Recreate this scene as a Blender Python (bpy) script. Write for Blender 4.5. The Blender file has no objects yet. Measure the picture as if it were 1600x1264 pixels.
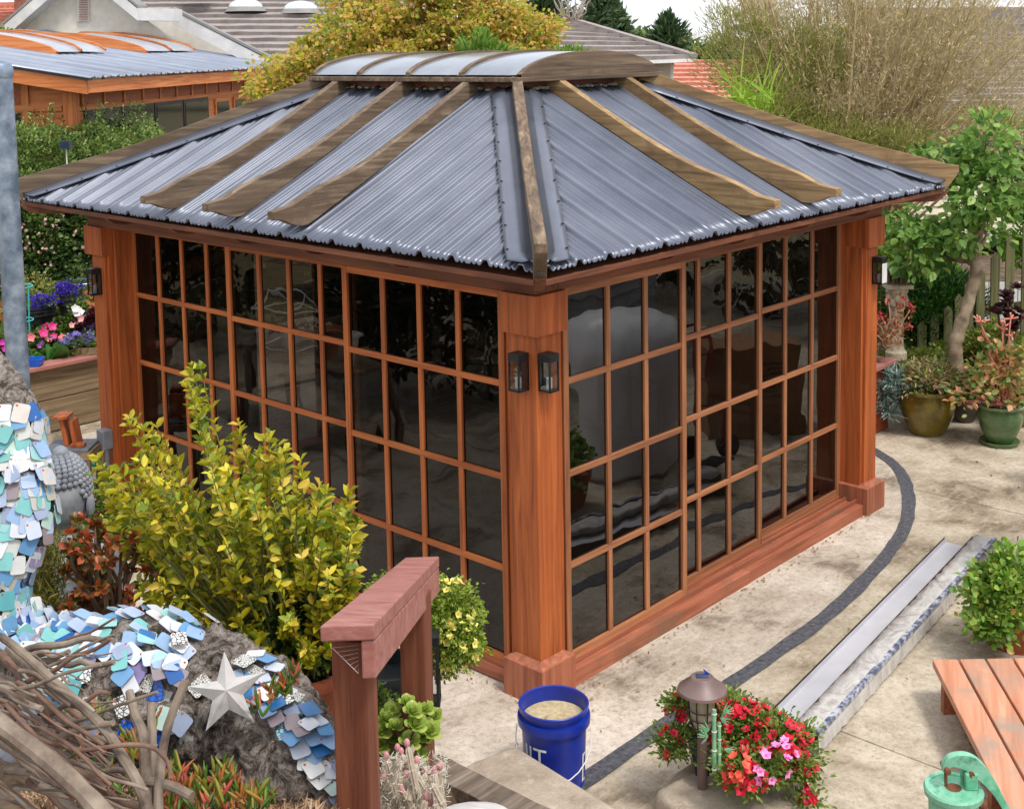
import bpy, bmesh, math, random
import numpy as np
from mathutils import Vector, Matrix, noise
random.seed(7); RNG = np.random.default_rng(11)
SC = bpy.context.scene
COL = SC.collection

# ------------------------------------------------------------------ camera
F, PX, PY = 1985.739, 815.75, 279.587
C = Vector((-4.703, -4.225, 3.362))
Mr = Matrix(((0.6729, -0.7395, -0.0169), (0.0866, 0.0561, 0.9947), (0.7346, 0.6708, -0.1018)))
R_, U_, F_ = [Vector(Mr[i]).normalized() for i in range(3)]
cam = bpy.data.cameras.new('camera'); co = bpy.data.objects.new('camera', cam); COL.objects.link(co)
cam.sensor_width = 36; cam.lens = F * 36 / 1600
cam.shift_x = -15.75 / 1600; cam.shift_y = -352.413 / 1600
cam.clip_start = .05; cam.clip_end = 2000
rm = Matrix((R_, U_, -F_)).transposed().to_4x4()
co.matrix_world = Matrix.Translation(C) @ rm
SC.camera = co

# ------------------------------------------------------------------ world, sun, exposure
SUN_EL, SUN_AZ = math.radians(60), math.radians(262)      # azimuth of the sun measured from +X, counter-clockwise
w = bpy.data.worlds.new('World'); SC.world = w; w.use_nodes = True
nt = w.node_tree; nt.nodes.clear()
sky = nt.nodes.new('ShaderNodeTexSky'); sky.sky_type = 'NISHITA'; sky.sun_disc = False
sky.sun_elevation = SUN_EL; sky.sun_rotation = math.radians(90) - SUN_AZ
sky.air_density = 1.0; sky.dust_density = 3.0; sky.ozone_density = 1.0
tc = nt.nodes.new('ShaderNodeTexCoord'); mp = nt.nodes.new('ShaderNodeMapping'); mp.inputs['Scale'].default_value = (1, 1, 2.5)
nz = nt.nodes.new('ShaderNodeTexNoise'); nz.inputs['Scale'].default_value = 2.2; nz.inputs['Detail'].default_value = 5
rp = nt.nodes.new('ShaderNodeValToRGB'); rp.color_ramp.elements[0].color = (8.5, 8.8, 9.6, 1); rp.color_ramp.elements[1].color = (11.5, 11.4, 11.3, 1)
rp.color_ramp.elements[0].position = .35; rp.color_ramp.elements[1].position = .65
mx = nt.nodes.new('ShaderNodeMixRGB'); mx.inputs[0].default_value = .72  # cloud cover
bg = nt.nodes.new('ShaderNodeBackground'); bg.inputs['Strength'].default_value = .09
wo = nt.nodes.new('ShaderNodeOutputWorld')
L = nt.links.new
L(tc.outputs['Generated'], mp.inputs[0]); L(mp.outputs[0], nz.inputs['Vector']); L(nz.outputs['Fac'], rp.inputs[0])
L(sky.outputs[0], mx.inputs[1]); L(rp.outputs[0], mx.inputs[2]); L(mx.outputs[0], bg.inputs['Color']); L(bg.outputs[0], wo.inputs['Surface'])
sl = bpy.data.lights.new('sun', 'SUN'); sl.energy = 1.5; sl.angle = math.radians(12); sl.color = (1, .95, .88)
so = bpy.data.objects.new('sun', sl); COL.objects.link(so)
sd = Vector((math.cos(SUN_AZ) * math.cos(SUN_EL), math.sin(SUN_AZ) * math.cos(SUN_EL), math.sin(SUN_EL)))
so.rotation_euler = (-sd).to_track_quat('-Z', 'Y').to_euler(); so.location = (0, 0, 20)
SC.view_settings.view_transform = 'Standard'; SC.view_settings.look = 'None'
SC.view_settings.exposure = 0.78; SC.view_settings.gamma = 1; SC.view_settings.use_curve_mapping = False
SC.render.engine = 'CYCLES'

# ------------------------------------------------------------------ helpers: photo ray -> world point
def ray(px, py): return R_ * ((px - PX) / F) - U_ * ((py - PY) / F) + F_
def at(px, py, d=None, x=None, y=None, z=None):
    r = ray(px, py)
    if d is not None: t = d
    elif x is not None: t = (x - C.x) / r.x
    elif y is not None: t = (y - C.y) / r.y
    else: t = (z - C.z) / r.z
    return C + r * t
WL = {}
def wloc(o): return WL.get(o.name, Vector((0, 0, 0))) if o else Vector((0, 0, 0))
def tag(o, label=None, cat=None, group=None, kind=None):
    if label: o['label'] = label
    if cat: o['category'] = cat
    if group: o['group'] = group
    if kind: o['kind'] = kind
    return o
def thing(name, label=None, cat=None, loc=(0, 0, 0), group=None, kind=None):
    o = bpy.data.objects.new(name, None); COL.objects.link(o); o.location = loc; o.empty_display_size = .1
    WL[o.name] = Vector(loc)
    return tag(o, label, cat, group, kind)
def link(name, me, mat, parent=None, loc=(0, 0, 0), kind=None, label=None):
    o = bpy.data.objects.new(name, me); COL.objects.link(o)
    if mat is not None and not me.materials: 
        for m in (mat if isinstance(mat, (list, tuple)) else [mat]): me.materials.append(m)
    o.parent = parent; WL[o.name] = Vector(loc); o.location = Vector(loc) - wloc(parent)
    return tag(o, label, None, None, kind)
def inst(name, me, M, parent=None, label=None):
    o = bpy.data.objects.new(name, me); COL.objects.link(o); o.parent = parent
    o.matrix_local = Matrix.Translation(-wloc(parent)) @ M
    WL[o.name] = M.translation.copy()
    return tag(o, label)
class MB:
    def __init__(s): s.v = []; s.f = []; s.m = []; s.mi = 0
    def add(s, vs, fs):
        b = len(s.v); s.v += [tuple(v) for v in vs]; s.f += [tuple(i + b for i in f) for f in fs]; s.m += [s.mi] * len(fs); return s
    def box(s, x0, x1, y0, y1, z0, z1):
        return s.add([(x0, y0, z0), (x1, y0, z0), (x1, y1, z0), (x0, y1, z0), (x0, y0, z1), (x1, y0, z1), (x1, y1, z1), (x0, y1, z1)],
                     [(3, 2, 1, 0), (4, 5, 6, 7), (0, 1, 5, 4), (1, 2, 6, 5), (2, 3, 7, 6), (3, 0, 4, 7)])
    def beam(s, a, b, wd, h, up=(0, 0, 1)):
        a = Vector(a); b = Vector(b); d = (b - a).normalized(); r = d.cross(Vector(up)).normalized(); u = r.cross(d)
        vs = [p + r * (i * wd / 2) + u * (j * h / 2) for p in (a, b) for i, j in ((-1, -1), (1, -1), (1, 1), (-1, 1))]
        return s.add(vs, [(3, 2, 1, 0), (4, 5, 6, 7), (0, 1, 5, 4), (1, 2, 6, 5), (2, 3, 7, 6), (3, 0, 4, 7)])
    def tube(s, pts, rad, n=7, cap=True):
        pts = [Vector(p) for p in pts]; k = len(pts)
        if not isinstance(rad, (list, tuple)): rad = [rad] * k
        vs = []; ref = Vector((0, 0, 1))
        pr = None
        for i, p in enumerate(pts):
            d = (pts[min(i + 1, k - 1)] - pts[max(i - 1, 0)])
            if d.length < 1e-9: d = Vector((0, 0, 1))
            d.normalize()
            if pr is None: a = d.cross(ref); a = a if a.length > .1 else d.cross(Vector((1, 0, 0)))
            else: a = pr - d * pr.dot(d)
            a.normalize(); pr = a; b = d.cross(a)
            for j in range(n):
                t = 2 * math.pi * j / n; vs.append(p + (a * math.cos(t) + b * math.sin(t)) * rad[i])
        fs = [(i * n + j, i * n + (j + 1) % n, (i + 1) * n + (j + 1) % n, (i + 1) * n + j) for i in range(k - 1) for j in range(n)]
        if cap: fs += [tuple(range(n - 1, -1, -1)), tuple((k - 1) * n + j for j in range(n))]
        return s.add(vs, fs)
    def lathe(s, c, prof, n=28):
        c = Vector(c); k = len(prof)
        vs = [c + Vector((r * math.cos(2 * math.pi * j / n), r * math.sin(2 * math.pi * j / n), z)) for r, z in prof for j in range(n)]
        fs = [(i * n + j, i * n + (j + 1) % n, (i + 1) * n + (j + 1) % n, (i + 1) * n + j) for i in range(k - 1) for j in range(n)]
        return s.add(vs, fs)
    def disc(s, c, r, n=28, sx=1, sy=1):
        c = Vector(c); return s.add([c + Vector((r * sx * math.cos(2 * math.pi * j / n), r * sy * math.sin(2 * math.pi * j / n), 0)) for j in range(n)], [tuple(range(n))])
    def prism(s, poly, z0, z1, M=None):
        n = len(poly); vs = [Vector((p[0], p[1], z0)) for p in poly] + [Vector((p[0], p[1], z1)) for p in poly]
        if M is not None: vs = [M @ v for v in vs]
        return s.add(vs, [tuple(range(n - 1, -1, -1)), tuple(range(n, 2 * n))] + [(i, (i + 1) % n, (i + 1) % n + n, i + n) for i in range(n)])
    def ball(s, c, r, n=12, m=8, sc=(1, 1, 1)):
        c = Vector(c)
        pr = [(max(1e-4, math.sin(math.pi * i / m)), -math.cos(math.pi * i / m)) for i in range(m + 1)]
        vs = [c + Vector((r * a * math.cos(2 * math.pi * j / n) * sc[0], r * a * math.sin(2 * math.pi * j / n) * sc[1], r * z * sc[2])) for a, z in pr for j in range(n)]
        return s.add(vs, [(i * n + j, i * n + (j + 1) % n, (i + 1) * n + (j + 1) % n, (i + 1) * n + j) for i in range(m) for j in range(n)])
    def mesh(s, name, org=(0, 0, 0), smooth=False):
        me = bpy.data.meshes.new(name); o = Vector(org)
        me.from_pydata([(v[0] - o.x, v[1] - o.y, v[2] - o.z) for v in s.v], [], s.f)
        me.polygons.foreach_set('material_index', s.m)
        if smooth: me.polygons.foreach_set('use_smooth', [True] * len(s.f))
        me.update(); return me
    def obj(s, name, mat, parent=None, smooth=False, bevel=0, kind=None, label=None, fixn=False):
        xs = list(zip(*s.v)); org = Vector(((min(xs[0]) + max(xs[0])) / 2, (min(xs[1]) + max(xs[1])) / 2, min(xs[2])))
        me = s.mesh(name, org, smooth)
        if fixn:
            bm = bmesh.new(); bm.from_mesh(me); bmesh.ops.recalc_face_normals(bm, faces=bm.faces); bm.to_mesh(me); bm.free()
        o = link(name, me, mat, parent, org, kind, label)
        if bevel:
            b = o.modifiers.new('bevel', 'BEVEL'); b.width = bevel; b.segments = 2; b.limit_method = 'ANGLE'
        if smooth and me.polygons:
            try: me.set_sharp_from_angle(angle=math.radians(38))
            except Exception: pass
        return o
def npmesh(name, V, Fq, mat, parent=None, smooth=False, kind=None, label=None):
    """V (n,3) array, Fq (m,k) array of k-gons"""
    V = np.asarray(V, dtype=np.float32); Fq = np.asarray(Fq, dtype=np.int32)
    org = Vector((float(V[:, 0].mean()), float(V[:, 1].mean()), float(V[:, 2].min())))
    me = bpy.data.meshes.new(name); k = Fq.shape[1]
    me.vertices.add(len(V)); me.vertices.foreach_set('co', (V - np.array(org, dtype=np.float32)).ravel())
    me.loops.add(Fq.size); me.loops.foreach_set('vertex_index', Fq.ravel())
    me.polygons.add(len(Fq)); me.polygons.foreach_set('loop_start', np.arange(len(Fq), dtype=np.int32) * k)
    me.polygons.foreach_set('loop_total', np.full(len(Fq), k, dtype=np.int32))
    if smooth: me.polygons.foreach_set('use_smooth', np.ones(len(Fq), dtype=bool))
    me.update(calc_edges=True)
    return link(name, me, mat, parent, org, kind, label)

# ------------------------------------------------------------------ materials
def S(r, g, b, k=1.0):
    f = lambda c: (c / 255 / 12.92 if c / 255 <= .04045 else ((c / 255 + .055) / 1.055) ** 2.4) * k
    return (f(r), f(g), f(b))
def nodes(name):
    m = bpy.data.materials.new(name); m.use_nodes = True; t = m.node_tree; t.nodes.clear()
    o = t.nodes.new('ShaderNodeOutputMaterial'); p = t.nodes.new('ShaderNodeBsdfPrincipled'); t.links.new(p.outputs[0], o.inputs[0])
    return m, t, p, o
def coords(t, scale, rand=True, generated=False, rot=0):
    tc = t.nodes.new('ShaderNodeTexCoord'); mp = t.nodes.new('ShaderNodeMapping'); mp.inputs['Scale'].default_value = scale if isinstance(scale, tuple) else (scale,) * 3
    if rot:
        m0 = t.nodes.new('ShaderNodeMapping'); m0.inputs['Rotation'].default_value = (0, 0, -rot); t.links.new(tc.outputs['Object'], m0.inputs[0]); t.links.new(m0.outputs[0], mp.inputs[0])
    else: t.links.new(tc.outputs['Object'], mp.inputs[0])
    if rand:
        oi = t.nodes.new('ShaderNodeObjectInfo'); mu = t.nodes.new('ShaderNodeMath'); mu.operation = 'MULTIPLY'; mu.inputs[1].default_value = 60
        t.links.new(oi.outputs['Random'], mu.inputs[0]); t.links.new(mu.outputs[0], mp.inputs['Location'])
    return mp.outputs[0]
def ramp(t, fac, cols, pos=None):
    r = t.nodes.new('ShaderNodeValToRGB'); e = r.color_ramp.elements
    n = len(cols); pos = pos or [.3 + .4 * i / max(1, n - 1) for i in range(n)]
    while len(e) < n: e.new(.5)
    for i in range(n): e[i].position = pos[i]; e[i].color = (*cols[i], 1)
    t.links.new(fac, r.inputs[0]); return r.outputs[0]
def noise_(t, vec, scale=1, detail=5, rough=.6, dist=0):
    n = t.nodes.new('ShaderNodeTexNoise'); n.inputs['Scale'].default_value = scale; n.inputs['Detail'].default_value = detail
    n.inputs['Roughness'].default_value = rough; n.inputs['Distortion'].default_value = dist; t.links.new(vec, n.inputs['Vector']); return n.outputs['Fac']
def mixc(t, fac, a, b, mode='MIX'):
    m = t.nodes.new('ShaderNodeMixRGB'); m.blend_type = mode
    for i, v in ((0, fac), (1, a), (2, b)):
        if isinstance(v, (int, float)): m.inputs[i].default_value = v
        elif isinstance(v, tuple): m.inputs[i].default_value = (*v, 1)
        else: t.links.new(v, m.inputs[i])
    return m.outputs[0]
def bump(t, p, h, strength, dist=.01):
    b = t.nodes.new('ShaderNodeBump'); b.inputs['Strength'].default_value = strength; b.inputs['Distance'].default_value = dist
    t.links.new(h, b.inputs['Height']); t.links.new(b.outputs[0], p.inputs['Normal'])
def wood(name, cols, axis='x', rough=.62, k=1.0, dirt=None, bstr=.35, tone=.2, rot=0):
    m, t, p, o = nodes(name)
    lo, hi = 1.3, 26.0
    sc = {'x': (lo, hi, hi), 'y': (hi, lo, hi), 'z': (hi, hi, lo)}[axis]
    v = coords(t, sc, rot=rot); f1 = noise_(t, v, 1, 6, .65, .6)
    v2 = coords(t, {'x': (.8, 5, 5), 'y': (5, .8, 5), 'z': (5, 5, .8)}[axis], rot=rot); f2 = noise_(t, v2, 1, 3)
    c = ramp(t, f1, cols)
    c2 = mixc(t, f2, (1 - tone,) * 3, (1 + tone * .7,) * 3); c = mixc(t, 1.0, c, c2, 'MULTIPLY')
    oi = t.nodes.new('ShaderNodeObjectInfo'); hv = ramp(t, oi.outputs['Random'], [(.86,) * 3, (1.1,) * 3], [0, 1]); c = mixc(t, 1.0, c, hv, 'MULTIPLY')
    if dirt:
        f3 = noise_(t, coords(t, 2.2), 1, 6, .7); msk = ramp(t, f3, [(0, 0, 0), (1, 1, 1)], [.5, .68]); c = mixc(t, msk, c, dirt)
    t.links.new(c, p.inputs['Base Color']); p.inputs['Roughness'].default_value = rough
    bump(t, p, f1, bstr, .004); return m
def plain(name, cols, scale=6, rough=.6, metal=0, bstr=.15, bdist=.004, detail=5, pos=None, spec=None, rand=True, coat=0, fine=None):
    m, t, p, o = nodes(name); v = coords(t, scale, rand)
    f = noise_(t, v, 1, detail, .62)
    c = ramp(t, f, cols, pos)
    t.links.new(c, p.inputs['Base Color']); p.inputs['Roughness'].default_value = rough; p.inputs['Metallic'].default_value = metal
    if coat: p.inputs['Coat Weight'].default_value = coat
    if spec is not None: p.inputs['Specular IOR Level'].default_value = spec
    if bstr: bump(t, p, noise_(t, coords(t, fine, rand), 1, 4) if fine else f, bstr, bdist)
    return m
def leafmat(name, cols, rough=.5, tr=.35, pos=None, clump=None):
    m, t, p, o = nodes(name)
    g = t.nodes.new('ShaderNodeNewGeometry'); n = len(cols)
    fac = g.outputs['Random Per Island']
    if clump:
        f = noise_(t, coords(t, clump, False), 1, 2); mm = t.nodes.new('ShaderNodeMath'); mm.operation = 'ADD'; mm.inputs[1].default_value = -.5; t.links.new(f, mm.inputs[0])
        m2 = t.nodes.new('ShaderNodeMath'); m2.operation = 'MULTIPLY_ADD'; m2.inputs[1].default_value = 1.6; t.links.new(mm.outputs[0], m2.inputs[0]); t.links.new(fac, m2.inputs[2]); fac = m2.outputs[0]
    c = ramp(t, fac, cols, pos or [i / max(1, n - 1) for i in range(n)])
    t.links.new(c, p.inputs['Base Color']); p.inputs['Roughness'].default_value = rough
    tl = t.nodes.new('ShaderNodeBsdfTranslucent'); t.links.new(c, tl.inputs[0])
    mx = t.nodes.new('ShaderNodeMixShader'); mx.inputs[0].default_value = tr
    t.links.new(p.outputs[0], mx.inputs[1]); t.links.new(tl.outputs[0], mx.inputs[2]); t.links.new(mx.outputs[0], o.inputs[0])
    return m

CED = [S(126, 60, 24), S(172, 88, 38), S(196, 108, 54)]
cedar = {a: wood('cedar_stain_' + a, CED, a, .55) for a in 'xyz'}
CED2 = [S(124, 66, 44), S(162, 94, 66), S(186, 116, 86)]
cedar_faded = {a: wood('cedar_faded_' + a, CED2, a, .65, dirt=S(122, 88, 66)) for a in 'xyz'}
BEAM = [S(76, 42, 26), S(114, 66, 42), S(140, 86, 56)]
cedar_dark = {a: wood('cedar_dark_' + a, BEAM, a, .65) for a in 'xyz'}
MUN = [S(112, 68, 42), S(158, 102, 66), S(182, 124, 84)]
MUNL = [S(134, 66, 28), S(180, 98, 46), S(200, 120, 62)]; muntin_l = {a: wood('muntin_stain_' + a, MUNL, a, .6) for a in 'xyz'}
muntin = {a: wood('muntin_wood_' + a, MUN, a, .6) for a in 'xyz'}
WEA = [S(62, 50, 42), S(110, 92, 74), S(150, 130, 106)]
weath = {a: wood('weathered_wood_' + a, WEA, a, .8, bstr=.6, dirt=S(92, 74, 56)) for a in 'xyz'}
TAN = [S(96, 74, 50), S(150, 122, 84), S(180, 150, 108)]; weath_tan = wood('weathered_tan', TAN, 'y', .8, bstr=.6, dirt=S(112, 88, 60)); weath_tan2 = wood('weathered_tan_hip', TAN, 'x', .8, bstr=.6, dirt=S(112, 88, 60), rot=math.radians(-45))
WEA2 = WEA; weath_h = {1: wood('weathered_hip_a', WEA, 'x', .8, bstr=.6, dirt=S(92, 74, 56), rot=math.radians(45)), -1: wood('weathered_hip_b', WEA, 'x', .8, bstr=.6, dirt=S(92, 74, 56), rot=math.radians(-45))}
redwood = {a: wood('redwood_rail_' + a, [S(140, 82, 72), S(166, 108, 98), S(184, 132, 122)], a, .6, bstr=.4, tone=.12, rot=0 if a != 'y' else .12) for a in 'xyz'}
redpost = wood('redwood_post', [S(84, 40, 22), S(120, 64, 40), S(144, 86, 58)], 'z', .75, bstr=.9)
deckw = wood('deck_boards', [S(184, 118, 86), S(208, 144, 112), S(220, 164, 134)], 'x', .6, rot=math.radians(204), dirt=S(160, 142, 126), bstr=.4)
bedw = wood('planter_boards', [S(96, 80, 58), S(138, 116, 88), S(168, 146, 114)], 'x', .8, bstr=.5, dirt=S(112, 96, 66))
tiew = wood('railroad_tie', [S(64, 54, 46), S(116, 102, 90), S(154, 140, 126)], 'x', .9, bstr=1.0, dirt=S(60, 50, 42))
cedhouse = {a: wood('neighbour_cedar_' + a, [S(160, 84, 36), S(200, 118, 62), S(220, 144, 84)], a, .6, tone=.1, rot=math.atan2(.593, .806)) for a in 'xyz'}
steel = plain('galvanised_steel', [S(100, 116, 134), S(136, 150, 168), S(172, 184, 198)], 14, .42, .6, .1, pos=[.35, .5, .66])
black = plain('black_metal', [S(26, 26, 28), S(48, 48, 50)], 10, .45, .3, .05)
grayplastic = plain('grey_plastic', [S(120, 124, 130), S(150, 154, 160)], 8, .5)
white = plain('white_paint', [S(206, 206, 204), S(236, 236, 234)], 6, .5)
soil = plain('soil', [S(54, 42, 32), S(92, 74, 56), S(120, 100, 78)], 9, .95, 0, .8, .02)
def roofmat():
    m, t, p, o = nodes('blue_grey_roof_metal')
    f = noise_(t, coords(t, 1.6, False), 1, 5, .6); c = ramp(t, f, [S(86, 92, 106), S(102, 108, 122), S(116, 121, 134)])
    f2 = noise_(t, coords(t, 3, False), 1, 4, .6); f3 = noise_(t, coords(t, 60, False), 1, 3, .7); c = mixc(t, ramp(t, f3, [(0, 0, 0), (.3, .3, .3)], [.62, .74]), c, S(160, 152, 136))
    t.links.new(c, p.inputs['Base Color']); p.inputs['Metallic'].default_value = .35
    rr = t.nodes.new('ShaderNodeMapRange'); rr.inputs[3].default_value = .24; rr.inputs[4].default_value = .42; t.links.new(f2, rr.inputs[0]); t.links.new(rr.outputs[0], p.inputs['Roughness'])
    bump(t, p, noise_(t, coords(t, 4, False), 1, 2), .05, .01); return m
roofm = roofmat()
def glassmat(name, tint, wob, ior=1.85):
    m, t, p, o = nodes(name); t.nodes.remove(p)
    tr = t.nodes.new('ShaderNodeBsdfTransparent'); tr.inputs[0].default_value = (*tint, 1)
    gl = t.nodes.new('ShaderNodeBsdfGlossy'); gl.inputs['Roughness'].default_value = .015
    fr = t.nodes.new('ShaderNodeFresnel'); ge = t.nodes.new('ShaderNodeNewGeometry'); mr = t.nodes.new('ShaderNodeMapRange'); mr.inputs[3].default_value = ior; mr.inputs[4].default_value = 1 / ior; t.links.new(ge.outputs['Backfacing'], mr.inputs[0]); t.links.new(mr.outputs[0], fr.inputs['IOR'])
    mx = t.nodes.new('ShaderNodeMixShader'); t.links.new(fr.outputs[0], mx.inputs[0]); t.links.new(tr.outputs[0], mx.inputs[1]); t.links.new(gl.outputs[0], mx.inputs[2])
    b = t.nodes.new('ShaderNodeBump'); b.inputs['Strength'].default_value = wob; b.inputs['Distance'].default_value = .05
    t.links.new(noise_(t, coords(t, 3.2), 1, 1, .4), b.inputs['Height']); t.links.new(b.outputs[0], gl.inputs['Normal'])
    d = t.nodes.new('ShaderNodeBsdfDiffuse'); d.inputs[0].default_value = (.55, .53, .5, 1)
    dust = ramp(t, noise_(t, coords(t, 90), 1, 4, .8), [(0, 0, 0), (.06, .06, .06)], [.55, .8]); m2 = t.nodes.new('ShaderNodeMixShader')
    t.links.new(dust, m2.inputs[0]); t.links.new(mx.outputs[0], m2.inputs[1]); t.links.new(d.outputs[0], m2.inputs[2]); t.links.new(m2.outputs[0], o.inputs[0]); return m
glass = glassmat('tinted_acrylic', (.10, .095, .09), .08, 1.5)
glass_wavy = glassmat('tinted_acrylic_wavy', (.10, .095, .09), .085, 1.95)
clearglass = glassmat('lantern_glass', (.85, .87, .88), .02)
poly = plain('polycarbonate', [S(122, 130, 142), S(154, 160, 168)], 2, .16, .25, .02)
concrete = None
def concmat(name, light, mid, dark, sc=1.0):
    m, t, p, o = nodes(name)
    g = t.nodes.new('ShaderNodeNewGeometry'); mp = t.nodes.new('ShaderNodeMapping'); mp.inputs['Scale'].default_value = (sc,) * 3; mp.inputs['Rotation'].default_value = (0, 0, .7)
    t.links.new(g.outputs['Position'], mp.inputs[0]); v = mp.outputs[0]
    mp2 = t.nodes.new('ShaderNodeMapping'); mp2.inputs['Scale'].default_value = (1.2 * sc, 6 * sc, 1); mp2.inputs['Rotation'].default_value = (0, 0, -.35); t.links.new(g.outputs['Position'], mp2.inputs[0])
    big = noise_(t, v, 1.3, 7, .68, .3); fine = noise_(t, v, 26, 6, .75); stk = noise_(t, mp2.outputs[0], 3, 6, .7)
    c = ramp(t, big, [dark, mid, light], [.38, .47, .58]); huge = noise_(t, v, .45, 4, .6); c = mixc(t, ramp(t, huge, [(.30, .30, .30), (0, 0, 0)], [.38, .52]), c, dark); md = noise_(t, v, 6, 8, .75, .4); c = mixc(t, ramp(t, md, [(.5, .5, .5), (0, 0, 0)], [.40, .52]), c, mid); c = mixc(t, ramp(t, md, [(0, 0, 0), (.5, .5, .5)], [.55, .68]), c, S(224, 212, 194))
    c = mixc(t, ramp(t, stk, [(0, 0, 0), (.65, .65, .65)], [.5, .7]), c, light)
    c = mixc(t, ramp(t, fine, [(.6, .6, .6), (0, 0, 0)], [.3, .52]), c, dark)
    sp = noise_(t, v, 75, 3, .8); c = mixc(t, ramp(t, sp, [(.5, .5, .5), (0, 0, 0)], [.3, .42]), c, S(70, 58, 46))
    t.links.new(c, p.inputs['Base Color']); p.inputs['Roughness'].default_value = .88
    ad = t.nodes.new('ShaderNodeMath'); ad.operation = 'ADD'; t.links.new(fine, ad.inputs[0]); t.links.new(stk, ad.inputs[1]); bump(t, p, ad.outputs[0], .5, .012); return m
concA = concmat('apron_concrete', S(214, 203, 188), S(190, 177, 160), S(122, 108, 92))
concB = concmat('patio_concrete', S(204, 192, 172), S(172, 158, 136), S(114, 100, 80), 1.2)
concC = concmat('step_concrete', S(190, 176, 158), S(174, 160, 142), S(150, 134, 116), 2.5)
drainm = plain('drain_tar', [S(52, 52, 58), S(76, 78, 86), S(92, 92, 96), S(124, 118, 110)], 34, .7, 0, .8, .012, detail=9, pos=[.32, .48, .6, .74], rand=False)

# ------------------------------------------------------------------ leaves
def unit(a): return a / np.maximum(np.linalg.norm(a, axis=1, keepdims=True), 1e-9)
def leaves(name, P, D, size, aspect, mat, parent=None, fold=.15, kind=None, jit=.35, label=None, droop=0):
    P = np.asarray(P, float); D = unit(np.asarray(D, float)); n = len(P)
    Lh = size * (1 + jit * (RNG.random(n) * 2 - 1))[:, None]
    if droop: D = unit(D - np.array([0, 0, droop]))
    Rn = RNG.normal(size=(n, 3)); Sd = unit(np.cross(D, Rn)); N = np.cross(Sd, D)
    flip = np.where(N[:, 2:3] < 0, -1, 1); N = N * flip
    W = Lh * aspect
    up_ = N * Lh * fold; T = P + D * Lh - N * Lh * .14
    V = np.stack([P, P + D * Lh * .26 + Sd * W * .82 + up_ * .7, P + D * Lh * .66 + Sd * W * .9 + up_, T, P + D * Lh * .66 - Sd * W * .9 + up_, P + D * Lh * .26 - Sd * W * .82 + up_ * .7], 1).reshape(-1, 3)
    i = np.arange(n)[:, None] * 6
    Fq = np.concatenate([i + np.array([[0, 1, 2, 3]]), i + np.array([[0, 3, 4, 5]])])
    return npmesh(name, V, Fq, mat, parent, kind=kind, label=label)
def blades(name, P, D, size, width, mat, parent=None, kind=None, jit=.4):
    P = np.asarray(P, float); D = unit(np.asarray(D, float)); n = len(P)
    Lh = size * (1 + jit * (RNG.random(n) * 2 - 1))[:, None]; Sd = unit(np.cross(D, RNG.normal(size=(n, 3))))
    V = np.stack([P - Sd * width / 2, P + D * Lh * .6 - Sd * width / 2, P + D * Lh, P + D * Lh * .6 + Sd * width / 2, P + Sd * width / 2], 1).reshape(-1, 3)
    i = np.arange(n)[:, None] * 5
    return npmesh(name, V, np.concatenate([i + np.array([[0, 1, 3, 4]]), np.concatenate([i + np.array([[1, 2, 3]]), i + 3], 1)]) , mat, parent, kind=kind)
def crown_pts(ells, nclump, per, cr, seed=0, up=.25):
    """clumps on the shells of ellipsoids [(centre, radii)], leaves round each clump"""
    r = np.random.default_rng(seed); P = []; D = []
    wts = np.array([rr[0] * rr[1] + rr[2] * rr[0] for _, rr in ells], float); wts /= wts.sum()
    for k, (c, rr) in enumerate(ells):
        m = max(3, int(nclump * wts[k])); c = np.array(c); rr = np.array(rr)
        u = unit(r.normal(size=(m, 3))); rad = r.random(m)[:, None] ** .35
        cc = c + u * rr * rad
        s = cr * (.6 + .8 * r.random(m))
        for j in range(m):
            q = r.normal(size=(per, 3)) * s[j] * np.array([1, 1, .6]) * .55
            P.append(cc[j] + q); D.append(unit(q + u[j] * s[j] * .6 + r.normal(size=(per, 3)) * s[j] * .5) + np.array([0, 0, up]))
    return np.concatenate(P), np.concatenate(D)
def branch(mb, a, b, r0, r1, n=6, wob=.06, segs=6, seed=None):
    rr = random.Random(seed if seed is not None else random.random()); a = Vector(a); b = Vector(b); L_ = (b - a).length; pts = []
    for i in range(segs + 1):
        t = i / segs; p = a.lerp(b, t); 
        if 0 < i < segs: p += Vector((rr.uniform(-1, 1), rr.uniform(-1, 1), rr.uniform(-1, 1))) * wob * L_
        pts.append(p)
    mb.tube(pts, [r0 + (r1 - r0) * i / segs for i in range(segs + 1)], n); return pts

# ================================================================== SETTING: ground and patio
g = MB(); g.add([(-300, -300, -.06), (300, -300, -.06), (300, 300, -.06), (-300, 300, -.06)], [(0, 1, 2, 3)])
g.obj('ground', plain('garden_ground', [S(96, 88, 60), S(128, 116, 84), S(110, 104, 66)], 1.2, .95, 0, .4, .02, rand=False), kind='structure')
patio = thing('patio', kind='structure')
xs = [-7.4, -2.8, .71, 4.15, 7.6, 11.0]; ys = [-7.5, -3.3, .62, 4.5, 8.6]
for i in range(len(xs) - 1):
    for j in range(len(ys) - 1):
        q = 2.0
        MB().box(xs[i] + .004, xs[i + 1] - .004, ys[j] + .004, ys[j + 1] - .004, -.05, random.uniform(-.001, .001)).obj('slab', concB, patio, bevel=.004)
cen = [(-1.6, -.66), (-.4, -.665), (.2, -.66), (.79, -.685), (1.4, -.68), (1.87, -.66), (2.4, -.6), (2.97, -.5), (3.4, -.39), (3.81, -.22), (4.25, .02), (4.6, .3), (4.9, .75), (5.02, 1.3), (5.05, 2.4), (5.05, 4.2), (4.8, 5.2), (3.9, 5.9), (2.0, 6.2)]
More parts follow.
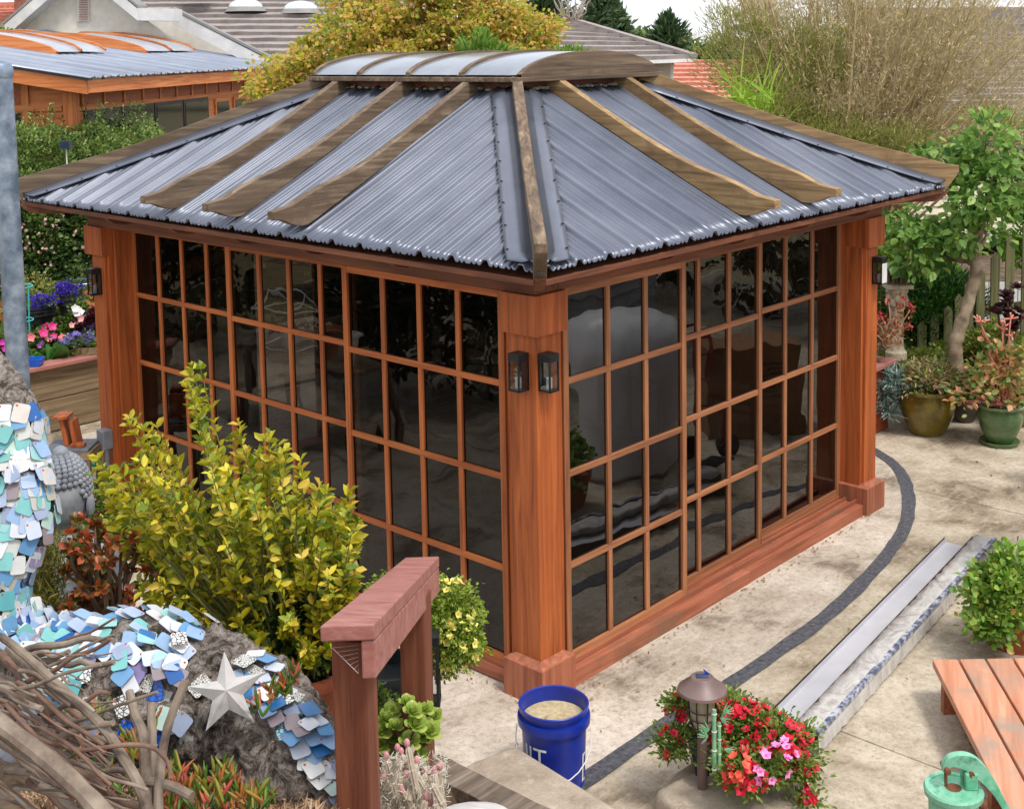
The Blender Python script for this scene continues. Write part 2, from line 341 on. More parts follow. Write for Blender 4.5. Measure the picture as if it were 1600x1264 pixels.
def smooth_line(pts, k=5):
    out = []
    n = len(pts); P = [Vector((*p, 0)) if len(p) == 2 else Vector(p) for p in pts]
    for i in range(n - 1):
        a, b, c, d = P[max(i - 1, 0)], P[i], P[i + 1], P[min(i + 2, n - 1)]
        for s in range(k):
            t = s / k; out.append(.5 * ((2 * b) + (c - a) * t + (2 * a - 5 * b + 4 * c - d) * t * t + (3 * b - a - 3 * c + d) * t ** 3))
    out.append(P[-1]); return out
cl = smooth_line(cen)
def offs(line, d):
    o = []
    for i, p in enumerate(line):
        t = (line[min(i + 1, len(line) - 1)] - line[max(i - 1, 0)]).normalized(); o.append(p + Vector((-t.y, t.x, 0)) * d)
    return o
inn = offs(cl, .048); out = offs(cl, -.048)
a = MB(); poly_ = [(p.x, p.y, .004) for p in inn] + [(-1.6, 6.2, .004)]
a.add(poly_, [tuple(range(len(poly_)))]); ap = a.obj('concrete_apron', concA, kind='structure')
d = MB(); n = len(cl)
rr = random.Random(5); jig = [(rr.uniform(-.004, .004), rr.uniform(-.006, .006)) for _ in range(n)]
d.add([(p.x, p.y + jg[0], .008) for p, jg in zip(inn, jig)] + [(p.x, p.y + jg[1], .008) for p, jg in zip(out, jig)], [(i, i + n, i + n + 1, i + 1) for i in range(n - 1)])
d.obj('drain_strip', drainm, kind='structure')

# raised garden bank in the left foreground (heightfield)
def bank_h(x, y):
    v = Vector((x, y, 0)) - Vector((C.x, C.y, 0)); fh = Vector((F_.x, F_.y, 0)).normalized(); rh = Vector((R_.x, R_.y, 0)).normalized()
    dd = v.dot(fh); s = v.dot(rh)
    def lerp(t, ks):
        if t <= ks[0][0]: return ks[0][1]
        for (a0, b0), (a1, b1) in zip(ks, ks[1:]):
            if t <= a1: u = (t - a0) / (a1 - a0); return b0 + (b1 - b0) * u
        return ks[-1][1]
    sa = s / max(dd, .5)          # sideways slope, metres per metre
    h = lerp(dd, [(1.0, 1.75), (2.6, 1.62), (3.4, 1.30), (4.0, 1.02), (4.55, .72), (4.85, .36), (5.0, -.1)])
    if s > -.5: h = min(h, lerp(s, [(-.55, 1.0), (-.40, .66), (-.27, .36), (0, .12), (.25, -.1)]) + max(0, (3.8 - dd)) * .2)
    if sa < -.40 and dd > 3.6: h = min(h, .9)
    return h + (.03 * noise.noise(Vector((x * 4, y * 4, 0))) + .012 * noise.noise(Vector((x * 14, y * 14, 3))) if h > 0 else 0)
N = 150; V = []; x0, x1, y0, y1 = -7.5, .2, -5.5, 1.6
for j in range(N + 1):
    for i in range(N + 1):
        x = x0 + (x1 - x0) * i / N; y = y0 + (y1 - y0) * j / N; V.append((x, y, bank_h(x, y)))
Fq = [(j * (N + 1) + i, j * (N + 1) + i + 1, (j + 1) * (N + 1) + i + 1, (j + 1) * (N + 1) + i) for j in range(N) for i in range(N)]
Fq = [f for f in Fq if max(V[k][2] for k in f) > -.09]
npmesh('garden_bank', V, Fq, soil, smooth=True, kind='structure')
# raised planting ground right of the pavilion
V = []; N2 = 60
for j in range(N2 + 1):
    for i in range(N2 + 1):
        x = 5.9 + 12 * i / N2; y = -1.5 + 12 * j / N2
        e = min((x - 5.9 - .4 * max(0, y - 1) * 0) / .8, 1.0)
        dline = (x - 6.15) * .73 + (y - .55) * .3; V.append((x, y, -.1 + min(max(dline / .5, 0), 1) * .55 + .05 * noise.noise(Vector((x, y, 0)))))
npmesh('planting_bed', V, [(j * (N2 + 1) + i, j * (N2 + 1) + i + 1, (j + 1) * (N2 + 1) + i + 1, (j + 1) * (N2 + 1) + i) for j in range(N2) for i in range(N2)], soil, smooth=True, kind='structure')

# ================================================================== PAVILION
pav = thing('garden_pavilion', 'cedar pavilion with a blue-grey metal hip roof and dark glass lattice walls', 'pavilion', (1.8, 2.1, 0))
X0, X1, Y0, Y1 = -.05, 3.62, -.05, 4.30
def post(cx0, cx1, cy0, cy1):
    p = MB().box(cx0, cx1, cy0, cy1, 0, 2.14).obj('post', cedar['z'], pav, bevel=.004)
    MB().box(cx0 - .036, cx1 + .036, cy0 - .036, cy1 + .036, 1.93, 2.139).obj('capital_block', cedar['z'], p, bevel=.004)
    m = MB().box(cx0 - .05, cx1 + .05, cy0 - .05, cy1 + .05, 0, .20)
    e = .05
    a0, a1, b0, b1 = cx0 - .05, cx1 + .05, cy0 - .05, cy1 + .05
    m.add([(a0, b0, .20), (a1, b0, .20), (a1, b1, .20), (a0, b1, .20), (cx0, cy0, .225), (cx1, cy0, .225), (cx1, cy1, .225), (cx0, cy1, .225)], [(0, 1, 5, 4), (1, 2, 6, 5), (2, 3, 7, 6), (3, 0, 4, 7)])
    m.obj('plinth', cedar_faded['z'], p, bevel=.003)
post(-.05, .12, -.05, .12); post(-.05, .12, 4.12, 4.29); post(3.45, 3.62, -.05, .12); post(3.45, 3.62, 4.12, 4.29)
# jamb boards stepped between posts and panels
for (a, b) in ((.12, .165), (.165, .205)):
    k = .01 if a < .13 else .03
    MB().box(-.03 + k, .11, a, b - .002, .09, 2.14).obj('jamb', cedar['z'], pav, bevel=.002)
    MB().box(a, b - .002, -.03 + k, .11, .09, 2.14).obj('jamb', cedar['z'], pav, bevel=.002)
for k, (a, b) in enumerate(((4.088, 4.12), (4.05, 4.087))):
    MB().box(-.03 + .03 * k, .2, a, b - .001, .09, 2.14).obj('jamb', cedar['z'], pav, bevel=.002)
for k, (a, b) in enumerate(((3.42, 3.45),)):
    MB().box(a, b - .001, -.03 + .03 * k, .2, .09, 2.14).obj('jamb', cedar['z'], pav, bevel=.002)
# beams
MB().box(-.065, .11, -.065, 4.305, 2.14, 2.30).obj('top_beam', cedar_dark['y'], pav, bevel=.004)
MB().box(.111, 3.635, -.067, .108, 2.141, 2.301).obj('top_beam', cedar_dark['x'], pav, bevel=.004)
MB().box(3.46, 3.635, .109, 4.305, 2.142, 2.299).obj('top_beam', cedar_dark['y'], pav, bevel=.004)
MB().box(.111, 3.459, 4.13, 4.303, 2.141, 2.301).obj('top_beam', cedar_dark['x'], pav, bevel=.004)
MB().box(-.035, .26, .172, 4.068, .012, .085).obj('base_beam', cedar_faded['y'], pav, bevel=.004)
MB().box(.172, 1.9, -.075, .26, .0, .085).obj('base_beam', cedar_faded['x'], pav, bevel=.004)
MB().box(1.903, 3.398, -.072, .26, .0, .084).obj('base_beam', cedar_faded['x'], pav, bevel=.004)
for i, (dd, hh) in enumerate(((-.012, .102), (.07, .098), (.125, .094))):
    MB().box(.206, 3.415, dd - .008, dd + .006, .086, hh + .01).obj('sill_track', cedar_faded['x'], pav)
    MB().box(dd - .008, dd + .006, .206, 4.05, .086, hh + .01).obj('sill_track', cedar_faded['y'], pav)
MB().box(3.4, 3.6, .17, 4.07, .0, .09).obj('base_beam', cedar_faded['y'], pav)
MB().box(.17, 3.4, 4.1, 4.28, .0, .09).obj('base_beam', cedar_faded['x'], pav)
def sash(a0, a1, ncol, dep, wall, gm, muse, zb=.097, zt=2.125):
    """wall 'L' runs along y at x=dep, wall 'R' along x at y=dep"""
    def bx(m, u0, u1, z0, z1, t0, t1):
        if wall in 'LB': m.box(dep + t0, dep + t1, u0, u1, z0, z1)
        else: m.box(u0, u1, dep + t0, dep + t1, z0, z1)
        return m
    ax = 'y' if wall in 'LB' else 'x'
    st = .042; m = MB()
    bx(m, a0, a0 + st, zb, zt, 0, .035)
    fr = m.obj('window_panel', muse['z'], pav, bevel=.003); bx(MB(), a1 - st, a1, zb, zt, 0, .035).obj('stile', muse['z'], fr, bevel=.003)
    for z0, z1 in ((zb, zb + .055), (zt - .04, zt)):
        bx(MB(), a0 + st, a1 - st, z0, z1, .001, .034).obj('rail', muse[ax], fr, bevel=.003)
    cols = [a0 + st + (a1 - a0 - 2 * st) * i / ncol for i in range(ncol + 1)]
    rows = [zb + .055, .63, 1.13, 1.63, zt - .04]
    mw = .017
    for z in rows[1:-1]: bx(MB(), a0 + st, a1 - st, z - mw, z + mw, .003, .032).obj('glazing_bar', muse[ax], fr, bevel=.003)
    for c in cols[1:-1]:
        for k in range(4):
            bx(MB(), c - mw, c + mw, rows[k] + (mw if k else 0), rows[k + 1] - (mw if k < 3 else 0), .004, .031).obj('glazing_bar', muse['z'], fr, bevel=.003)
    for i in range(ncol):
        for k in range(4):
            u0 = cols[i] + (mw if i else 0); u1 = cols[i + 1] - (mw if i < ncol - 1 else 0); z0 = rows[k] + (mw if k else 0); z1 = rows[k + 1] - (mw if k < 3 else 0)
            c = ((u0 + u1) / 2, (z0 + z1) / 2)
            pm = MB()
            tilt = random.uniform(-.0012, .0012)
            if wall in 'LB': pm.add([(dep + .018 - tilt, u0, z0), (dep + .018 + tilt, u1, z0), (dep + .018 + tilt, u1, z1), (dep + .018 - tilt, u0, z1)], [(3, 2, 1, 0)])
            else: pm.add([(u0, dep + .018 - tilt, z0), (u1, dep + .018 + tilt, z0), (u1, dep + .018 + tilt, z1), (u0, dep + .018 - tilt, z1)], [(0, 1, 2, 3)])
            pm.obj('pane', gm, fr)
MUL = {'z': cedar['z'], 'x': cedar['x'], 'y': muntin['y']}
mm = dict(muntin); 
sash(.206, 1.50, 4, -.012, 'L', glass, muntin_l); sash(1.465, 2.79, 4, .07, 'L', glass, muntin_l); sash(2.76, 4.05, 4, .125, 'L', glass, muntin_l)
sash(.206, 1.31, 3, -.012, 'R', glass_wavy, mm); sash(1.19, 2.275, 3, .07, 'R', glass_wavy, mm); sash(2.27, 3.42, 3, .125, 'R', glass_wavy, mm)
# back walls: the same sashes, one left slid open
sash(.16, 1.26, 3, 4.14, 'F', glass, mm); sash(2.35, 3.45, 3, 4.14, 'F', glass, mm); sash(1.9, 2.95, 3, 4.19, 'F', glass, mm)
sash(.16, 1.5, 4, 3.47, 'B', glass, mm); sash(1.46, 2.8, 4, 3.52, 'B', glass, mm)
sash(3.3, 4.09, 2, 3.47, 'B', glass, mm)

# roof ------------------------------------------------------------
EX0, EX1, EY0, EY1 = -.40, 4.00, -.40, 4.65; TX0, TX1, TY0, TY1 = 1.18, 2.44, 1.18, 3.02; ZE, ZT = 2.335, 3.10
def rz(t): return ZE + (ZT - ZE) * t - .012 * 4 * t * (1 - t) * (1 - t)
def prof(u):
    ph = (u % .229) / .229
    c = abs(ph - .5)
    if c < .07: return .027
    if c < .135: return .027 * (1 - (c - .07) / .065)
    for k in (.25, .39):
        if abs(c - k) < .018: return .011
        if abs(c - k) < .048: return .011 * (1 - (abs(c - k) - .018) / .03)
    return 0
def roofside(A, B, TA, TB, nm, outv, off=0):
    """eave A->B, top TA->TB (plan coords, Vector2); ribs run square to the eave"""
    A = Vector(A); B = Vector(B); TA = Vector(TA); TB = Vector(TB); e = (B - A); Ln = e.length; e /= Ln; o = Vector(outv)
    W = abs((TA - A).dot(o)); ua = (TA - A).dot(e); ub = (TB - A).dot(e)
    us = set(np.arange(0, Ln, .229 / 60).round(5).tolist()); us = sorted(us | {Ln}); K = 14
    V = []
    for u in us:
        t1 = min(1, u / ua if ua > 0 else 1, (Ln - u) / (Ln - ub)); t1 = max(t1, 0)
        for k in range(K + 1):
            t = t1 * k / K; p = A + e * u - o * (W * t); V.append((p.x, p.y, rz(t) + prof(u + off)))
    n = len(us); Fq = [(i * (K + 1) + k, (i + 1) * (K + 1) + k, (i + 1) * (K + 1) + k + 1, i * (K + 1) + k + 1) for i in range(n - 1) for k in range(K)]
    ob = npmesh(nm, V, Fq, roofm, pav); 
    s = ob.modifiers.new('thick', 'SOLIDIFY'); s.thickness = .003; s.offset = -1
    # screws
    sc = MB()
    for t in (.045, .34, .63, .9):
        u = .229 * .5 + .055 - off
        while u < Ln:
            if t < min(1, u / ua, (Ln - u) / (Ln - ub)) - .03 and random.random() < .9:
                p = A + e * u - o * (W * t); z = rz(t)
                sc.add([(p.x + .007 * math.cos(q), p.y + .007 * math.sin(q), z + h) for h in (0, .006) for q in (0, 1.05, 2.1, 3.14, 4.19, 5.24)], [(i, (i + 1) % 6, (i + 1) % 6 + 6, i + 6) for i in range(6)] + [tuple(range(6, 12))])
            u += .229
    sc.obj('roof_screws', black, ob, kind='stuff')
    return ob
roofside((EX0, EY1), (EX0, EY0), (TX0, TY1), (TX0, TY0), 'roof_panel', (-1, 0))
roofside((EX0, EY0), (EX1, EY0), (TX0, TY0), (TX1, TY0), 'roof_panel', (0, -1), .06)
roofside((EX1, EY0), (EX1, EY1), (TX1, TY0), (TX1, TY1), 'roof_panel', (1, 0))
roofside((EX1, EY1), (EX0, EY1), (TX1, TY1), (TX0, TY1), 'roof_panel', (0, 1))
# underside boards so the roof is not paper
MB().add([(EX0 + .05, EY0 + .05, ZE - .045), (EX1 - .05, EY0 + .05, ZE - .045), (EX1 - .05, EY1 - .05, ZE - .045), (EX0 + .05, EY1 - .05, ZE - .045), (-.06, -.06, ZE - .02), (3.63, -.06, ZE - .02), (3.63, 4.3, ZE - .02), (-.06, 4.3, ZE - .02)],
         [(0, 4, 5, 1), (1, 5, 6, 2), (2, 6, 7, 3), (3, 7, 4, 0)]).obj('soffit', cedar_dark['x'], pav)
# eave fascia under the sheets
for (a, b, ax) in (((EX0 + .06, EY0 + .035), (EX1 - .06, EY0 + .035), 'x'), ((EX0 + .035, EY0 + .06), (EX0 + .035, EY1 - .06), 'y'), ((EX1 - .035, EY0 + .06), (EX1 - .035, EY1 - .06), 'y'), ((EX0 + .06, EY1 - .035), (EX1 - .06, EY1 - .035), 'x')):
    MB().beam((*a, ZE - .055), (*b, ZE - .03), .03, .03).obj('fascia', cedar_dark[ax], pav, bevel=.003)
# hip flashings and hip rafters, common rafters
hips = [((EX0, EY0), (TX0, TY0)), ((EX0, EY1), (TX0, TY1)), ((EX1, EY0), (TX1, TY0)), ((EX1, EY1), (TX1, TY1))]
def roof_z_at(x, y):
    t = min((x - EX0) / (TX0 - EX0), (EX1 - x) / (EX1 - TX1), (y - EY0) / (TY0 - EY0), (EY1 - y) / (EY1 - TY1)); return rz(max(-.3, min(1, t)))
for (e0, e1) in hips:
    e0 = Vector(e0); e1 = Vector(e1); dd = (e1 - e0).normalized(); nn = Vector((-dd.y, dd.x))
    for sgn in (-1, 1):
        V = []; K = 16; wds = (.03, .075, .078, .125, .155)
        for k in range(K + 1):
            t = k / K; p = e0.lerp(e1, .005 + .99 * t)
            for j, wv in enumerate(wds):
                q = p + nn * sgn * wv
                q = Vector((min(max(q.x, EX0 + .004), EX1 - .004), min(max(q.y, EY0 + .004), EY1 - .004)))
                z = roof_z_at(q.x, q.y) + (.046, .044, .054, .042, .036)[j]
                V.append((q.x, q.y, z))
        W_ = len(wds); Fq = [(k * W_ + j, k * W_ + j + 1, (k + 1) * W_ + j + 1, (k + 1) * W_ + j) for k in range(K) for j in range(W_ - 1)]
        fl = npmesh('hip_flashing', V, Fq, roofm, pav); s = fl.modifiers.new('thick', 'SOLIDIFY'); s.thickness = .003
        sc = MB()
        for k in range(1, 9):
            p = e0.lerp(e1, k / 9) + nn * sgn * .143; z = roof_z_at(p.x, p.y) + .040
            sc.add([(p.x + .007 * math.cos(q), p.y + .007 * math.sin(q), z + h) for h in (0, .006) for q in (0, 1.05, 2.1, 3.14, 4.19, 5.24)], [(i, (i + 1) % 6, (i + 1) % 6 + 6, i + 6) for i in range(6)] + [tuple(range(6, 12))])
        sc.obj('flashing_screws', black, fl, kind='stuff')
def rafter(a, b, zb_a, wd, h, curl, ext, mat, name='rafter', hip=False):
    """a = eave end plan point, b = top plan point; bottom follows roof; end beyond the eave curls up"""
    a = Vector(a); b = Vector(b); d = (b - a); Ln = d.length; d /= Ln; side = Vector((-d.y, d.x)) * wd / 2
    K = 44; top = []; bot = []
    lift = .026 if not hip else .02
    for k in range(K + 1):
        s = -ext + (Ln + ext) * k / K; p = a + d * s
        t = s / Ln
        zr = rz(max(t, 0)) + (t * .25 if t < 0 else 0)
        crv = curl * max(0, 1 - (s + ext) / 1.15) ** 2
        ht = h * (1.0 + .28 * math.exp(-((s - .16) / .24) ** 2)) if not hip else h * (1 + .2 * math.exp(-((s - .2) / .5) ** 2))
        zt_ = zr + lift + ht + crv - .02 * math.sin(math.pi * max(0, min(1, t)))
        zl = zr + lift - .012
        if s < .13 and not hip:
            uu = max(0, (s + ext) / (ext + .13)); sm_ = uu * uu * (3 - 2 * uu); zl = zt_ - (.048 + (zt_ - zl - .048) * sm_)
        if hip: zl = zr + lift - .012 - (.06 if s > .02 and s < .12 else 0) if s > .02 else zt_ - .045 - (.12) * (s + ext) / (ext + .02)
        top.append((p, zt_)); bot.append((p, zl))
    m = MB(); V = []
    for (p, zt_), (_, zl) in zip(top, bot):
        for q, z in ((p - side, zl), (p + side, zl), (p + side, zt_), (p - side, zt_)): V.append((q.x, q.y, z))
    fs = [(0, 1, 2, 3), (4 * K + 3, 4 * K + 2, 4 * K + 1, 4 * K)]
    for k in range(K):
        for j in range(4): fs.append((4 * k + j, 4 * k + 4 + j, 4 * k + 4 + (j + 1) % 4, 4 * k + (j + 1) % 4))
    m.add(V, fs); r = m.obj(name, mat, pav, fixn=True, bevel=.004)
    # tail under the eave
    q = a + d * .02
    return r
for y in (1.46, 2.09, 2.76): rafter((EX0, y), (TX0 + .02, y + .06), 0, .062, .100, .050, .13, weath['x'])
for x in (1.46, 2.16): rafter((x, EY0), (x + .03, TY0 + .02), 0, .062, .100, .050, .13, weath_tan)
for y in (1.46, 2.09, 2.76): rafter((EX1, y), (TX1 - .02, y), 0, .062, .100, .050, .13, weath['x'])
for x in (1.46, 2.16): rafter((x, EY1), (x, TY1 - .02), 0, .062, .100, .050, .13, weath_tan)
for k, (e0, e1) in enumerate(hips):
    rafter(e0, e1, 0, .062, .10, .02, .06, (weath_h[1 if k in (0, 3) else -1] if k != 2 else weath_tan2), 'hip_rafter', True)
# rafter tails below the eave
def tail(p, d, L_=.34):
    d = Vector(d); p = Vector(p); s = Vector((-d.y, d.x)) * .024
    pr = [(0, .0), (.02, -.035), (.06, -.06), (.12, -.075), (L_, -.075), (L_, 0)]
    V = [(p + d * a_ + s * k) for k in (-1, 1) for a_, _ in pr]; Z = [ZE - .03 + z for _ in (0, 1) for _, z in pr]
    n = len(pr); MB().add([(v.x, v.y, z) for v, z in zip(V, Z)], [tuple(range(n)), tuple(range(2 * n - 1, n - 1, -1))] + [(i, i + n, (i + 1) % n + n, (i + 1) % n) for i in range(n)]).obj('rafter_tail', cedar_dark['x'], pav, fixn=True)
for y in (.7, 1.42, 2.07, 2.74, 3.5): tail((EX0 + .02, y), (1, 0)); tail((EX1 - .02, y), (-1, 0))
for x in (.75, 1.44, 2.14, 2.9): tail((x, EY0 + .02), (0, 1)); tail((x, EY1 - .02), (0, -1))
for ex, ey, dx, dy in ((EX0, EY0, 1, 1), (EX0, EY1, 1, -1), (EX1, EY0, -1, 1), (EX1, EY1, -1, -1)): tail((ex + .01 * dx, ey + .01 * dy), Vector((dx, dy)).normalized(), .5)
# rust and caulk along the top, cupola kerb
MB().box(TX0 - .005, TX1 + .005, TY0 - .005, TY1 + .005, 2.98, 3.155).obj('cupola_kerb', cedar_dark['x'], pav)
fo = MB()
for side in range(4):
    for k in range(26):
        t = k / 25; x, y = [(TX0 - .02, TY0 + (TY1 - TY0) * t), (TX0 + (TX1 - TX0) * t, TY0 - .02), (TX1 + .02, TY0 + (TY1 - TY0) * t), (TX0 + (TX1 - TX0) * t, TY1 + .02)][side]
        fo.ball((x, y, 3.108 + random.uniform(-.006, .006)), random.uniform(.012, .022), 6, 4, (1.4, 1.4, .6))
fo.obj('foam_filler', plain('old_foam', [S(120, 118, 96), S(160, 158, 140)], 20, .9), pav, kind='stuff', smooth=True)
# cupola ----------------------------------------------------------
CX0, CX1, CY0, CY1 = 1.06, 2.58, 1.06, 3.14
cup = MB().box(CX0, CX1, CY0, CY0 + .07, 3.155, 3.185).box(CX0, CX1, CY1 - .07, CY1, 3.155, 3.185).box(CX0, CX0 + .07, CY0 + .071, CY1 - .071, 3.156, 3.186).box(CX1 - .07, CX1, CY0 + .071, CY1 - .071, 3.156, 3.186).obj('cupola', weath['x'], pav, bevel=.004)
cw = (CX1 - CX0) / 2 - .045; cxm = (CX0 + CX1) / 2; RH = .19
def arc(x): u = x / cw; return 3.187 + RH * math.sqrt(max(0, 1 - .93 * u * u)) - RH * math.sqrt(.07) + .006
ks = [-cw + 2 * cw * i / 26 for i in range(27)]
for y in (CY0 + .03, CY1 - .03):
    V = [(cxm + x, y + dy, z) for dy in (-.02, .02) for x in ks for z in (3.186, arc(x) + .01)]
    n = len(ks) * 2; fs = [(2 * i + b, 2 * i + 2 + b, 2 * i + 3 + b, 2 * i + 1 + b) for b in (0, n) for i in range(len(ks) - 1)] + [(2 * i + 1, 2 * i + 3, 2 * i + 3 + n, 2 * i + 1 + n) for i in range(len(ks) - 1)]
    MB().add(V, fs).obj('gable_end', weath['x'], cup, fixn=True)
nb = 4
for i in range(nb + 1):
    y = CY0 + .03 + (CY1 - CY0 - .06) * i / nb
    if i in (0,): continue
    m = MB(); V = [(cxm + x, y + dy, arc(x) + dz) for x in ks for dy, dz in ((-.022, .0), (.022, .0), (.022, .022), (-.022, .022))]
    m.add(V, [(4 * a_ + j, 4 * a_ + (j + 1) % 4, 4 * a_ + 4 + (j + 1) % 4, 4 * a_ + 4 + j) for a_ in range(len(ks) - 1) for j in range(4)] + [(0, 1, 2, 3), tuple(4 * (len(ks) - 1) + j for j in (3, 2, 1, 0))])
    m.obj('cupola_rib', weath['x'], cup, fixn=True)
for i in range(nb):
    y0_ = CY0 + .03 + (CY1 - CY0 - .06) * i / nb + .023; y1_ = CY0 + .03 + (CY1 - CY0 - .06) * (i + 1) / nb - .023
    m = MB(); m.add([(cxm + x, y, arc(x) + .006) for x in ks for y in (y0_, y1_)], [(2 * a_, 2 * a_ + 2, 2 * a_ + 3, 2 * a_ + 1) for a_ in range(len(ks) - 1)])
    m.obj('skylight_sheet', poly, cup, smooth=True, fixn=True)

# ------------------------------------------------------------------ lanterns, socket box
def lantern(name, label, c, nrm):
    c = Vector(c); nrm = Vector(nrm); s = Vector((-nrm.y, nrm.x, 0)); t = thing(name, label, 'lantern', c, 'small black box lanterns fixed to the pavilion posts')
    def bx(m, u0, u1, v0, v1, z0, z1):
        V = [c + s * u + nrm * v + Vector((0, 0, z)) for z in (z0, z1) for u, v in ((u0, v0), (u1, v0), (u1, v1), (u0, v1))]
        return m.add(V, [(3, 2, 1, 0), (4, 5, 6, 7), (0, 1, 5, 4), (1, 2, 6, 5), (2, 3, 7, 6), (3, 0, 4, 7)])
    bx(MB(), -.038, .038, .0, .078, .055, .095).obj('cap', black, t, bevel=.003, fixn=True)
    m = MB()
    for u in (-.036, .028):
        for v in (.0, .068): bx(m, u, u + .008, v, v + .008, -.095, .055)
    bx(m, -.036, .036, .0, .076, -.1, -.09); bx(m, -.036, .036, -.001, .004, -.1, .055)
    m.obj('frame', black, t, fixn=True)
    bx(MB(), -.033, .033, .072, .074, -.088, .054).obj('glass', clearglass, t); bx(MB(), -.034, -.032, .006, .07, -.088, .054).obj('glass', clearglass, t); bx(MB(), .032, .034, .006, .07, -.088, .054).obj('glass', clearglass, t)
    bx(MB(), -.012, .012, .028, .052, -.088, -.03).obj('light_tube', white, t, bevel=.003)
    if 'pale' in label: bx(MB(), -.036, .036, .0765, .079, -.09, .05).obj('pale_panel', white, t)
lantern('wall_lantern', 'black lantern on the left face of the near corner post of the pavilion', (-.052, .035, 1.745), (-1, 0, 0))
lantern('wall_lantern', 'black lantern on the right face of the near corner post, beside the lattice doors', (-.0, -.052, 1.745), (0, -1, 0))
lantern('wall_lantern', 'black lantern on the far left post of the pavilion, above the planter flowers', (-.052, 4.20, 1.74), (-1, 0, 0))
lantern('wall_lantern', 'black lantern with a pale side on the far right post, beside the garden shrubs', (3.565, -.052, 1.76), (0, -1, 0))
t = thing('outlet_box', 'grey weatherproof electric outlet box at the foot of the far left post', 'electric box', (-.10, 4.16, .3))
p = at(162, 686, x=-.1)
MB().box(-.13, -.052, p.y - .05, p.y + .05, p.z - .07, p.z + .07).obj('cover', grayplastic, t, bevel=.006)
MB().tube([(-.08, p.y, p.z - .07), (-.08, p.y, .0)], .02, 10).obj('conduit', grayplastic, t, smooth=True)

# ------------------------------------------------------------------ things inside the pavilion
MB().box(.27, 3.39, .27, 4.09, .006, .012).obj('pavilion_floor', plain('inner_floor', [S(110, 96, 84), S(140, 126, 110)], 3, .8), kind='structure')
card = plain('cardboard', [S(120, 84, 54), S(142, 102, 68)], 3, .85)
up_w = lambda z: Vector((0, 0, z))

t = thing('cardboard_box', 'large brown cardboard box on the patio, seen mirrored in the right-hand glass doors', 'box', (4.5, -1.25, 0))
bxa = Vector((4.16, -1.62, 0)); bxd = Vector((.72, -.0, 0)) + Vector((0, .68, 0)); bxn = Vector((bxd.y, -bxd.x, 0)).normalized() * .42
MB().prism([(bxa.x, bxa.y), ((bxa + bxn).x, (bxa + bxn).y), ((bxa + bxn + bxd).x, (bxa + bxn + bxd).y), ((bxa + bxd).x, (bxa + bxd).y)], .004, .80).obj('carton', card, t, bevel=.004, fixn=True)
pm = MB(); bu = bxd.normalized(); bn = -bxn.normalized() * .002
for k in range(7):
    x_ = .42; wd = random.uniform(.2, .4)
    while x_ < .42 + wd:
        q = random.uniform(.015, .04); a0 = bxa + bu * x_ + bn; a1 = bxa + bu * (x_ + q) + bn; z_ = .62 - k * .05
        pm.add([a0 + up_w(z_), a1 + up_w(z_), a1 + up_w(z_ + .02), a0 + up_w(z_ + .02)], [(0, 1, 2, 3)]); x_ += q + .01
pm.obj('print', plain('dark_ink', [S(40, 28, 20), S(50, 34, 26)], 4, .8), t, kind='stuff')
spa = plain('grey_shell', [S(196, 198, 200), S(222, 222, 222)], 2, .35, 0, .05)
m = MB(); m.lathe((3.16, -1.86, .004), [(.001, 0), (.36, 0), (.41, .05), (.44, .45), (.46, .8), (.46, 1.0), (.42, 1.14), (.34, 1.22), (.2, 1.26), (.001, 1.27)], 44)
tag(m.obj('water_tank', spa, smooth=True), 'pale grey round tub on the patio, seen mirrored in the right-hand glass doors', 'tub')
t = thing('hand_truck', 'dark red hand truck leaning on the cardboard box, seen mirrored in the glass', 'hand truck', (3.8, -1.5, 0))
rd = plain('red_tube_paint', [S(110, 26, 22), S(140, 40, 32)], 6, .5)
MB().tube([(3.70, -1.40, .1), (3.86, -1.62, .95), (3.92, -1.70, 1.02), (4.04, -1.60, 1.02), (4.0, -1.5, .95), (3.86, -1.26, .1)], .014, 8).obj('frame', rd, t, smooth=True)
for z in (.35, .6, .85): MB().tube([Vector((3.70, -1.40, .1)).lerp(Vector((3.86, -1.62, .95)), z), Vector((3.86, -1.26, .1)).lerp(Vector((4.0, -1.5, .95)), z)], .010, 6).obj('crossbar', rd, t)
MB().box(3.60, 3.84, -1.34, -1.16, .006, .014).obj('toe_plate', black, t)
for p_ in ((3.66, -1.46), (3.92, -1.24)): MB().tube([(p_[0] - .012, p_[1] + .016, .10), (p_[0] + .012, p_[1] - .016, .10)], .095, 18).obj('wheel', black, t)
t = thing('potting_table', 'old wooden table outside the left-hand glass, seen mirrored in it', 'table', (-1.95, 4.4, 0))
MB().box(-2.3, -1.62, 3.6, 5.3, .72, .76).obj('tabletop', weath['y'], t)
for x_ in (-2.27, -1.70):
    for y_ in (3.65, 5.2): MB().box(x_, x_ + .05, y_, y_ + .05, .0, .719).obj('leg', weath['z'], t)
t = thing('terrarium', 'small white framed glass house on the potting table, mirrored in the left-hand glass', 'terrarium', (-1.95, 4.9, .76))
m = MB(); bx = [(-2.1, 4.6), (-1.75, 4.6), (-1.75, 5.1), (-2.1, 5.1)]
for i in range(4):
    a_, b_ = bx[i], bx[(i + 1) % 4]
    m.tube([(*a_, .765), (*a_, 1.1)], .010, 4); m.tube([(*a_, 1.1), (*b_, 1.1)], .010, 4); m.tube([(*a_, .77), (*b_, .77)], .010, 4)
for a_ in bx: m.tube([(*a_, 1.1), (-1.925, a_[1], 1.27)], .010, 4)
m.tube([(-1.925, 4.6, 1.27), (-1.925, 5.1, 1.27)], .010, 4)
m.obj('frame', white, t)
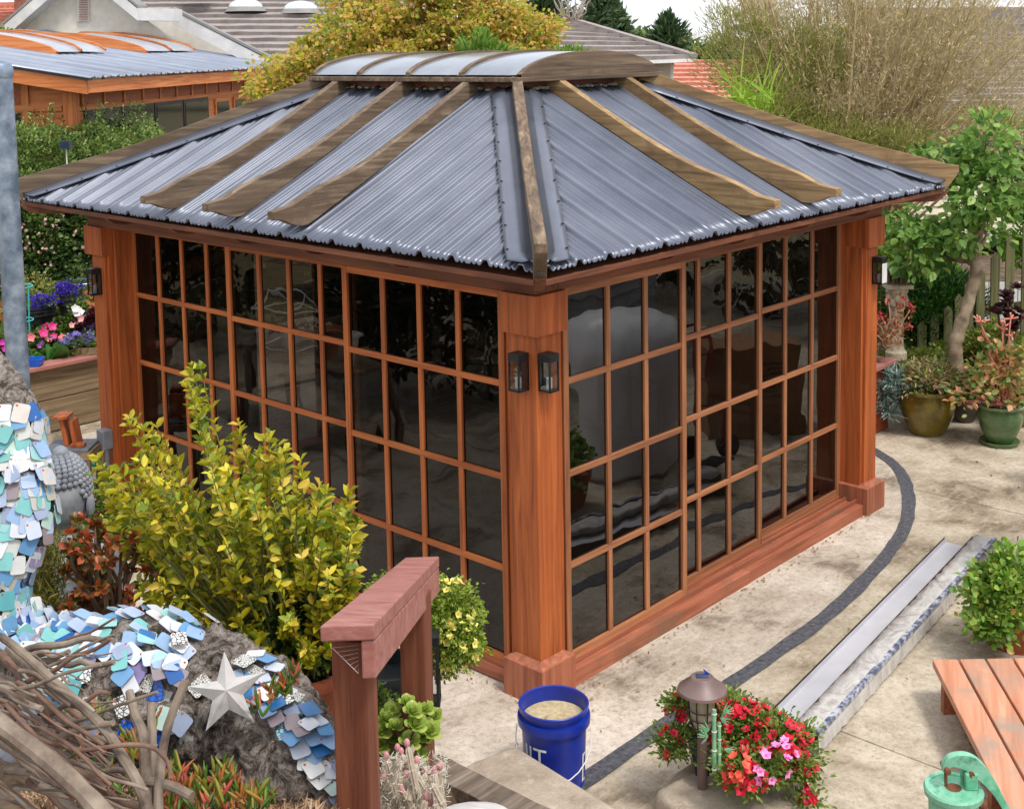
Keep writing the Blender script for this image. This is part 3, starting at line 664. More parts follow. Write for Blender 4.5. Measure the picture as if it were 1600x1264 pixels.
terra = plain('terracotta', [S(132, 62, 38), S(166, 88, 58), S(180, 110, 80)], 7, .8)
for (x_, y_, r_, h_, mt, lb) in ((-1.9, 4.25, .13, .22, terra, 'terracotta flower pot on the mirrored potting table'), (-1.9, 3.8, .11, .26, white, 'white pot at the near end of the mirrored potting table'), (-1.92, 4.85, .06, .12, white, 'little white pot inside the white framed terrarium')):
    m = MB().lathe((x_, y_, .761), [(.001, 0), (r_ * .7, 0), (r_, h_), (r_ * 1.08, h_), (r_ * 1.08, h_ + .02), (r_ * .9, h_ + .02), (r_ * .85, h_ - .02), (.001, h_ - .02)], 20)
    tag(m.obj('flower_pot', mt, smooth=True), lb, 'pot', 'pots mirrored in the left-hand glass')
# unseen shed added outside the frame to give the glass grey lined reflections
t = thing('reflection_shed', 'grey lap-sided shed added out of frame for its lined reflection in the right-hand glass', 'shed', (4.5, -4.6, 0))
lap = plain('grey_siding', [S(128, 130, 132), S(160, 162, 164)], 4, .7)
MB().box(2.2, 7.0, -6.6, -4.5, 0, 2.1).obj('wall', lap, t)
for k in range(11): MB().add([(2.16, -4.46, .05 + k * .19), (7.04, -4.46, .05 + k * .19), (7.04, -4.495, .235 + k * .19), (2.16, -4.495, .235 + k * .19)], [(0, 1, 2, 3)]).obj('siding_board', lap, t)
MB().box(2.1, 7.1, -6.7, -4.35, 2.15, 2.22).obj('roof', white, t)

# ------------------------------------------------------------------ gutter lengths on the patio
gw = plain('gutter_white', [S(172, 172, 178), S(192, 192, 198)], 3, .35, 0, .02); gd = plain('gutter_dark', [S(64, 52, 44), S(92, 78, 66)], 8, .5)
t = thing('gutter_channel', 'long bare white metal gutter channel with dark outside lying on the patio', 'gutter', (2.0, -.85, .01))
a = at(1214, 1104, z=.075); b = at(1476, 842, z=.075); a.z = b.z = .012; dd = (b - a).normalized(); sd_ = Vector((-dd.y, dd.x, 0)); a -= sd_ * .150 + dd * .12; b -= sd_ * .150
def strip(m, a, b, prof_):   # prof_ (side, z) polyline extruded from a to b
    V = [p + sd_ * s + Vector((0, 0, z)) for p in (a, b) for s, z in prof_]; n = len(prof_); return m.add(V, [(i, i + 1, i + 1 + n, i + n) for i in range(n - 1)])
strip(MB(), a, b, [(.145, .072), (.142, .074), (.138, .048), (.012, .042), (.006, .05)]).obj('channel', gw, t)
strip(MB(), a - dd * .002, b, [(.0, .070), (.0, .0), (.15, .0), (.15, .080), (.146, .080)]).obj('outer_skin', gd, t)
strip(MB(), a, b + dd * .12, [(.0, .0), (-.001, .076), (.005, .076), (.005, .01)]).obj('front_lip', gd, t)
t = thing('wrapped_gutter', 'long white metal profile wrapped in torn clear plastic, lying beside the bare gutter', 'gutter', (2.0, -1.1, .01))
a = a - sd_ * .140 - dd * .06; b = b - sd_ * .150 + dd * .10; dd = (b - a).normalized(); sd_ = Vector((-dd.y, dd.x, 0))
strip(MB(), a + dd * .02, b - dd * .02, [(.003, .0), (.003, .092), (.120, .094), (.122, .0)]).obj('profile', gw, t)
def wrapm():
    m, t_, p, o = nodes('plastic_wrap'); v = coords(t_, (9, 9, 2)); f = noise_(t_, v, 1, 6, .7, 1.2)
    c = ramp(t_, f, [S(150, 146, 142), S(196, 192, 188), S(214, 212, 208)]); t_.links.new(c, p.inputs['Base Color']); p.inputs['Roughness'].default_value = .25; bump(t_, p, f, .7, .02); return m
wrap = wrapm(); N3 = 160; V = []; rr = random.Random(3)
pr_ = [(-.010, -.0), (-.006, .05), (-.001, .100), (.04, .103), (.08, .103), (.124, .101), (.127, .03)]
for i in range(N3 + 1):
    p = a.lerp(b, i / N3)
    for j, (s_, z_) in enumerate(pr_):
        nn_ = noise.noise(Vector((i * .35, j * .9, 1)))
        q = p + sd_ * (s_ + nn_ * .006) + Vector((0, 0, z_ + nn_ * .004)); V.append(tuple(q))
npmesh('plastic_wrap', V, [(i * 7 + j, i * 7 + j + 1, i * 7 + 8 + j, i * 7 + 7 + j) for i in range(N3) for j in range(6)], wrap, t, smooth=True)
bl = plain('film_edge_blue', [S(60, 70, 96), S(120, 128, 150), S(190, 190, 196)], 26, .3, pos=[.4, .5, .6])
strip(MB(), a, b, [(-.010, .084), (-.008, .107), (.014, .1085)]).obj('film_edge', bl, t)

# ------------------------------------------------------------------ wooden deck platform at right
t = thing('deck_platform', 'low wooden platform of salmon stained boards beside the hand pump', 'platform', (2.2, -2.6, 0))
e0 = at(1455, 1030, z=.22); e1 = at(1573, 1264, z=.22); ed = (e1 - e0).normalized(); e2 = at(1600, 1027, z=.22); wd = (e2 - e0).normalized()
wd = Vector((wd.x, wd.y, 0)).normalized(); ed = Vector((ed.x, ed.y, 0)).normalized()
bw = (at(1498, 1030, z=.22) - e0).length
nb_ = 12; LL = 2.3
for i in range(nb_):
    o_ = e0 + wd * (bw * i); f0 = o_ + wd * .006; f1 = o_ + wd * (bw - .006)
    V = [Vector((p.x, p.y, z)) for z in (.182, .22) for p in (f0, f1, f1 + ed * LL, f0 + ed * LL)]
    q = MB().add(V, [(3, 2, 1, 0), (4, 5, 6, 7), (0, 1, 5, 4), (1, 2, 6, 5), (2, 3, 7, 6), (3, 0, 4, 7)])
    q.obj('board', deckw if abs(ed.x) > abs(ed.y) else deckw, t, bevel=.005, fixn=True)
for s_ in (.12, .95, 1.8):
    p0 = e0 + ed * s_; MB().beam(Vector((p0.x, p0.y, .085)) + wd * .03, Vector((p0.x, p0.y, .085)) + wd * (bw * nb_), .045, .17).obj('joist', cedar_faded['x'], t)

# ------------------------------------------------------------------ blue bucket
blue = plain('blue_plastic', [S(10, 34, 128), S(22, 52, 160)], 5, .35, 0, .05)
sand = plain('sand', [S(160, 140, 104), S(204, 188, 152)], 40, .95, 0, .5)
bc = at(865, 1097, z=.385); bc = Vector((bc.x, bc.y, .012)); H_ = .375
t = thing('bucket', 'bright blue plastic bucket half full of sand with a wire handle', 'bucket', bc)
m = MB().lathe(bc, [(.001, 0), (.132, 0), (.138, .004), (.149, .285), (.166, .287), (.168, .31), (.166, .325), (.150, .327), (.151, .35), (.160, .352), (.162, .372), (.157, .376), (.150, .372), (.148, .35), (.146, .30), (.001, .299)], 48)
m.obj('body', blue, t, smooth=True)
m = MB(); m.disc(bc + Vector((0, 0, .305)), .145, 32); m.ball(bc + Vector((-.02, -.02, .30)), .05, 10, 6, (1, 1, .5))
m.obj('sand_fill', sand, t, smooth=True)
pts = []
ha = math.atan2(-R_.y, -R_.x)
for k in range(15):
    u = k / 14; an = ha + math.pi * u * .92 - .1; an = ha - .15 + (math.pi + .1) * u
    r_ = .172 + .02 * math.sin(math.pi * u); pts.append(bc + Vector((r_ * math.cos(an), r_ * math.sin(an), .26 - .17 * math.sin(math.pi * u))))
MB().tube(pts, .0028, 6).obj('handle', white, t)
def text_mesh(s, size):
    cu = bpy.data.curves.new('txt', 'FONT'); cu.body = s; cu.size = size; cu.extrude = 0; cu.resolution_u = 2
    o = bpy.data.objects.new('txt', cu); COL.objects.link(o); bpy.context.view_layer.update()
    me = bpy.data.meshes.new_from_object(o.evaluated_get(bpy.context.evaluated_depsgraph_get())); bpy.data.objects.remove(o); return me
me = text_mesh('IIT', .12); bm = bmesh.new(); bm.from_mesh(me)
bmesh.ops.subdivide_edges(bm, edges=bm.edges, cuts=1)
camdir = math.atan2(C.y - bc.y, C.x - bc.x)
for v in bm.verts:
    an = camdir - 1.12 + v.co.x / .150; z = .14 + v.co.y; rr_ = .1385 + (.149 - .1385) * z / .285 + .0012
    v.co = Vector((rr_ * math.cos(an), rr_ * math.sin(an), z))
bm.to_mesh(me); bm.free(); o = link('lettering', me, white, t, bc)
me = text_mesh('[', .15); bm = bmesh.new(); bm.from_mesh(me)
for v in bm.verts:
    an = camdir + .98 + v.co.x / .150; z = .06 + v.co.y; rr_ = .1385 + (.149 - .1385) * z / .285 + .0012
    v.co = Vector((rr_ * math.cos(an), rr_ * math.sin(an), z))
bm.to_mesh(me); bm.free(); link('printed_mark', me, white, t, bc)

# ------------------------------------------------------------------ concrete ledge, rock, timber at the bottom
A_ = [at(806, 1165, z=.22), at(965, 1264, z=.22), at(700, 1420, z=.22), at(560, 1300, z=.22), at(738, 1190, z=.22)]
MB().prism([(p.x, p.y) for p in A_], -.02, .22).obj('concrete_step', concC, kind='structure', bevel=.012, fixn=True)
rk = MB(); Nr = 40; rr = random.Random(9); V = []
rc = at(1160, 1262, z=.0)
ob = bmesh.new(); bmesh.ops.create_icosphere(ob, subdivisions=5, radius=1)
rc = at(1158, 1290, z=.0)
for v in ob.verts:
    p = v.co.copy(); n_ = noise.noise(p * 1.6) * .18 + noise.noise(p * 5) * .04 + noise.noise(p * 14) * .012
    p *= 1 + n_; p = Vector((p.x * .36, p.y * .26, p.z * .30 if p.z > 0 else p.z * .1)); p.z = min(p.z, .16 + .025 * p.x + .012 * noise.noise(p * 9))
    v.co = (R_ * p.x + Vector((F_.x, F_.y, 0)).normalized() * p.y + Vector((0, 0, 1)) * p.z)
me = bpy.data.meshes.new('boulder'); ob.to_mesh(me); ob.free(); me.polygons.foreach_set('use_smooth', [True] * len(me.polygons))
o = link('boulder', me, concC, None, rc + Vector((0, 0, .005))); tag(o, 'smooth flat-topped sandy boulder in front of the red petunias', 'rock')
a = at(672, 1188, z=.52); b = at(905, 1305, z=.42)
tm = MB(); K = 30; V = []
dd = (b - a).normalized(); sd2 = dd.cross(Vector((0, 0, 1))).normalized(); up2 = sd2.cross(dd)
for k in range(K + 1):
    p = a.lerp(b, k / K)
    for s_, u_ in ((-1, -1), (1, -1), (1, 1), (-1, 1)):
        q = p + sd2 * s_ * .065 + up2 * (u_ * .06 - .06); q += sd2 * noise.noise(q * 7) * .012 + up2 * noise.noise(q * 9 + Vector((5, 0, 0))) * .010; V.append(tuple(q))
tm.add(V, [(4 * k + j, 4 * k + 4 + j, 4 * k + 4 + (j + 1) % 4, 4 * k + (j + 1) % 4) for k in range(K) for j in range(4)] + [(0, 1, 2, 3), tuple(4 * K + j for j in (3, 2, 1, 0))])
o = tm.obj('timber_edging', tiew, bevel=.004, fixn=True); tag(o, 'weathered grey timber lying beside the cactus, running to the bottom edge', 'timber', 'old timbers edging the garden bank')
def timber(pa, pb, w_, h_, lab):
    o = MB().beam(pa, pb, w_, h_).obj('timber_edging', tiew, bevel=.01, fixn=True); tag(o, lab, 'timber', 'old timbers edging the garden bank')
timber(at(480, 1098, d=4.75), at(540, 1122, d=4.7), .12, .11, 'upper short grey timber between the terracotta pot and the redwood post')
timber(at(474, 1128, d=4.7), at(560, 1170, d=4.6), .12, .10, 'lower short grey timber half hidden behind the redwood post')
# block wall holding the bank towards the patio
V = []; 
# white stone
ob = bmesh.new(); bmesh.ops.create_icosphere(ob, subdivisions=4, radius=1)
for v in ob.verts: v.co = Vector((v.co.x * .26, v.co.y * .2, v.co.z * .07)) * (1 + .15 * noise.noise(v.co * 2.2))
me = bpy.data.meshes.new('flat_stone'); ob.to_mesh(me); ob.free(); me.polygons.foreach_set('use_smooth', [True] * len(me.polygons))
pw = at(715, 1325, d=4.5); o = link('flat_stone', me, plain('white_stone', [S(190, 186, 184), S(220, 218, 216)], 7, .8), None, pw); tag(o, 'pale white flat stone at the bottom edge below the grey timber', 'rock')

# ------------------------------------------------------------------ redwood hand rail in the foreground
t = thing('hand_rail', 'redwood hand rail of two square posts with a flat sloping cap board', 'railing', at(548, 1264, d=3.1))
nl = at(500, 978, d=3.05); nr = at(585, 975, d=3.02); fl_ = at(633, 871, d=4.75); fr_ = at(686, 869, d=4.70)
def hexa(m, q, dn):
    V = [p for p in q] + [p - dn for p in q]
    return m.add([V[i] for i in (4, 5, 6, 7, 0, 1, 2, 3)], [(3, 2, 1, 0), (4, 5, 6, 7), (0, 1, 5, 4), (1, 2, 6, 5), (2, 3, 7, 6), (3, 0, 4, 7)])
hexa(MB(), [nl, nr, fr_, fl_], Vector((0, 0, .04))).obj('cap_board', redwood['y'], t, bevel=.004, fixn=True)
dl = (nr - nl).normalized() * .036; dz_ = Vector((0, 0, .0415)); ins = (fl_ - nl).normalized() * .0
hexa(MB(), [nr - dl * 1.0 - dz_ + (fr_ - nr).normalized() * .006, nr - dz_ - dl * .02 + (fr_ - nr).normalized() * .006, fr_ - dz_ - dl * .02 - (fr_ - nr).normalized() * .006, fr_ - dl - dz_ - (fr_ - nr).normalized() * .006], Vector((0, 0, .095))).obj('side_board', redwood['y'], t, bevel=.004, fixn=True)
def rpost(px, py, d_, zb_, w_=.088):
    c_ = at(px, py, d=d_); rh = Vector((nr - nl)).normalized(); rh = Vector((rh.x, rh.y, 0)).normalized(); fh = Vector((-rh.y, rh.x, 0)) if Vector((-rh.y, rh.x, 0)).dot(F_) > 0 else Vector((rh.y, -rh.x, 0))
    V = [c_ + rh * (i * w_ / 2) + fh * (w_ * j) for i, j in ((-1, 0), (1, 0), (1, 1), (-1, 1))]
    MB().add([Vector((v.x, v.y, zb_)) for v in V] + [Vector((v.x, v.y, c_.z)) for v in V], [(3, 2, 1, 0), (4, 5, 6, 7), (0, 1, 5, 4), (1, 2, 6, 5), (2, 3, 7, 6), (3, 0, 4, 7)]).obj('post', redpost, t, bevel=.005, fixn=True)
rpost(543, 1003, 3.12, 1.0); rpost(642, 935, 4.2, .6)
web = plain('cobweb', [S(150, 140, 134), S(190, 184, 178)], 30, .9)
m = MB(); q0 = at(519, 1012, d=3.09); q1 = at(560, 1052, d=3.07)
for k in range(7): m.tube([q0.lerp(q1, k / 6), at(560, 1008 + k * 6, d=3.08)], .0006, 3)
m.tube([q0, q1], .0012, 3); m.obj('cobweb', web, t)

# ------------------------------------------------------------------ galvanised pole
p = at(0, 100, d=4.2); t = thing('steel_pole', 'tall galvanised steel pole with a flat cap at the left edge', 'pole', (p.x, p.y, 1.0))
MB().tube([(p.x, p.y, .2), (p.x, p.y, p.z - .03)], .037, 24).obj('tube', steel, t, smooth=True)
MB().lathe((p.x, p.y, p.z - .045), [(.0395, 0), (.0415, .01), (.0405, .03), (.034, .045), (.02, .052), (.001, .054)], 24).obj('cap', steel, t, smooth=True)

# ------------------------------------------------------------------ driftwood log covered in paint chips
def barkmat():
    m, t, p, o = nodes('driftwood_bark'); v = coords(t, (12, 12, 12), False); f = noise_(t, v, 1, 10, .8, 2.2)
    v2 = coords(t, (55, 55, 55), False); f2 = noise_(t, v2, 1, 6, .7, .8)
    c = ramp(t, f, [S(34, 26, 22), S(120, 106, 94), S(182, 170, 160), S(214, 206, 198)], [.38, .46, .53, .64]); c = mixc(t, ramp(t, f2, [(.7, .7, .7), (0, 0, 0)], [.32, .5]), c, S(58, 46, 38))
    t.links.new(c, p.inputs['Base Color']); p.inputs['Roughness'].default_value = .9
    ad = t.nodes.new('ShaderNodeMath'); ad.operation = 'ADD'; t.links.new(f, ad.inputs[0]); t.links.new(f2, ad.inputs[1]); bump(t, p, ad.outputs[0], 1.0, .03); return m
bark = barkmat()
logp = [(-30, 560, 3.85, .05), (22, 640, 3.80, .07), (20, 700, 3.78, .075), (32, 760, 3.75, .08), (25, 830, 3.72, .085), (-5, 900, 3.70, .095), (-12, 980, 3.68, .11), (60, 1050, 3.68, .13), (130, 1070, 3.66, .15), (210, 1075, 3.62, .17), (300, 1100, 3.60, .19), (390, 1130, 3.55, .17), (455, 1190, 3.45, .14), (510, 1270, 3.35, .12), (560, 1370, 3.25, .11)]
cp = [at(a_, b_, d=c_) for a_, b_, c_, _ in logp]
cs = smooth_line([tuple(p) for p in cp], 12); rs = []
for i in range(len(logp) - 1):
    for s_ in range(12): rs.append(logp[i][3] + (logp[i + 1][3] - logp[i][3]) * s_ / 12)
rs.append(logp[-1][3])
def log_surface(i, an, extra=0.0):
    i = max(0, min(len(cs) - 1, i)); p = cs[i]; d_ = (cs[min(i + 1, len(cs) - 1)] - cs[max(i - 1, 0)]).normalized()
    tc_ = (C - p).normalized(); a1 = (tc_ - d_ * tc_.dot(d_)).normalized(); a2 = d_.cross(a1)       # a1 faces the viewer side of the log
    n_ = a1 * math.cos(an) + a2 * math.sin(an)
    q = p + n_ * rs[i]
    q2 = q + Vector((noise.noise(q * 8), noise.noise(q * 8 + Vector((9, 0, 0))), 0)) * .05
    h = .20 * noise.noise(q * 4.0) + .34 * (.35 - abs(noise.noise(Vector((q2.x * 10, q2.y * 10, q2.z * 10 + 4))))) + .22 * (.3 - abs(noise.noise(q2 * 26))) + .07 * noise.noise(q * 60)
    return p + n_ * (rs[i] * (1 + h) + extra), n_, d_
logt = thing('driftwood_log', 'gnarled grey driftwood trunk shingled with blue and white paint sample chips', 'driftwood', at(250, 1200, d=3.6))
NA = 90; V = []; sub = 4
idx = [i / sub for i in range((len(cs) - 1) * sub + 1)]
for fi in idx:
    i = int(fi); f_ = fi - i
    for k in range(NA):
        an = 2 * math.pi * k / NA; q, n_, d_ = log_surface(i, an)
        if f_ > 0: q2, _, _ = log_surface(i + 1, an); q = q.lerp(q2, f_); q = q + n_ * rs[i] * .06 * noise.noise(q * 35)
        V.append(tuple(q))
npmesh('wood', V, [(j * NA + k, j * NA + (k + 1) % NA, (j + 1) * NA + (k + 1) % NA, (j + 1) * NA + k) for j in range(len(idx) - 1) for k in range(NA)], bark, logt, smooth=True)
def chipmesh(name, mt, w_=.043, h_=.052):
    m = MB(); pts = []; r_ = .007
    for cx, cy, a0 in ((w_ / 2 - r_, h_ - r_, 0), (-w_ / 2 + r_, h_ - r_, 90), (-w_ / 2 + r_, r_, 180), (w_ / 2 - r_, r_, 270)):
        for k in range(3): q = math.radians(a0 + 45 * k); pts.append((cx + r_ * math.cos(q), cy + r_ * math.sin(q)))
    m.prism(pts, 0, .0016)
    m.mi = 1; m.add([(-w_ * .32 + .0038 * math.cos(q), h_ * .86 + .0038 * math.sin(q), .0019) for q in [2 * math.pi * k / 6 for k in range(6)]], [tuple(range(6))])
    me = m.mesh(name); me.materials.append(mt); me.materials.append(terra); return me
pal = [(212, 216, 222), (196, 204, 220), (168, 186, 214), (224, 224, 222), (140, 172, 208), (96, 150, 196), (40, 108, 168), (30, 88, 160), (150, 200, 200), (120, 188, 186), (90, 170, 176), (186, 214, 204), (150, 140, 178), (132, 120, 168), (142, 128, 134), (196, 190, 182), (176, 178, 160), (150, 164, 190), (204, 206, 200)]
chipm = []
for k, c_ in enumerate(pal):
    chipm.append(chipmesh('paint_chip', plain('chip_colour_%02d' % k, [S(*c_, .74), S(*[min(255, q + 12) for q in c_], .82)], 14, .28, 0, .03)))
def crackle(name, base, line, sc):
    m, t_, p, o = nodes(name); v = coords(t_, sc); vo = t_.nodes.new('ShaderNodeTexVoronoi'); vo.feature = 'DISTANCE_TO_EDGE'; vo.inputs['Scale'].default_value = 1; t_.links.new(v, vo.inputs['Vector'])
    c_ = ramp(t_, vo.outputs['Distance'], [line, base], [.06, .11]); t_.links.new(c_, p.inputs['Base Color']); p.inputs['Roughness'].default_value = .3; return m
chipc = [chipmesh('paint_chip', crackle('chip_crackle_white', S(210, 210, 206), S(50, 50, 54), 90)), chipmesh('paint_chip', crackle('chip_crackle_teal', S(150, 196, 206), S(24, 60, 96), 90)), chipmesh('paint_chip', crackle('chip_speckle', S(206, 206, 200), S(30, 30, 32), 160)), chipmesh('paint_chip', crackle('chip_crackle_blue', S(30, 96, 190), S(14, 48, 120), 80))]
def put_chip(i, an, tipdir, lift=.012, roll=0, me=None, tilt=.18):
    q, n_, d_ = log_surface(i, an, lift); y_ = (tipdir - n_ * tipdir.dot(n_))
    if y_.length < .05: y_ = d_
    y_ = y_.normalized(); y_ = (Matrix.Rotation(roll, 3, n_) @ y_); n2 = (n_ + y_ * tilt + Vector((random.uniform(-.08, .08), random.uniform(-.08, .08), random.uniform(-.08, .08)))).normalized()
    y_ = (y_ - n2 * y_.dot(n2)).normalized(); x_ = y_.cross(n2)
    M = Matrix((x_, y_, n2)).transposed().to_4x4(); M.translation = q - y_ * .03
    s_ = random.uniform(.92, 1.14); M = M @ Matrix.Diagonal((s_, s_, 1, 1))
    inst('paint_chip', me or random.choice(chipm), M, logt)
T = len(cs) - 1
def ci(k): return int(k * 12)
random.seed(21)
up = Vector((0, 0, 1)); 
# chips along the left upright limb: overlapping shingles pointing down the limb
row = 0
for i in range(14, ci(6.3), 2):
    row += 1
    for an in (-1.25, -.8, -.35, .1, .55, 1.0, 1.45):
        if random.random() < .94:
            i2 = i + random.randint(-1, 1); w_ = [0, 1, 3, 11, 16, 15, 18, 5, 17, 4, 8, 9, 1, 18, 2] if random.random() < .8 else list(range(19))
            d_ = (cs[min(i2 + 1, T)] - cs[i2]).normalized(); put_chip(i2, an + random.uniform(-.15, .15) + (.25 if row % 2 else 0), -d_ if i < 40 else -d_, .014 + .004 * random.random(), random.uniform(-.4, .4), chipm[random.choice(w_)], .22)
# dense ridge strip along the top of the horizontal part (angle toward +up)
def up_angle(i):
    p = cs[i]; d_ = (cs[min(i + 1, T)] - cs[max(i - 1, 0)]).normalized(); tc_ = (C - p).normalized(); a1 = (tc_ - d_ * tc_.dot(d_)).normalized(); a2 = d_.cross(a1)
    return math.atan2(up.dot(a2), up.dot(a1))
for i in range(ci(6.2), ci(10.0), 2):
    ua = up_angle(i); sg = 1 if ua > 0 else -1
    for off_ in (.4, .15, -.1, -.35, -.6):
        if random.random() < .9: put_chip(i + random.randint(-1, 1), ua + sg * off_ * 1.0 * 1, (cs[i] - cs[min(i + 1, T)]).normalized() * -1 + up * .2, .016, random.uniform(-.5, .5), chipm[random.choice([0, 1, 1, 2, 2, 4, 4, 5, 5, 6, 17, 3, 8, 9])], .3)
# chips on the viewer-facing side, tips down
for i in range(ci(6.4), ci(9.9), 3):
    ua = up_angle(i); sg = 1 if ua > 0 else -1
    for fr in ((.2, .38, .56) if i > ci(8.8) else (.2, .36, .52, .68)):
        if random.random() < .85: put_chip(i + random.randint(-2, 2), ua * (1 - fr * 1.55), up + Vector((random.uniform(-.5, .5), 0, 0)), .02, random.uniform(-.8, .8), random.choice(chipc) if random.random() < .14 else chipm[random.choice([0, 1, 2, 4, 4, 5, 5, 6, 7, 8, 9, 9, 10, 10, 11, 12, 13, 14, 15, 17])], .1)
for i in range(ci(7.6), ci(10.6), 2):
    ua = up_angle(i)
    for fr in (.55, .75, .95, 1.15):
        if random.random() < .42: put_chip(i, ua * (1 - fr * 1.3), up, .02, random.uniform(-.7, .7), random.choice(chipc) if random.random() < .25 else random.choice(chipm), .1)
for i in range(ci(10.9), T - 2, 2):
    ua = up_angle(i)
    for fr in (-.1, .12, .3, .48):
        if random.random() < .92: put_chip(i, ua * (1 - fr * 1.3), up + (cs[i - 1] - cs[i]).normalized(), .018, random.uniform(-.5, .5), random.choice(chipc) if random.random() < .1 else chipm[random.choice([0, 1, 3, 3, 2, 5, 6, 11, 14, 18, 4, 17])], .2)
# star
sp = at(355, 1081, d=3.34); tocam = (C - sp).normalized(); yv = (up - tocam * up.dot(tocam)).normalized(); xv = yv.cross(tocam)
fz = (tocam * .93 + yv * .16 - xv * .1).normalized(); yv = (yv - fz * yv.dot(fz)).normalized(); xv = yv.cross(fz)
m = MB(); n = 5; ring = []
for k in range(10):
    q = math.radians(90 + 36 * k + 3); r_ = .104 if k % 2 == 0 else .042; ring.append(sp + xv * r_ * math.cos(q) + yv * r_ * math.sin(q) - fz * (.0 if k % 2 == 0 else .006))
m.add(ring + [sp + fz * .026], [(k, (k + 1) % 10, 10) for k in range(10)])
m.add([p - fz * .003 for p in ring] , [tuple(range(9, -1, -1))])
o = m.obj('metal_star', plain('star_white', [S(146, 144, 140), S(178, 176, 174), S(190, 186, 182)], 14, .7, 0, .1, pos=[.3, .5, .7])); tag(o, 'white painted metal barn star hanging on the driftwood log', 'star')

# ------------------------------------------------------------------ pile of bare branches, bottom left
stk = plain('bare_branch', [S(76, 62, 52), S(124, 110, 96), S(152, 138, 122)], 12, .8, 0, .4, .006)
stk2 = plain('bare_branch_dark', [S(64, 44, 36), S(110, 84, 70), S(140, 112, 96)], 12, .8, 0, .4, .006)
t = thing('branch_pile', 'heap of bare grey branches in the bottom left corner', 'branches', at(100, 1264, d=2.8))
def px_tube(pts, d0, d1, r0, r1, mt):
    P = [at(x_, y_, d=d0 + (d1 - d0) * i / (len(pts) - 1)) for i, (x_, y_) in enumerate(pts)]
    S_ = smooth_line([tuple(p) for p in P], 5); n = len(S_); rr_ = [r0 + (r1 - r0) * i / (n - 1) for i in range(n)]
    rr_ = [r_ * (1 + .12 * noise.noise(Vector((i * .9, r0 * 900, 0)))) for i, r_ in enumerate(rr_)]
    MB().tube(S_, rr_, 9).obj('branch', mt, t, smooth=True)
px_tube([(-30, 985), (10, 1000), (72, 1053), (156, 1130), (187, 1174), (219, 1231), (240, 1300)], 2.75, 2.6, .0075, .013, stk)
px_tube([(-20, 1050), (0, 1061), (58, 1096), (110, 1128), (125, 1133)], 2.9, 2.8, .014, .010, stk)
px_tube([(-20, 1110), (0, 1130), (58, 1174), (115, 1223), (180, 1290)], 2.65, 2.55, .018, .021, stk)
px_tube([(202, 1080), (212, 1120), (225, 1160), (228, 1290)], 2.8, 2.65, .009, .013, stk)
px_tube([(236, 1098), (239, 1188), (245, 1290)], 2.78, 2.65, .009, .012, stk)
px_tube([(290, 1062), (262, 1136), (250, 1211), (246, 1290)], 2.72, 2.62, .0085, .011, stk)
px_tube([(222, 1222), (244, 1222), (274, 1231), (300, 1244)], 2.68, 2.62, .010, .011, stk)
px_tube([(60, 1150), (69, 1156), (121, 1171), (160, 1168), (201, 1163), (239, 1168), (262, 1190), (267, 1215)], 2.66, 2.6, .0045, .005, stk2)
rr = random.Random(12)
for k in range(120):
    x0_ = rr.uniform(-40, 110); y0_ = rr.uniform(1010, 1240); ln = rr.uniform(90, 230); sl_ = rr.uniform(.35, 1.2) if rr.random() < .8 else rr.uniform(-.6, .2)
    x1_ = min(x0_ + ln / math.sqrt(1 + sl_ * sl_), 265 - (0 if y0_ > 1150 else 90)); y1_ = y0_ + (x1_ - x0_) * sl_
    if y0_ < 1090 - .0 * x0_ + 0 and x0_ > 60: continue
    d_ = rr.uniform(2.65, 3.05); r_ = rr.choice([.002, .0025, .003, .004, .005, .006, .009])
    P = [(x0_ + (x1_ - x0_) * q / 5 + rr.uniform(-4, 4), y0_ + (y1_ - y0_) * q / 5 + rr.uniform(-5, 5)) for q in range(6)]
    px_tube(P, d_, d_ - .08, r_, r_ * .7, rr.choice([stk, stk, stk2]))

# ------------------------------------------------------------------ shared plant builders
def ground_h(x, y): return max(bank_h(x, y), 0)
def terracotta_pot(name, c_, r_, h_, mt, parent=None, label=None, cat=None, group=None, saucer=None, rim=.02):
    m = MB().lathe(c_, [(.001, .0), (r_ * .66, .0), (r_ * .98, h_ - .04), (r_ * 1.08, h_ - .04), (r_ * 1.1, h_), (r_ * .95, h_), (r_ * .93, h_ - .05), (.001, h_ - .05)], 30)
    o = m.obj(name, mt, parent, smooth=True); return o
stem_g = plain('green_stem', [S(86, 92, 40), S(120, 120, 60)], 10, .7); stem_b = plain('brown_stem', [S(84, 62, 44), S(120, 94, 70)], 10, .8)

# big golden euonymus in a terracotta pot --------------------------------
eu = leafmat('golden_leaf', [S(80, 106, 26), S(134, 150, 34), S(184, 180, 40), S(214, 196, 44), S(156, 164, 44), S(222, 190, 70)], .42, .4, [0, .2, .45, .65, .85, 1], clump=4)
pc = at(470, 1082, d=4.45); pc = Vector((pc.x, pc.y, pc.z - .15))
sh = thing('golden_shrub', 'big yellow-green leaved shrub growing in a terracotta pot before the glass wall', 'shrub', pc)
terracotta_pot('pot', pc, .17, .26, terra, sh)
MB().disc(pc + Vector((0, 0, .215)), .155).obj('soil_fill', soil, sh)
tips = []
outline = [(150, 720, 4.6), (200, 650, 4.5), (245, 668, 4.5), (300, 575, 4.35), (292, 600, 4.35), (330, 690, 4.4), (372, 660, 4.5), (420, 675, 4.4), (445, 705, 4.35), (470, 720, 4.4), (500, 760, 4.35), (545, 790, 4.3), (560, 815, 4.3), (540, 850, 4.25), (530, 900, 4.2), (500, 960, 4.15)]
rr = random.Random(31); 
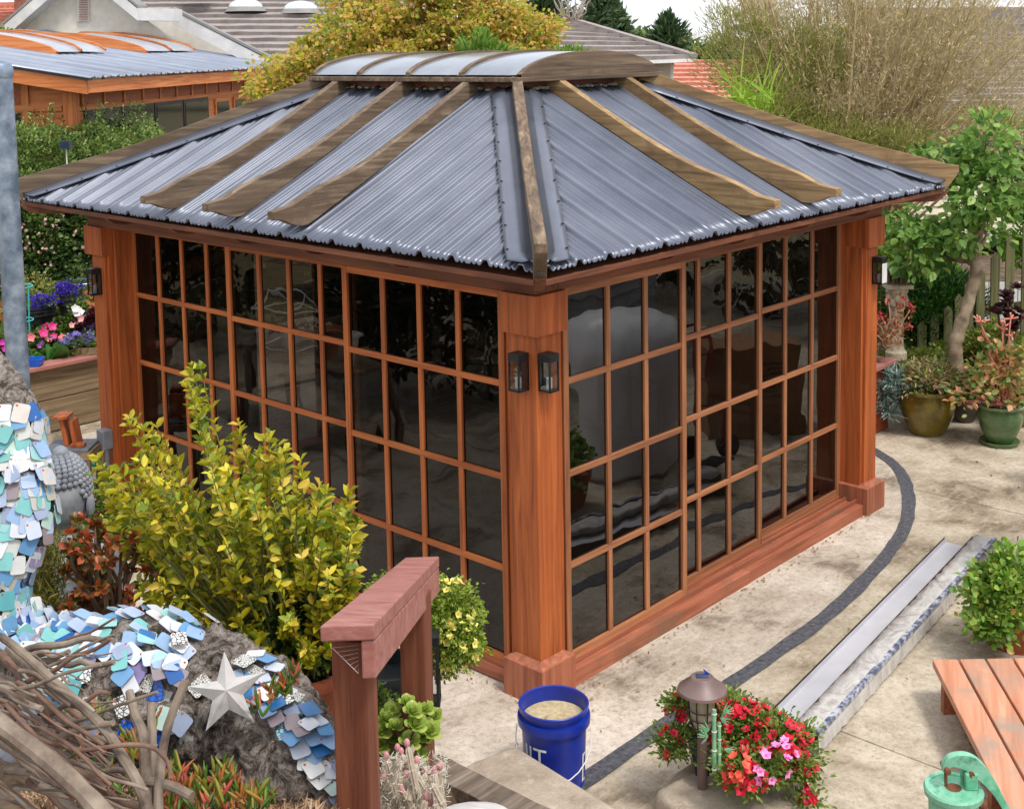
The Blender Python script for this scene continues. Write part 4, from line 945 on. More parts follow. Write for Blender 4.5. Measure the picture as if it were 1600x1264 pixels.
for (x_, y_, d_) in outline:
    for k in range(3): tips.append(at(x_ + rr.uniform(-14, 14) * (k > 0), y_ + rr.uniform(0, 30) * (k > 0), d=d_ + rr.uniform(-.12, .12) * (k > 0)))
for k in range(270):
    x_ = rr.uniform(150, 560); top = 695 + abs(x_ - 330) * .12 + (40 if x_ > 430 else 0); y_ = rr.uniform(top, min(1030, 1000 + (x_ - 300) * .1)); 
    if x_ < 215 and y_ > 860: continue
    tips.append(at(x_, y_, d=rr.uniform(4.05, 4.85)))
sb = MB(); P = []; D = []; base = pc + Vector((0, 0, .22))
for tp in tips:
    a_ = base + Vector((rr.uniform(-.09, .09), rr.uniform(-.09, .09), 0)); mid = a_.lerp(tp, .5); mid += Vector((tp.x - a_.x, tp.y - a_.y, 0)) * .12 + Vector((rr.uniform(-.04, .04), rr.uniform(-.04, .04), -.0))
    cv = [a_ * (1 - u) ** 2 + mid * 2 * u * (1 - u) + tp * u * u for u in [i / 8 for i in range(9)]]
    sb.tube(cv, [.006 - .0045 * i / 8 for i in range(9)], 5)
    dv = (cv[-1] - cv[-3]).normalized()
    # whorls of leaves on the last part of every stem
    nw = rr.randint(5, 8)
    for w_ in range(nw):
        u = 1 - w_ * .035 - rr.uniform(0, .015); q = a_ * (1 - u) ** 2 + mid * 2 * u * (1 - u) + tp * u * u; a0 = rr.uniform(0, 6.28)
        for l_ in range(rr.choice([2, 3, 3])):
            an = a0 + l_ * 2.3; s1 = dv.orthogonal().normalized(); s2 = dv.cross(s1); D.append(tuple(dv * rr.uniform(.25, .9) + (s1 * math.cos(an) + s2 * math.sin(an)) * rr.uniform(.5, 1))); P.append(tuple(q))
    for w_ in range(9):
        u = rr.uniform(.42, .86); q = a_ * (1 - u) ** 2 + mid * 2 * u * (1 - u) + tp * u * u; P.append(tuple(q)); D.append(tuple(dv * .3 + Vector((rr.gauss(0, .6), rr.gauss(0, .6), rr.gauss(.1, .5)))))
sb.obj('stem', stem_g, sh, kind='stuff')
P = np.array(P); D = np.array(D)
dist = np.linalg.norm(P - np.array(C), axis=1); order = np.argsort(dist)
near = order[:300]; rest = order[300:]
leaves('foliage', P[rest], D[rest], .040, .25, eu, sh, .10, kind='stuff')
lm = []
for k in range(8):
    m = MB(); s_ = .042
    m.add([(0, 0, 0), (.0085, s_ * .3, .002), (.0105, s_ * .6, .002), (0, s_, -.004), (-.0105, s_ * .6, .002), (-.0085, s_ * .3, .002), (0, s_ * .35, -.002), (0, s_ * .68, -.003)], [(0, 1, 6), (1, 2, 7, 6), (2, 3, 7), (0, 6, 5), (6, 7, 4, 5), (7, 3, 4)])
    me = m.mesh('leaf', smooth=True); c0 = [(116, 138, 34), (168, 168, 38), (202, 188, 42), (214, 196, 46), (138, 154, 36), (216, 188, 74), (98, 124, 34), (188, 180, 40)][k]
    me.materials.append(leafmat('single_leaf_%d' % k, [S(*c0), S(*[min(255, q + 20) for q in c0])], .42, .3)); lm.append(me)
for i in near:
    y_ = Vector(D[i]).normalized(); n_ = y_.orthogonal().normalized(); n_ = Matrix.Rotation(rr.uniform(-1, 1), 3, y_) @ (up - y_ * up.dot(y_)).normalized() if abs(y_.z) < .95 else n_
    x_ = y_.cross(n_); M = Matrix((x_, y_, n_)).transposed().to_4x4(); M.translation = Vector(P[i]); s_ = rr.uniform(.7, 1.15); inst('leaf', rr.choice(lm), M @ Matrix.Scale(s_, 4), sh)

# foliage mound helper ------------------------------------------------
def mound(name, label, cat, ells, mat, n, per, cr, size, asp, seed, stem=None, base=None, group=None, fold=.12, kindstuff=True, droop=0, up_=.25, parent=None):
    c0 = Vector(base) if base is not None else Vector(ells[0][0]) - Vector((0, 0, ells[0][1][2]))
    t_ = parent or thing(name, label, cat, c0, group)
    P_, D_ = crown_pts(ells, n, per, cr, seed, up_); leaves('foliage', P_, D_, size, asp, mat, t_, fold, kind='stuff', droop=droop)
    if stem:
        sbm = MB(); r_ = random.Random(seed)
        for (c_, rad) in ells:
            for k in range(stem[0]):
                u_ = Vector((r_.uniform(-1, 1), r_.uniform(-1, 1), r_.uniform(-.6, 1))); q = Vector(c_) + Vector((u_.x * rad[0], u_.y * rad[1], u_.z * rad[2])) * .75
                branch(sbm, c0 + Vector((r_.uniform(-.05, .05), r_.uniform(-.05, .05), 0)), q, stem[1], stem[1] * .25, 5, .07, 5, r_.random())
        sbm.obj('branches', stem[2], t_, smooth=True)
    return t_
def flowermesh(name, mt, r_=.02, ey=None):
    m = MB(); n = 15; pts = [(0, 0, -.35 * r_)]
    for k in range(n):
        q = 2 * math.pi * k / n; rr_ = r_ * (.86 + .16 * math.cos(5 * q)); pts.append((rr_ * math.cos(q), rr_ * math.sin(q), .12 * r_ * math.cos(5 * q)))
    for k in range(5): q = 2 * math.pi * k / 5; pts.append((.28 * r_ * math.cos(q), .28 * r_ * math.sin(q), -.22 * r_))
    m.add(pts[:1 + n], [(0, 1 + k, 1 + (k + 1) % n) for k in range(n)])
    m.mi = 1; m.add([(p[0], p[1], p[2] + .0012) for p in pts[1 + n:]], [(0, 1, 2, 3, 4)])
    me = m.mesh(name, smooth=False); me.materials.append(mt); me.materials.append(ey or mt); return me
def petal(name, c0, c1): return plain(name, [S(*c0), S(*c1)], 60, .5, 0, 0)
def put_flowers(parent, me, ells, n, seed, scale=1, facing=.8, name='flower'):
    r_ = random.Random(seed)
    for k in range(n):
        c_, rad = r_.choice(ells)
        u_ = Vector((r_.gauss(0, 1), r_.gauss(0, 1), r_.gauss(.25, .8))).normalized()
        tc_ = (C - Vector(c_)).normalized()
        if u_.dot(tc_) < -.1: u_ = u_ - tc_ * (2 * u_.dot(tc_))
        q = Vector(c_) + Vector((u_.x * rad[0], u_.y * rad[1], u_.z * rad[2])) * r_.uniform(.95, 1.12)
        n_ = (u_ * facing + Vector((r_.uniform(-.5, .5), r_.uniform(-.5, .5), r_.uniform(-.1, .6)))).normalized()
        x_ = n_.orthogonal().normalized(); y_ = n_.cross(x_); M = Matrix((x_, y_, n_)).transposed().to_4x4(); M.translation = q
        inst(name, me, M @ Matrix.Scale(scale * r_.uniform(.7, 1.15), 4), parent)

# ------------------------------------------------------------------ foreground plants
gcol_ = 0
gcol = lambda *a: [S(*c) for c in a]
GREEN = leafmat('mid_green_leaf', gcol((46, 70, 22), (84, 112, 34), (128, 150, 56)), .5, .3)
DARKG = leafmat('dark_green_leaf', gcol((24, 40, 16), (44, 68, 28), (78, 102, 44)), .45, .25)
OLIVE = leafmat('olive_leaf', gcol((64, 70, 24), (110, 110, 40), (150, 140, 62)), .5, .3)
# reddish jade in front of the statue
jr = leafmat('red_jade_leaf', gcol((70, 96, 40), (116, 90, 44), (160, 66, 38), (180, 90, 52), (90, 110, 48)), .4, .15)
b0 = at(175, 985, d=4.3)
t = thing('red_jade_plant', 'branching jade plant with red-edged leaves between the statue and the golden shrub', 'succulent', b0)
sbm = MB(); P = []; D = []; rr = random.Random(3)
for k in range(46):
    tp = at(rr.uniform(98, 235), rr.uniform(815, 965), d=rr.uniform(4.1, 4.5)); pts = branch(sbm, b0 + Vector((rr.uniform(-.04, .04), rr.uniform(-.04, .04), 0)), tp, .010, .004, 6, .06, 5, rr.random())
    for l_ in range(26):
        v_ = Vector((rr.gauss(0, 1), rr.gauss(0, 1), rr.gauss(.5, 1))).normalized(); P.append(tuple(tp + v_ * rr.uniform(0, .014))); D.append(tuple(v_))
sbm.obj('stem', stem_b, t, smooth=True); leaves('foliage', P, D, .026, .38, jr, t, .05, kind='stuff')
# wispy dark green plant left of the statue
t = thing('wispy_plant', 'fine needle-leaved olive plant between the driftwood limb and the statue', 'plant', at(60, 975, d=4.2))
P = []; D = []
for k in range(2600):
    P.append(tuple(at(rr.triangular(18, 108, 58), rr.uniform(835, 975), d=rr.uniform(4.15, 4.5)))); D.append((rr.gauss(0, .5), rr.gauss(0, .5), rr.gauss(.5, .5)))
blades('foliage', P, D, .045, .004, OLIVE, t, 'stuff')
# green tuft behind the limb
mound('shrub_tuft', 'small green tuft behind the left driftwood limb at the picture edge', 'plant', [(at(5, 780, d=4.4), (.09, .09, .14))], GREEN, 20, 40, .05, .022, .3, 5)
# statue (seated garden figure seen from behind: head with curls, ear, shoulder, robe)
stone = plain('grey_statue_stone', [S(92, 96, 104), S(130, 134, 142), S(152, 156, 162)], 12, .65, 0, .3, .004)
hc = at(98, 770, d=5.0); st = thing('garden_statue', 'grey seated stone figure with curled hair, half hidden behind the driftwood limb', 'statue', (hc.x, hc.y, hc.z - .95))
rv = Vector((R_.x, R_.y, 0)).normalized(); fv = Vector((F_.x, F_.y, 0)).normalized()
def ell(m, c_, rx, ry, rzz, n=20, mm=14):
    k = len(m.v); m.ball((0, 0, 0), 1, n, mm)
    for i in range(k, len(m.v)): v = Vector(m.v[i]); q = Vector(c_) + rv * (v.x * rx) + fv * (v.y * ry) + up * (v.z * rzz); m.v[i] = tuple(q)
head = MB(); ell(head, hc, .105, .125, .15)
ob_ = bmesh.new()
me = head.mesh('h'); ob_.from_mesh(me)
body = MB(); sh_c = hc - up * .40
prof_ = [(.30, .10, -.60), (.33, .2, -.52), (.31, .2, -.38), (.22, .15, -.25), (.20, .14, -.12), (.23, .15, 0.0), (.235, .14, .10), (.19, .12, .19), (.09, .08, .235), (.06, .065, .27), (.06, .065, .34)]
n_ = 28; k = len(prof_); Vb = []
for (rx, ry, z) in prof_:
    for j in range(n_):
        q = 2 * math.pi * j / n_; fold_ = 1 + (.035 * math.sin(z * 60 + math.cos(q) * 5) if z < .15 else 0); Vb.append(sh_c + rv * (rx * fold_ * math.cos(q)) + fv * (ry * fold_ * math.sin(q)) + up * z)
body.add(Vb, [(i * n_ + j, i * n_ + (j + 1) % n_, (i + 1) * n_ + (j + 1) % n_, (i + 1) * n_ + j) for i in range(k - 1) for j in range(n_)] + [tuple(range(n_))])
ell(body, hc - up * .0, .10, .12, .15); ell(body, hc - fv * .115 - up * .03, .018, .03, .035, 10, 8)
ell(body, hc + rv * .105 - up * .05, .016, .03, .055, 10, 8); ell(body, hc - rv * .105 - up * .05, .016, .03, .055, 10, 8)
ell(body, sh_c - up * .55 - fv * .12, .40, .26, .11); ell(body, sh_c + rv * .2 - up * .2 - fv * .02, .07, .08, .24); ell(body, sh_c - rv * .2 - up * .2 - fv * .02, .07, .08, .24)
body.obj('body', stone, st, smooth=True)
m = MB(); rr = random.Random(8)
for r_i in range(12):
    th = math.pi * .04 + r_i * math.pi * .46 / 11; nn_ = max(1, int(32 * math.sin(th)))
    for j in range(nn_):
        ph = 2 * math.pi * (j + .5 * (r_i % 2)) / nn_; v_ = Vector((math.sin(th) * math.cos(ph), math.sin(th) * math.sin(ph), math.cos(th)))
        if v_.y < -.45 and v_.z < .35: continue
        m.ball(hc + rv * (v_.x * .104) + fv * (v_.y * .124) + up * (v_.z * .155), .0125, 7, 5)
m.ball(hc + up * .158, .032, 12, 8); m.obj('hair_curls', stone, st, smooth=True, kind='stuff')
bm_ = MB().lathe((hc.x, hc.y, 0), [(.001, 0), (.30, 0), (.28, .05), (.26, hc.z - 1.05), (.001, hc.z - 1.04)], 30); bm_.obj('pedestal', stone, st, smooth=True)
# pink petunia pot by the side table
pp = at(112, 885, d=5.55); pp = Vector((pp.x, pp.y, pp.z))
ps = thing('pink_flower_pot', 'black pot of feathery green plant with a few magenta flowers by the side table', 'flower pot', (pp.x, pp.y, 0))
blk = plain('black_pot', [S(26, 26, 28), S(46, 46, 48)], 8, .5)
h_ = pp.z + .12
MB().lathe((pp.x, pp.y, 0), [(.001, 0), (.11, 0), (.15, h_ - .04), (.16, h_ - .04), (.16, h_), (.145, h_), (.14, h_ - .04), (.001, h_ - .04)], 26).obj('pot', blk, ps, smooth=True)
el = [((pp.x, pp.y, h_ + .13), (.17, .17, .20)), ((pp.x + .05, pp.y, h_ + .05), (.2, .2, .12))]
mound('', None, None, el, GREEN, 60, 46, .06, .03, .16, 17, parent=ps)
mag = flowermesh('flower', petal('magenta_petal', (170, 20, 90), (200, 40, 120)), .02)
put_flowers(ps, mag, el, 12, 4)
# side table with red wooden blocks
tt = at(75, 690, z=.55); t = thing('side_table', 'small grey weathered wooden table with a slate top beside the steel pole', 'table', (tt.x, tt.y, 0))
tc0 = at(150, 697, z=.56)
cx_, cy_ = tc0.x - .22, tc0.y + .12
def obx(m, c_, hx, hy, z0, z1):
    V = [Vector((c_[0], c_[1], z)) + rv * a_ + fv * b_ for z in (z0, z1) for a_, b_ in ((-hx, -hy), (hx, -hy), (hx, hy), (-hx, hy))]
    return m.add(V, [(3, 2, 1, 0), (4, 5, 6, 7), (0, 1, 5, 4), (1, 2, 6, 5), (2, 3, 7, 6), (3, 0, 4, 7)])
cT = Vector((tc0.x, tc0.y, 0)) - rv * .17
slate = plain('slate', [S(84, 88, 96), S(112, 116, 124)], 8, .6)
obx(MB(), cT, .17, .14, .50, .555).obj('frame', bedw, t, bevel=.004); obx(MB(), cT - rv * .01, .165, .135, .5555, .575).obj('slate_top', slate, t, bevel=.003)
for a_ in (-1, 1):
    for b_ in (-1, 1): c_ = cT + rv * (.145 * a_) + fv * (.115 * b_); obx(MB(), c_, .02, .02, 0, .499).obj('leg', weath['z'], t)
t = thing('wood_blocks', 'short red-stained timber offcuts standing on the side table', 'wood blocks', cT + up * .575)
for k, (a_, hh, ln) in enumerate(((-.03, .20, .022), (.035, .18, .022))):
    c_ = cT - rv * .0 + rv * a_ + fv * .02; V = obx(MB(), c_, .016, .06, .577, .577 + hh); V.v = [(v[0] - (.03 if v[2] > .6 else 0) * rv.x, v[1] - (.03 if v[2] > .6 else 0) * rv.y, v[2]) for v in V.v]; V.obj('block', cedar['z'], t, bevel=.003)
obx(MB(), cT + fv * .0 - rv * .055, .05, .07, .757 + .021, .80).obj('block', cedar['z'], t, bevel=.003)
obx(MB(), cT + rv * .06 - fv * .05, .05, .03, .577, .60).obj('block', cedar['z'], t, bevel=.003)
# green hose
hp = [at(60, 722, z=.02), at(100, 722, z=.02), at(140, 725, z=.02), at(170, 728, z=.02), at(200, 745, z=.02), at(190, 768, z=.02), at(140, 762, z=.02), at(95, 758, z=.02), at(60, 750, z=.02), at(90, 800, z=.02), at(150, 790, z=.02), at(210, 800, z=.02), at(240, 830, z=.02)]
o = MB().tube(smooth_line([tuple(p) for p in hp], 8), .014, 10).obj('garden_hose', plain('hose_green', [S(20, 140, 66), S(40, 170, 90)], 8, .35), smooth=True); tag(o, 'bright green garden hose looping over the concrete beside the side table', 'hose')

# ice plants in the foreground bank
ice = leafmat('ice_plant_leaf', gcol((60, 104, 40), (96, 134, 50), (150, 150, 60), (206, 124, 70), (200, 96, 84), (80, 120, 50)), .35, .2)
V = []; Fq = []; rr = random.Random(2)
def finger(p, d_, L_, w_):
    d_ = d_.normalized(); s1 = d_.orthogonal().normalized(); s2 = d_.cross(s1); b = len(V); bend = Vector((rr.uniform(-.3, .3), rr.uniform(-.3, .3), .2))
    for k, (t_, q) in enumerate(((0, .7), (.35, 1), (.75, .85), (1, .12))):
        c_ = p + d_ * L_ * t_ + bend * L_ * t_ * t_ * .5
        for j in range(4): an = j * math.pi / 2; V.append(tuple(c_ + (s1 * math.cos(an) + s2 * math.sin(an)) * w_ * q))
    for k in range(3):
        for j in range(4): Fq.append((b + 4 * k + j, b + 4 * k + (j + 1) % 4, b + 4 * k + 4 + (j + 1) % 4, b + 4 * k + 4 + j))
for k in range(110):
    px_ = rr.choice([rr.uniform(235, 430), rr.uniform(90, 280), rr.uniform(270, 420)]); py_ = rr.uniform(1195, 1300) if px_ > 250 else rr.uniform(1120, 1290)
    if px_ > 380: py_ = rr.uniform(1230, 1300)
    p = at(px_, py_, d=rr.uniform(3.0, 3.3) if py_ > 1160 else rr.uniform(3.15, 3.4)); 
    for j in range(rr.randint(4, 8)): finger(p + Vector((rr.uniform(-.012, .012), rr.uniform(-.012, .012), rr.uniform(-.03, 0))), Vector((rr.gauss(0, .45), rr.gauss(0, .45), 1)), rr.uniform(.03, .06), rr.uniform(.0035, .006))
for (px_, py_, nn_) in ((448, 1075, 16), (425, 1085, 14), (405, 1105, 8), (463, 1055, 10)):
    for j in range(nn_): finger(at(px_ + rr.uniform(-8, 8), py_ + rr.uniform(-8, 14), d=3.30), Vector((rr.gauss(.1, .5), rr.gauss(0, .5), 1)), rr.uniform(.03, .055), .0045)
o = npmesh('ice_plant', V, Fq, ice, smooth=True, kind='stuff'); tag(o, 'red and green fleshy ice plant growing under the driftwood log', 'ice plant')
# dry litter on the bank
P = []; D = []
for k in range(5000):
    p = at(rr.uniform(40, 560), rr.uniform(1120, 1290), d=rr.uniform(2.9, 3.5)); z = bank_h(p.x, p.y)
    P.append((p.x, p.y, z + rr.uniform(0, .02))); D.append((rr.gauss(0, 1), rr.gauss(0, 1), rr.gauss(.1, .25)))
litter = leafmat('dry_litter', gcol((110, 80, 54), (156, 124, 92), (190, 160, 130), (90, 62, 42)), .9, .1)
o = blades('leaf_litter', P, D, .05, .005, litter, None, 'stuff'); tag(o, 'dry brown leaf litter on the soil of the foreground bank', 'leaf litter')

# dark green bushy plant under the golden shrub (right of its pot) and pink flowers
mound('leafy_plant', 'dark green small-leaved plant beneath the golden shrub beside its pot', 'plant', [(at(455, 990, d=4.35), (.13, .13, .17)), (at(420, 1015, d=4.4), (.12, .12, .12))], DARKG, 90, 60, .05, .024, .3, 8)
t = thing('pink_flowers', 'small magenta flowers half hidden behind the redwood rail post', 'flowers', at(508, 1090, d=4.6))
el = [(at(508, 1068, d=4.7), (.05, .05, .08))]; mound('', None, None, el, GREEN, 10, 30, .04, .02, .3, 19, parent=t); put_flowers(t, mag, el, 9, 6, .8)
# yarrow like pinkish heads
t = thing('pink_yarrow', 'thin stalks with dusty pink flower heads beside the rail cap', 'flowers', at(540, 960, d=4.9))
dp = petal('dusty_pink', (150, 96, 110), (186, 140, 150)); sm = MB(); fm = MB()
for k in range(12):
    p0 = at(530 + rr.uniform(-10, 20), 980, d=5.0); p1 = at(rr.uniform(520, 562), rr.uniform(895, 955), d=rr.uniform(4.85, 5.1)); branch(sm, p0, p1, .0025, .0015, 4, .03, 4, k)
    for j in range(14): fm.ball(p1 + Vector((rr.gauss(0, .011), rr.gauss(0, .011), rr.gauss(0, .005))), .006, 5, 4)
sm.obj('stem', stem_b, t); fm.obj('flower_heads', dp, t, kind='stuff')
# black tall pot + hanging calibrachoa
cpt = at(705, 985, d=5.15)
t = thing('yellow_petunia_pot', 'tall black pot overflowing with small yellow petunias behind the far rail post', 'flower pot', (cpt.x, cpt.y, 0))
pcx = at(606, 1040, d=5.3); gy = plain('black_glazed_pot', [S(30, 34, 38), S(50, 56, 60)], 6, .3)
MB().lathe((pcx.x, pcx.y, 0), [(.001, 0), (.10, 0), (.12, .3), (.135, .75), (.145, .78), (.145, .82), (.13, .82), (.125, .76), (.001, .76)], 32).obj('pot', gy, t, smooth=True)
cal = leafmat('calibrachoa_leaf', gcol((98, 128, 36), (138, 164, 54), (172, 184, 80)), .5, .35)
el = [(at(700, 960, d=5.15), (.10, .10, .14)), (at(712, 1000, d=5.1), (.10, .10, .11)), (at(668, 935, d=5.25), (.09, .10, .09)), (at(690, 1030, d=5.1), (.07, .07, .06)), (at(612, 915, d=5.4), (.09, .07, .05))]
mound('', None, None, el, cal, 190, 54, .045, .018, .3, 23, parent=t, droop=.3)
ym = flowermesh('flower', petal('yellow_petal', (220, 206, 90), (236, 226, 140)), .014, petal('yellow_eye', (200, 150, 20), (216, 176, 40)))
put_flowers(t, ym, el[:4], 130, 8, 1.35)
# glass lantern standing behind the post
lc = at(672, 1092, d=5.0)
t = thing('floor_lantern', 'narrow black framed glass lantern under the yellow petunias', 'lantern', (lc.x, lc.y, lc.z))
m = MB()
for a_ in (-1, 1):
    for b_ in (-1, 1): obx(m, (lc.x + rv.x * .035 * a_ + fv.x * .035 * b_, lc.y + rv.y * .035 * a_ + fv.y * .035 * b_), .006, .006, lc.z, lc.z + .24)
obx(m, lc, .042, .042, lc.z - .012, lc.z); obx(m, lc, .042, .042, lc.z + .24, lc.z + .27); obx(m, lc, .012, .012, -0.0, lc.z - .0125)
m.obj('frame', black, t); obx(MB(), lc, .033, .033, lc.z + .001, lc.z + .239).obj('glass', clearglass, t)
# aeonium
def rosette(m, c_, r_, n_, tilt=.5, upv=up):
    s1 = upv.orthogonal().normalized(); s2 = upv.cross(s1)
    for k in range(n_):
        f_ = k / n_; an = k * 2.39996; el_ = 1.25 * (1 - f_) ** .9 + .1; ln = r_ * (.45 + .55 * f_); d_ = (s1 * math.cos(an) + s2 * math.sin(an)) * math.cos(el_) + upv * math.sin(el_); sd3 = d_.cross(upv).normalized(); nn2 = sd3.cross(d_)
        w_ = ln * .36
        m.add([c_, c_ + d_ * ln * .6 + sd3 * w_, c_ + d_ * ln * .9 + sd3 * w_ * .7, c_ + d_ * ln + nn2 * ln * .05, c_ + d_ * ln * .9 - sd3 * w_ * .7, c_ + d_ * ln * .6 - sd3 * w_, c_ + d_ * ln * .6 - nn2 * ln * .08], [(0, 1, 6), (1, 2, 3, 6), (6, 3, 4, 5), (0, 6, 5)])
aem = leafmat('aeonium_leaf', gcol((130, 160, 60), (160, 184, 84), (188, 198, 104), (140, 168, 66)), .4, .25)
ab = at(640, 1190, d=4.25)
t = thing('aeonium', 'green rosette succulents growing at the foot of the far rail post', 'succulent', ab)
sm = MB()
for k, (x_, y_) in enumerate([(636, 1098), (612, 1112), (628, 1120), (650, 1132), (664, 1108), (680, 1120), (596, 1142), (614, 1152), (640, 1160), (660, 1150), (672, 1142), (592, 1165), (626, 1176), (652, 1180), (605, 1125), (645, 1112), (655, 1165), (618, 1135)]):
    c_ = at(x_, y_, d=4.2 + rr.uniform(-.1, .12)); branch(sm, ab + Vector((rr.uniform(-.03, .03), rr.uniform(-.03, .03), -.05)), c_, .006, .005, 5, .05, 4, k)
    m = MB(); rosette(m, c_, rr.uniform(.034, .05), 22, upv=(up + tocam * .6 + Vector((rr.uniform(-.3, .3), rr.uniform(-.3, .3), 0))).normalized()); m.obj('rosette', aem, t, smooth=True)
sm.obj('stem', stem_b, t)
# pink-grey cactus cluster
cam_ = leafmat('pale_cactus', gcol((150, 160, 130), (180, 184, 156), (196, 176, 160), (160, 170, 140)), .6, .1)
cpk = leafmat('pink_cactus_tip', gcol((206, 130, 140), (216, 160, 160)), .6, .1)
t = thing('cactus_cluster', 'clump of pale spiny columnar cactus with pink tips in front of the rosettes', 'cactus', at(640, 1290, d=3.9))
for k in range(34):
    x_ = rr.uniform(592, 690); y_ = rr.uniform(1185, 1275) + abs(x_ - 640) * .3
    p0 = at(x_, y_, d=rr.uniform(3.75, 4.1)); d_ = Vector((rr.gauss(0, .3), rr.gauss(0, .3), 1)).normalized(); L_ = rr.uniform(.07, .14); p0 = p0 - d_ * L_ * .6; m = MB(); n_ = 14
    Vv = []
    for i in range(8):
        u = i / 7; r_ = rr.uniform(.010, .012) * (1 if u < .8 else math.sqrt(max(.02, 1 - ((u - .8) / .2) ** 2)))
        for j in range(n_): an = 2 * math.pi * j / n_; rr2 = r_ * (1 if j % 2 else .72); s1 = d_.orthogonal().normalized(); s2 = d_.cross(s1); Vv.append(p0 + d_ * L_ * u + (s1 * math.cos(an) + s2 * math.sin(an)) * rr2)
    m.add(Vv, [(i * n_ + j, i * n_ + (j + 1) % n_, (i + 1) * n_ + (j + 1) % n_, (i + 1) * n_ + j) for i in range(7) for j in range(n_)]); st_ = m.obj('column', cam_, t)
    if rr.random() < .5: MB().ball(p0 + d_ * (L_ + .002), .010, 8, 6, (1, 1, 1.4)).obj('pink_tip', cpk, st_)
P = []; D = []
for k in range(2200):
    P.append(tuple(at(rr.uniform(582, 700), rr.uniform(1180, 1290), d=rr.uniform(3.72, 4.1)))); D.append((rr.gauss(0, 1), rr.gauss(0, 1), rr.gauss(.4, .7)))
blades('spines', P, D, .02, .0016, plain('spine', [S(196, 190, 170), S(214, 210, 196)], 20, .7, 0, 0), t, 'stuff')
# fill greenery between post and bank
mound('fern_clump', 'low green ground plant at the base of the redwood post', 'plant', [(at(590, 1170, d=4.4), (.08, .08, .07)), (at(560, 1100, d=4.6), (.10, .10, .05))], GREEN, 22, 40, .04, .02, .3, 77)

# ------------------------------------------------------------------ red petunia planter with solar lantern and bamboo ornament
pl0 = at(1172, 1225, z=.0); plc = at(1165, 1150, z=.22)
cP = at(1165, 1195, z=.12)
cP.z = 0
t = thing('petunia_planter', 'black rectangular planter spilling red and pink petunias', 'planter', cP)
slp = plain('slate_planter', [S(44, 46, 52), S(74, 78, 86)], 6, .5, 0, .1)
def trough(m, c_, hx, hy, h_, th, tp):
    V = []
    for (k, z) in ((tp, 0), (1, h_)):
        for a_, b_ in ((-1, -1), (1, -1), (1, 1), (-1, 1)): V.append(Vector((c_[0], c_[1], z)) + rv * (hx * k * a_) + fv * (hy * k * b_))
    for z in (h_, h_ - .05):
        for a_, b_ in ((-1, -1), (1, -1), (1, 1), (-1, 1)): V.append(Vector((c_[0], c_[1], z)) + rv * ((hx - th) * a_) + fv * ((hy - th) * b_))
    m.add(V, [(3, 2, 1, 0)] + [(i, (i + 1) % 4, (i + 1) % 4 + 4, i + 4) for i in range(4)] + [(4 + i, 4 + (i + 1) % 4, 8 + (i + 1) % 4, 8 + i) for i in range(4)] + [(8 + i, 8 + (i + 1) % 4, 12 + (i + 1) % 4, 12 + i) for i in range(4)] + [(12, 13, 14, 15)]); return m
trough(MB(), cP, .255, .16, .22, .02, .86).obj('box', slp, t, fixn=True, bevel=.004)
pet = leafmat('petunia_leaf', gcol((84, 112, 40), (124, 150, 62), (160, 178, 92)), .5, .35)
cc = lambda x_, y_, d_: at(x_, y_, d=d_)
el = [(cc(1160, 1140, 5.55), (.15, .14, .11)), (cc(1215, 1160, 5.5), (.13, .13, .11)), (cc(1120, 1115, 5.65), (.12, .1, .08)), (cc(1180, 1190, 5.4), (.2, .12, .08)), (cc(1062, 1110, 5.65), (.05, .06, .08)), (cc(1050, 1160, 5.6), (.06, .06, .08)), (cc(1250, 1200, 5.4), (.05, .07, .07)), (cc(1262, 1245, 5.35), (.03, .03, .03))]
mound('', None, None, el, pet, 260, 50, .05, .024, .26, 41, parent=t)
redf = flowermesh('flower', petal('red_petal', (196, 8, 40), (220, 24, 58)), .024, petal('dark_eye', (90, 4, 20), (110, 10, 30)))
coral = flowermesh('flower', petal('coral_petal', (226, 70, 50), (236, 100, 76)), .022); pinkf = flowermesh('flower', petal('pink_petal', (226, 110, 180), (240, 160, 206)), .026, petal('pink_eye', (200, 60, 130), (210, 80, 150)))
put_flowers(t, redf, el[:2], 110, 21, 1.15); put_flowers(t, redf, el[:3], 70, 11, 1.15); put_flowers(t, redf, el[3:4], 36, 15, 1.1); put_flowers(t, redf, el[4:], 40, 12, .95); put_flowers(t, coral, [(cc(1155, 1195, 5.25), (.09, .05, .04))], 11, 13, 1.0); put_flowers(t, pinkf, [(cc(1215, 1190, 5.25), (.14, .06, .07))], 17, 14, .85)
# solar lantern
lp = at(1102, 1205, d=5.45); ltop = at(1097, 1060, d=5.45); lx, ly = ltop.x, ltop.y; zt_ = ltop.z + .0
t = thing('solar_lantern', 'brown caged solar garden lantern with a wide conical cap standing in the petunia planter', 'lantern', (lx, ly, .1))
brn = plain('brown_plastic', [S(92, 72, 68), S(124, 102, 98)], 5, .45, 0, .05); frost = plain('frosted_lens', [S(150, 140, 118), S(176, 166, 142)], 5, .3, 0, .02)
MB().lathe((lx, ly, zt_ - .055), [(.095, -.004), (.107, 0), (.105, .012), (.055, .052), (.05, .062), (.046, .066), (.001, .067)], 40).obj('cap', brn, t, smooth=True)
obx(MB(), (lx, ly), .026, .018, zt_ + .0125, zt_ + .015).obj('solar_panel', plain('solar_blue', [S(50, 64, 92), S(80, 96, 124)], 12, .15), t)
MB().lathe((lx, ly, zt_ - .22), [(.001, 0), (.035, .0), (.05, .05), (.058, .16), (.058, .17), (.001, .17)], 30).obj('lens', frost, t, smooth=True)
m = MB()
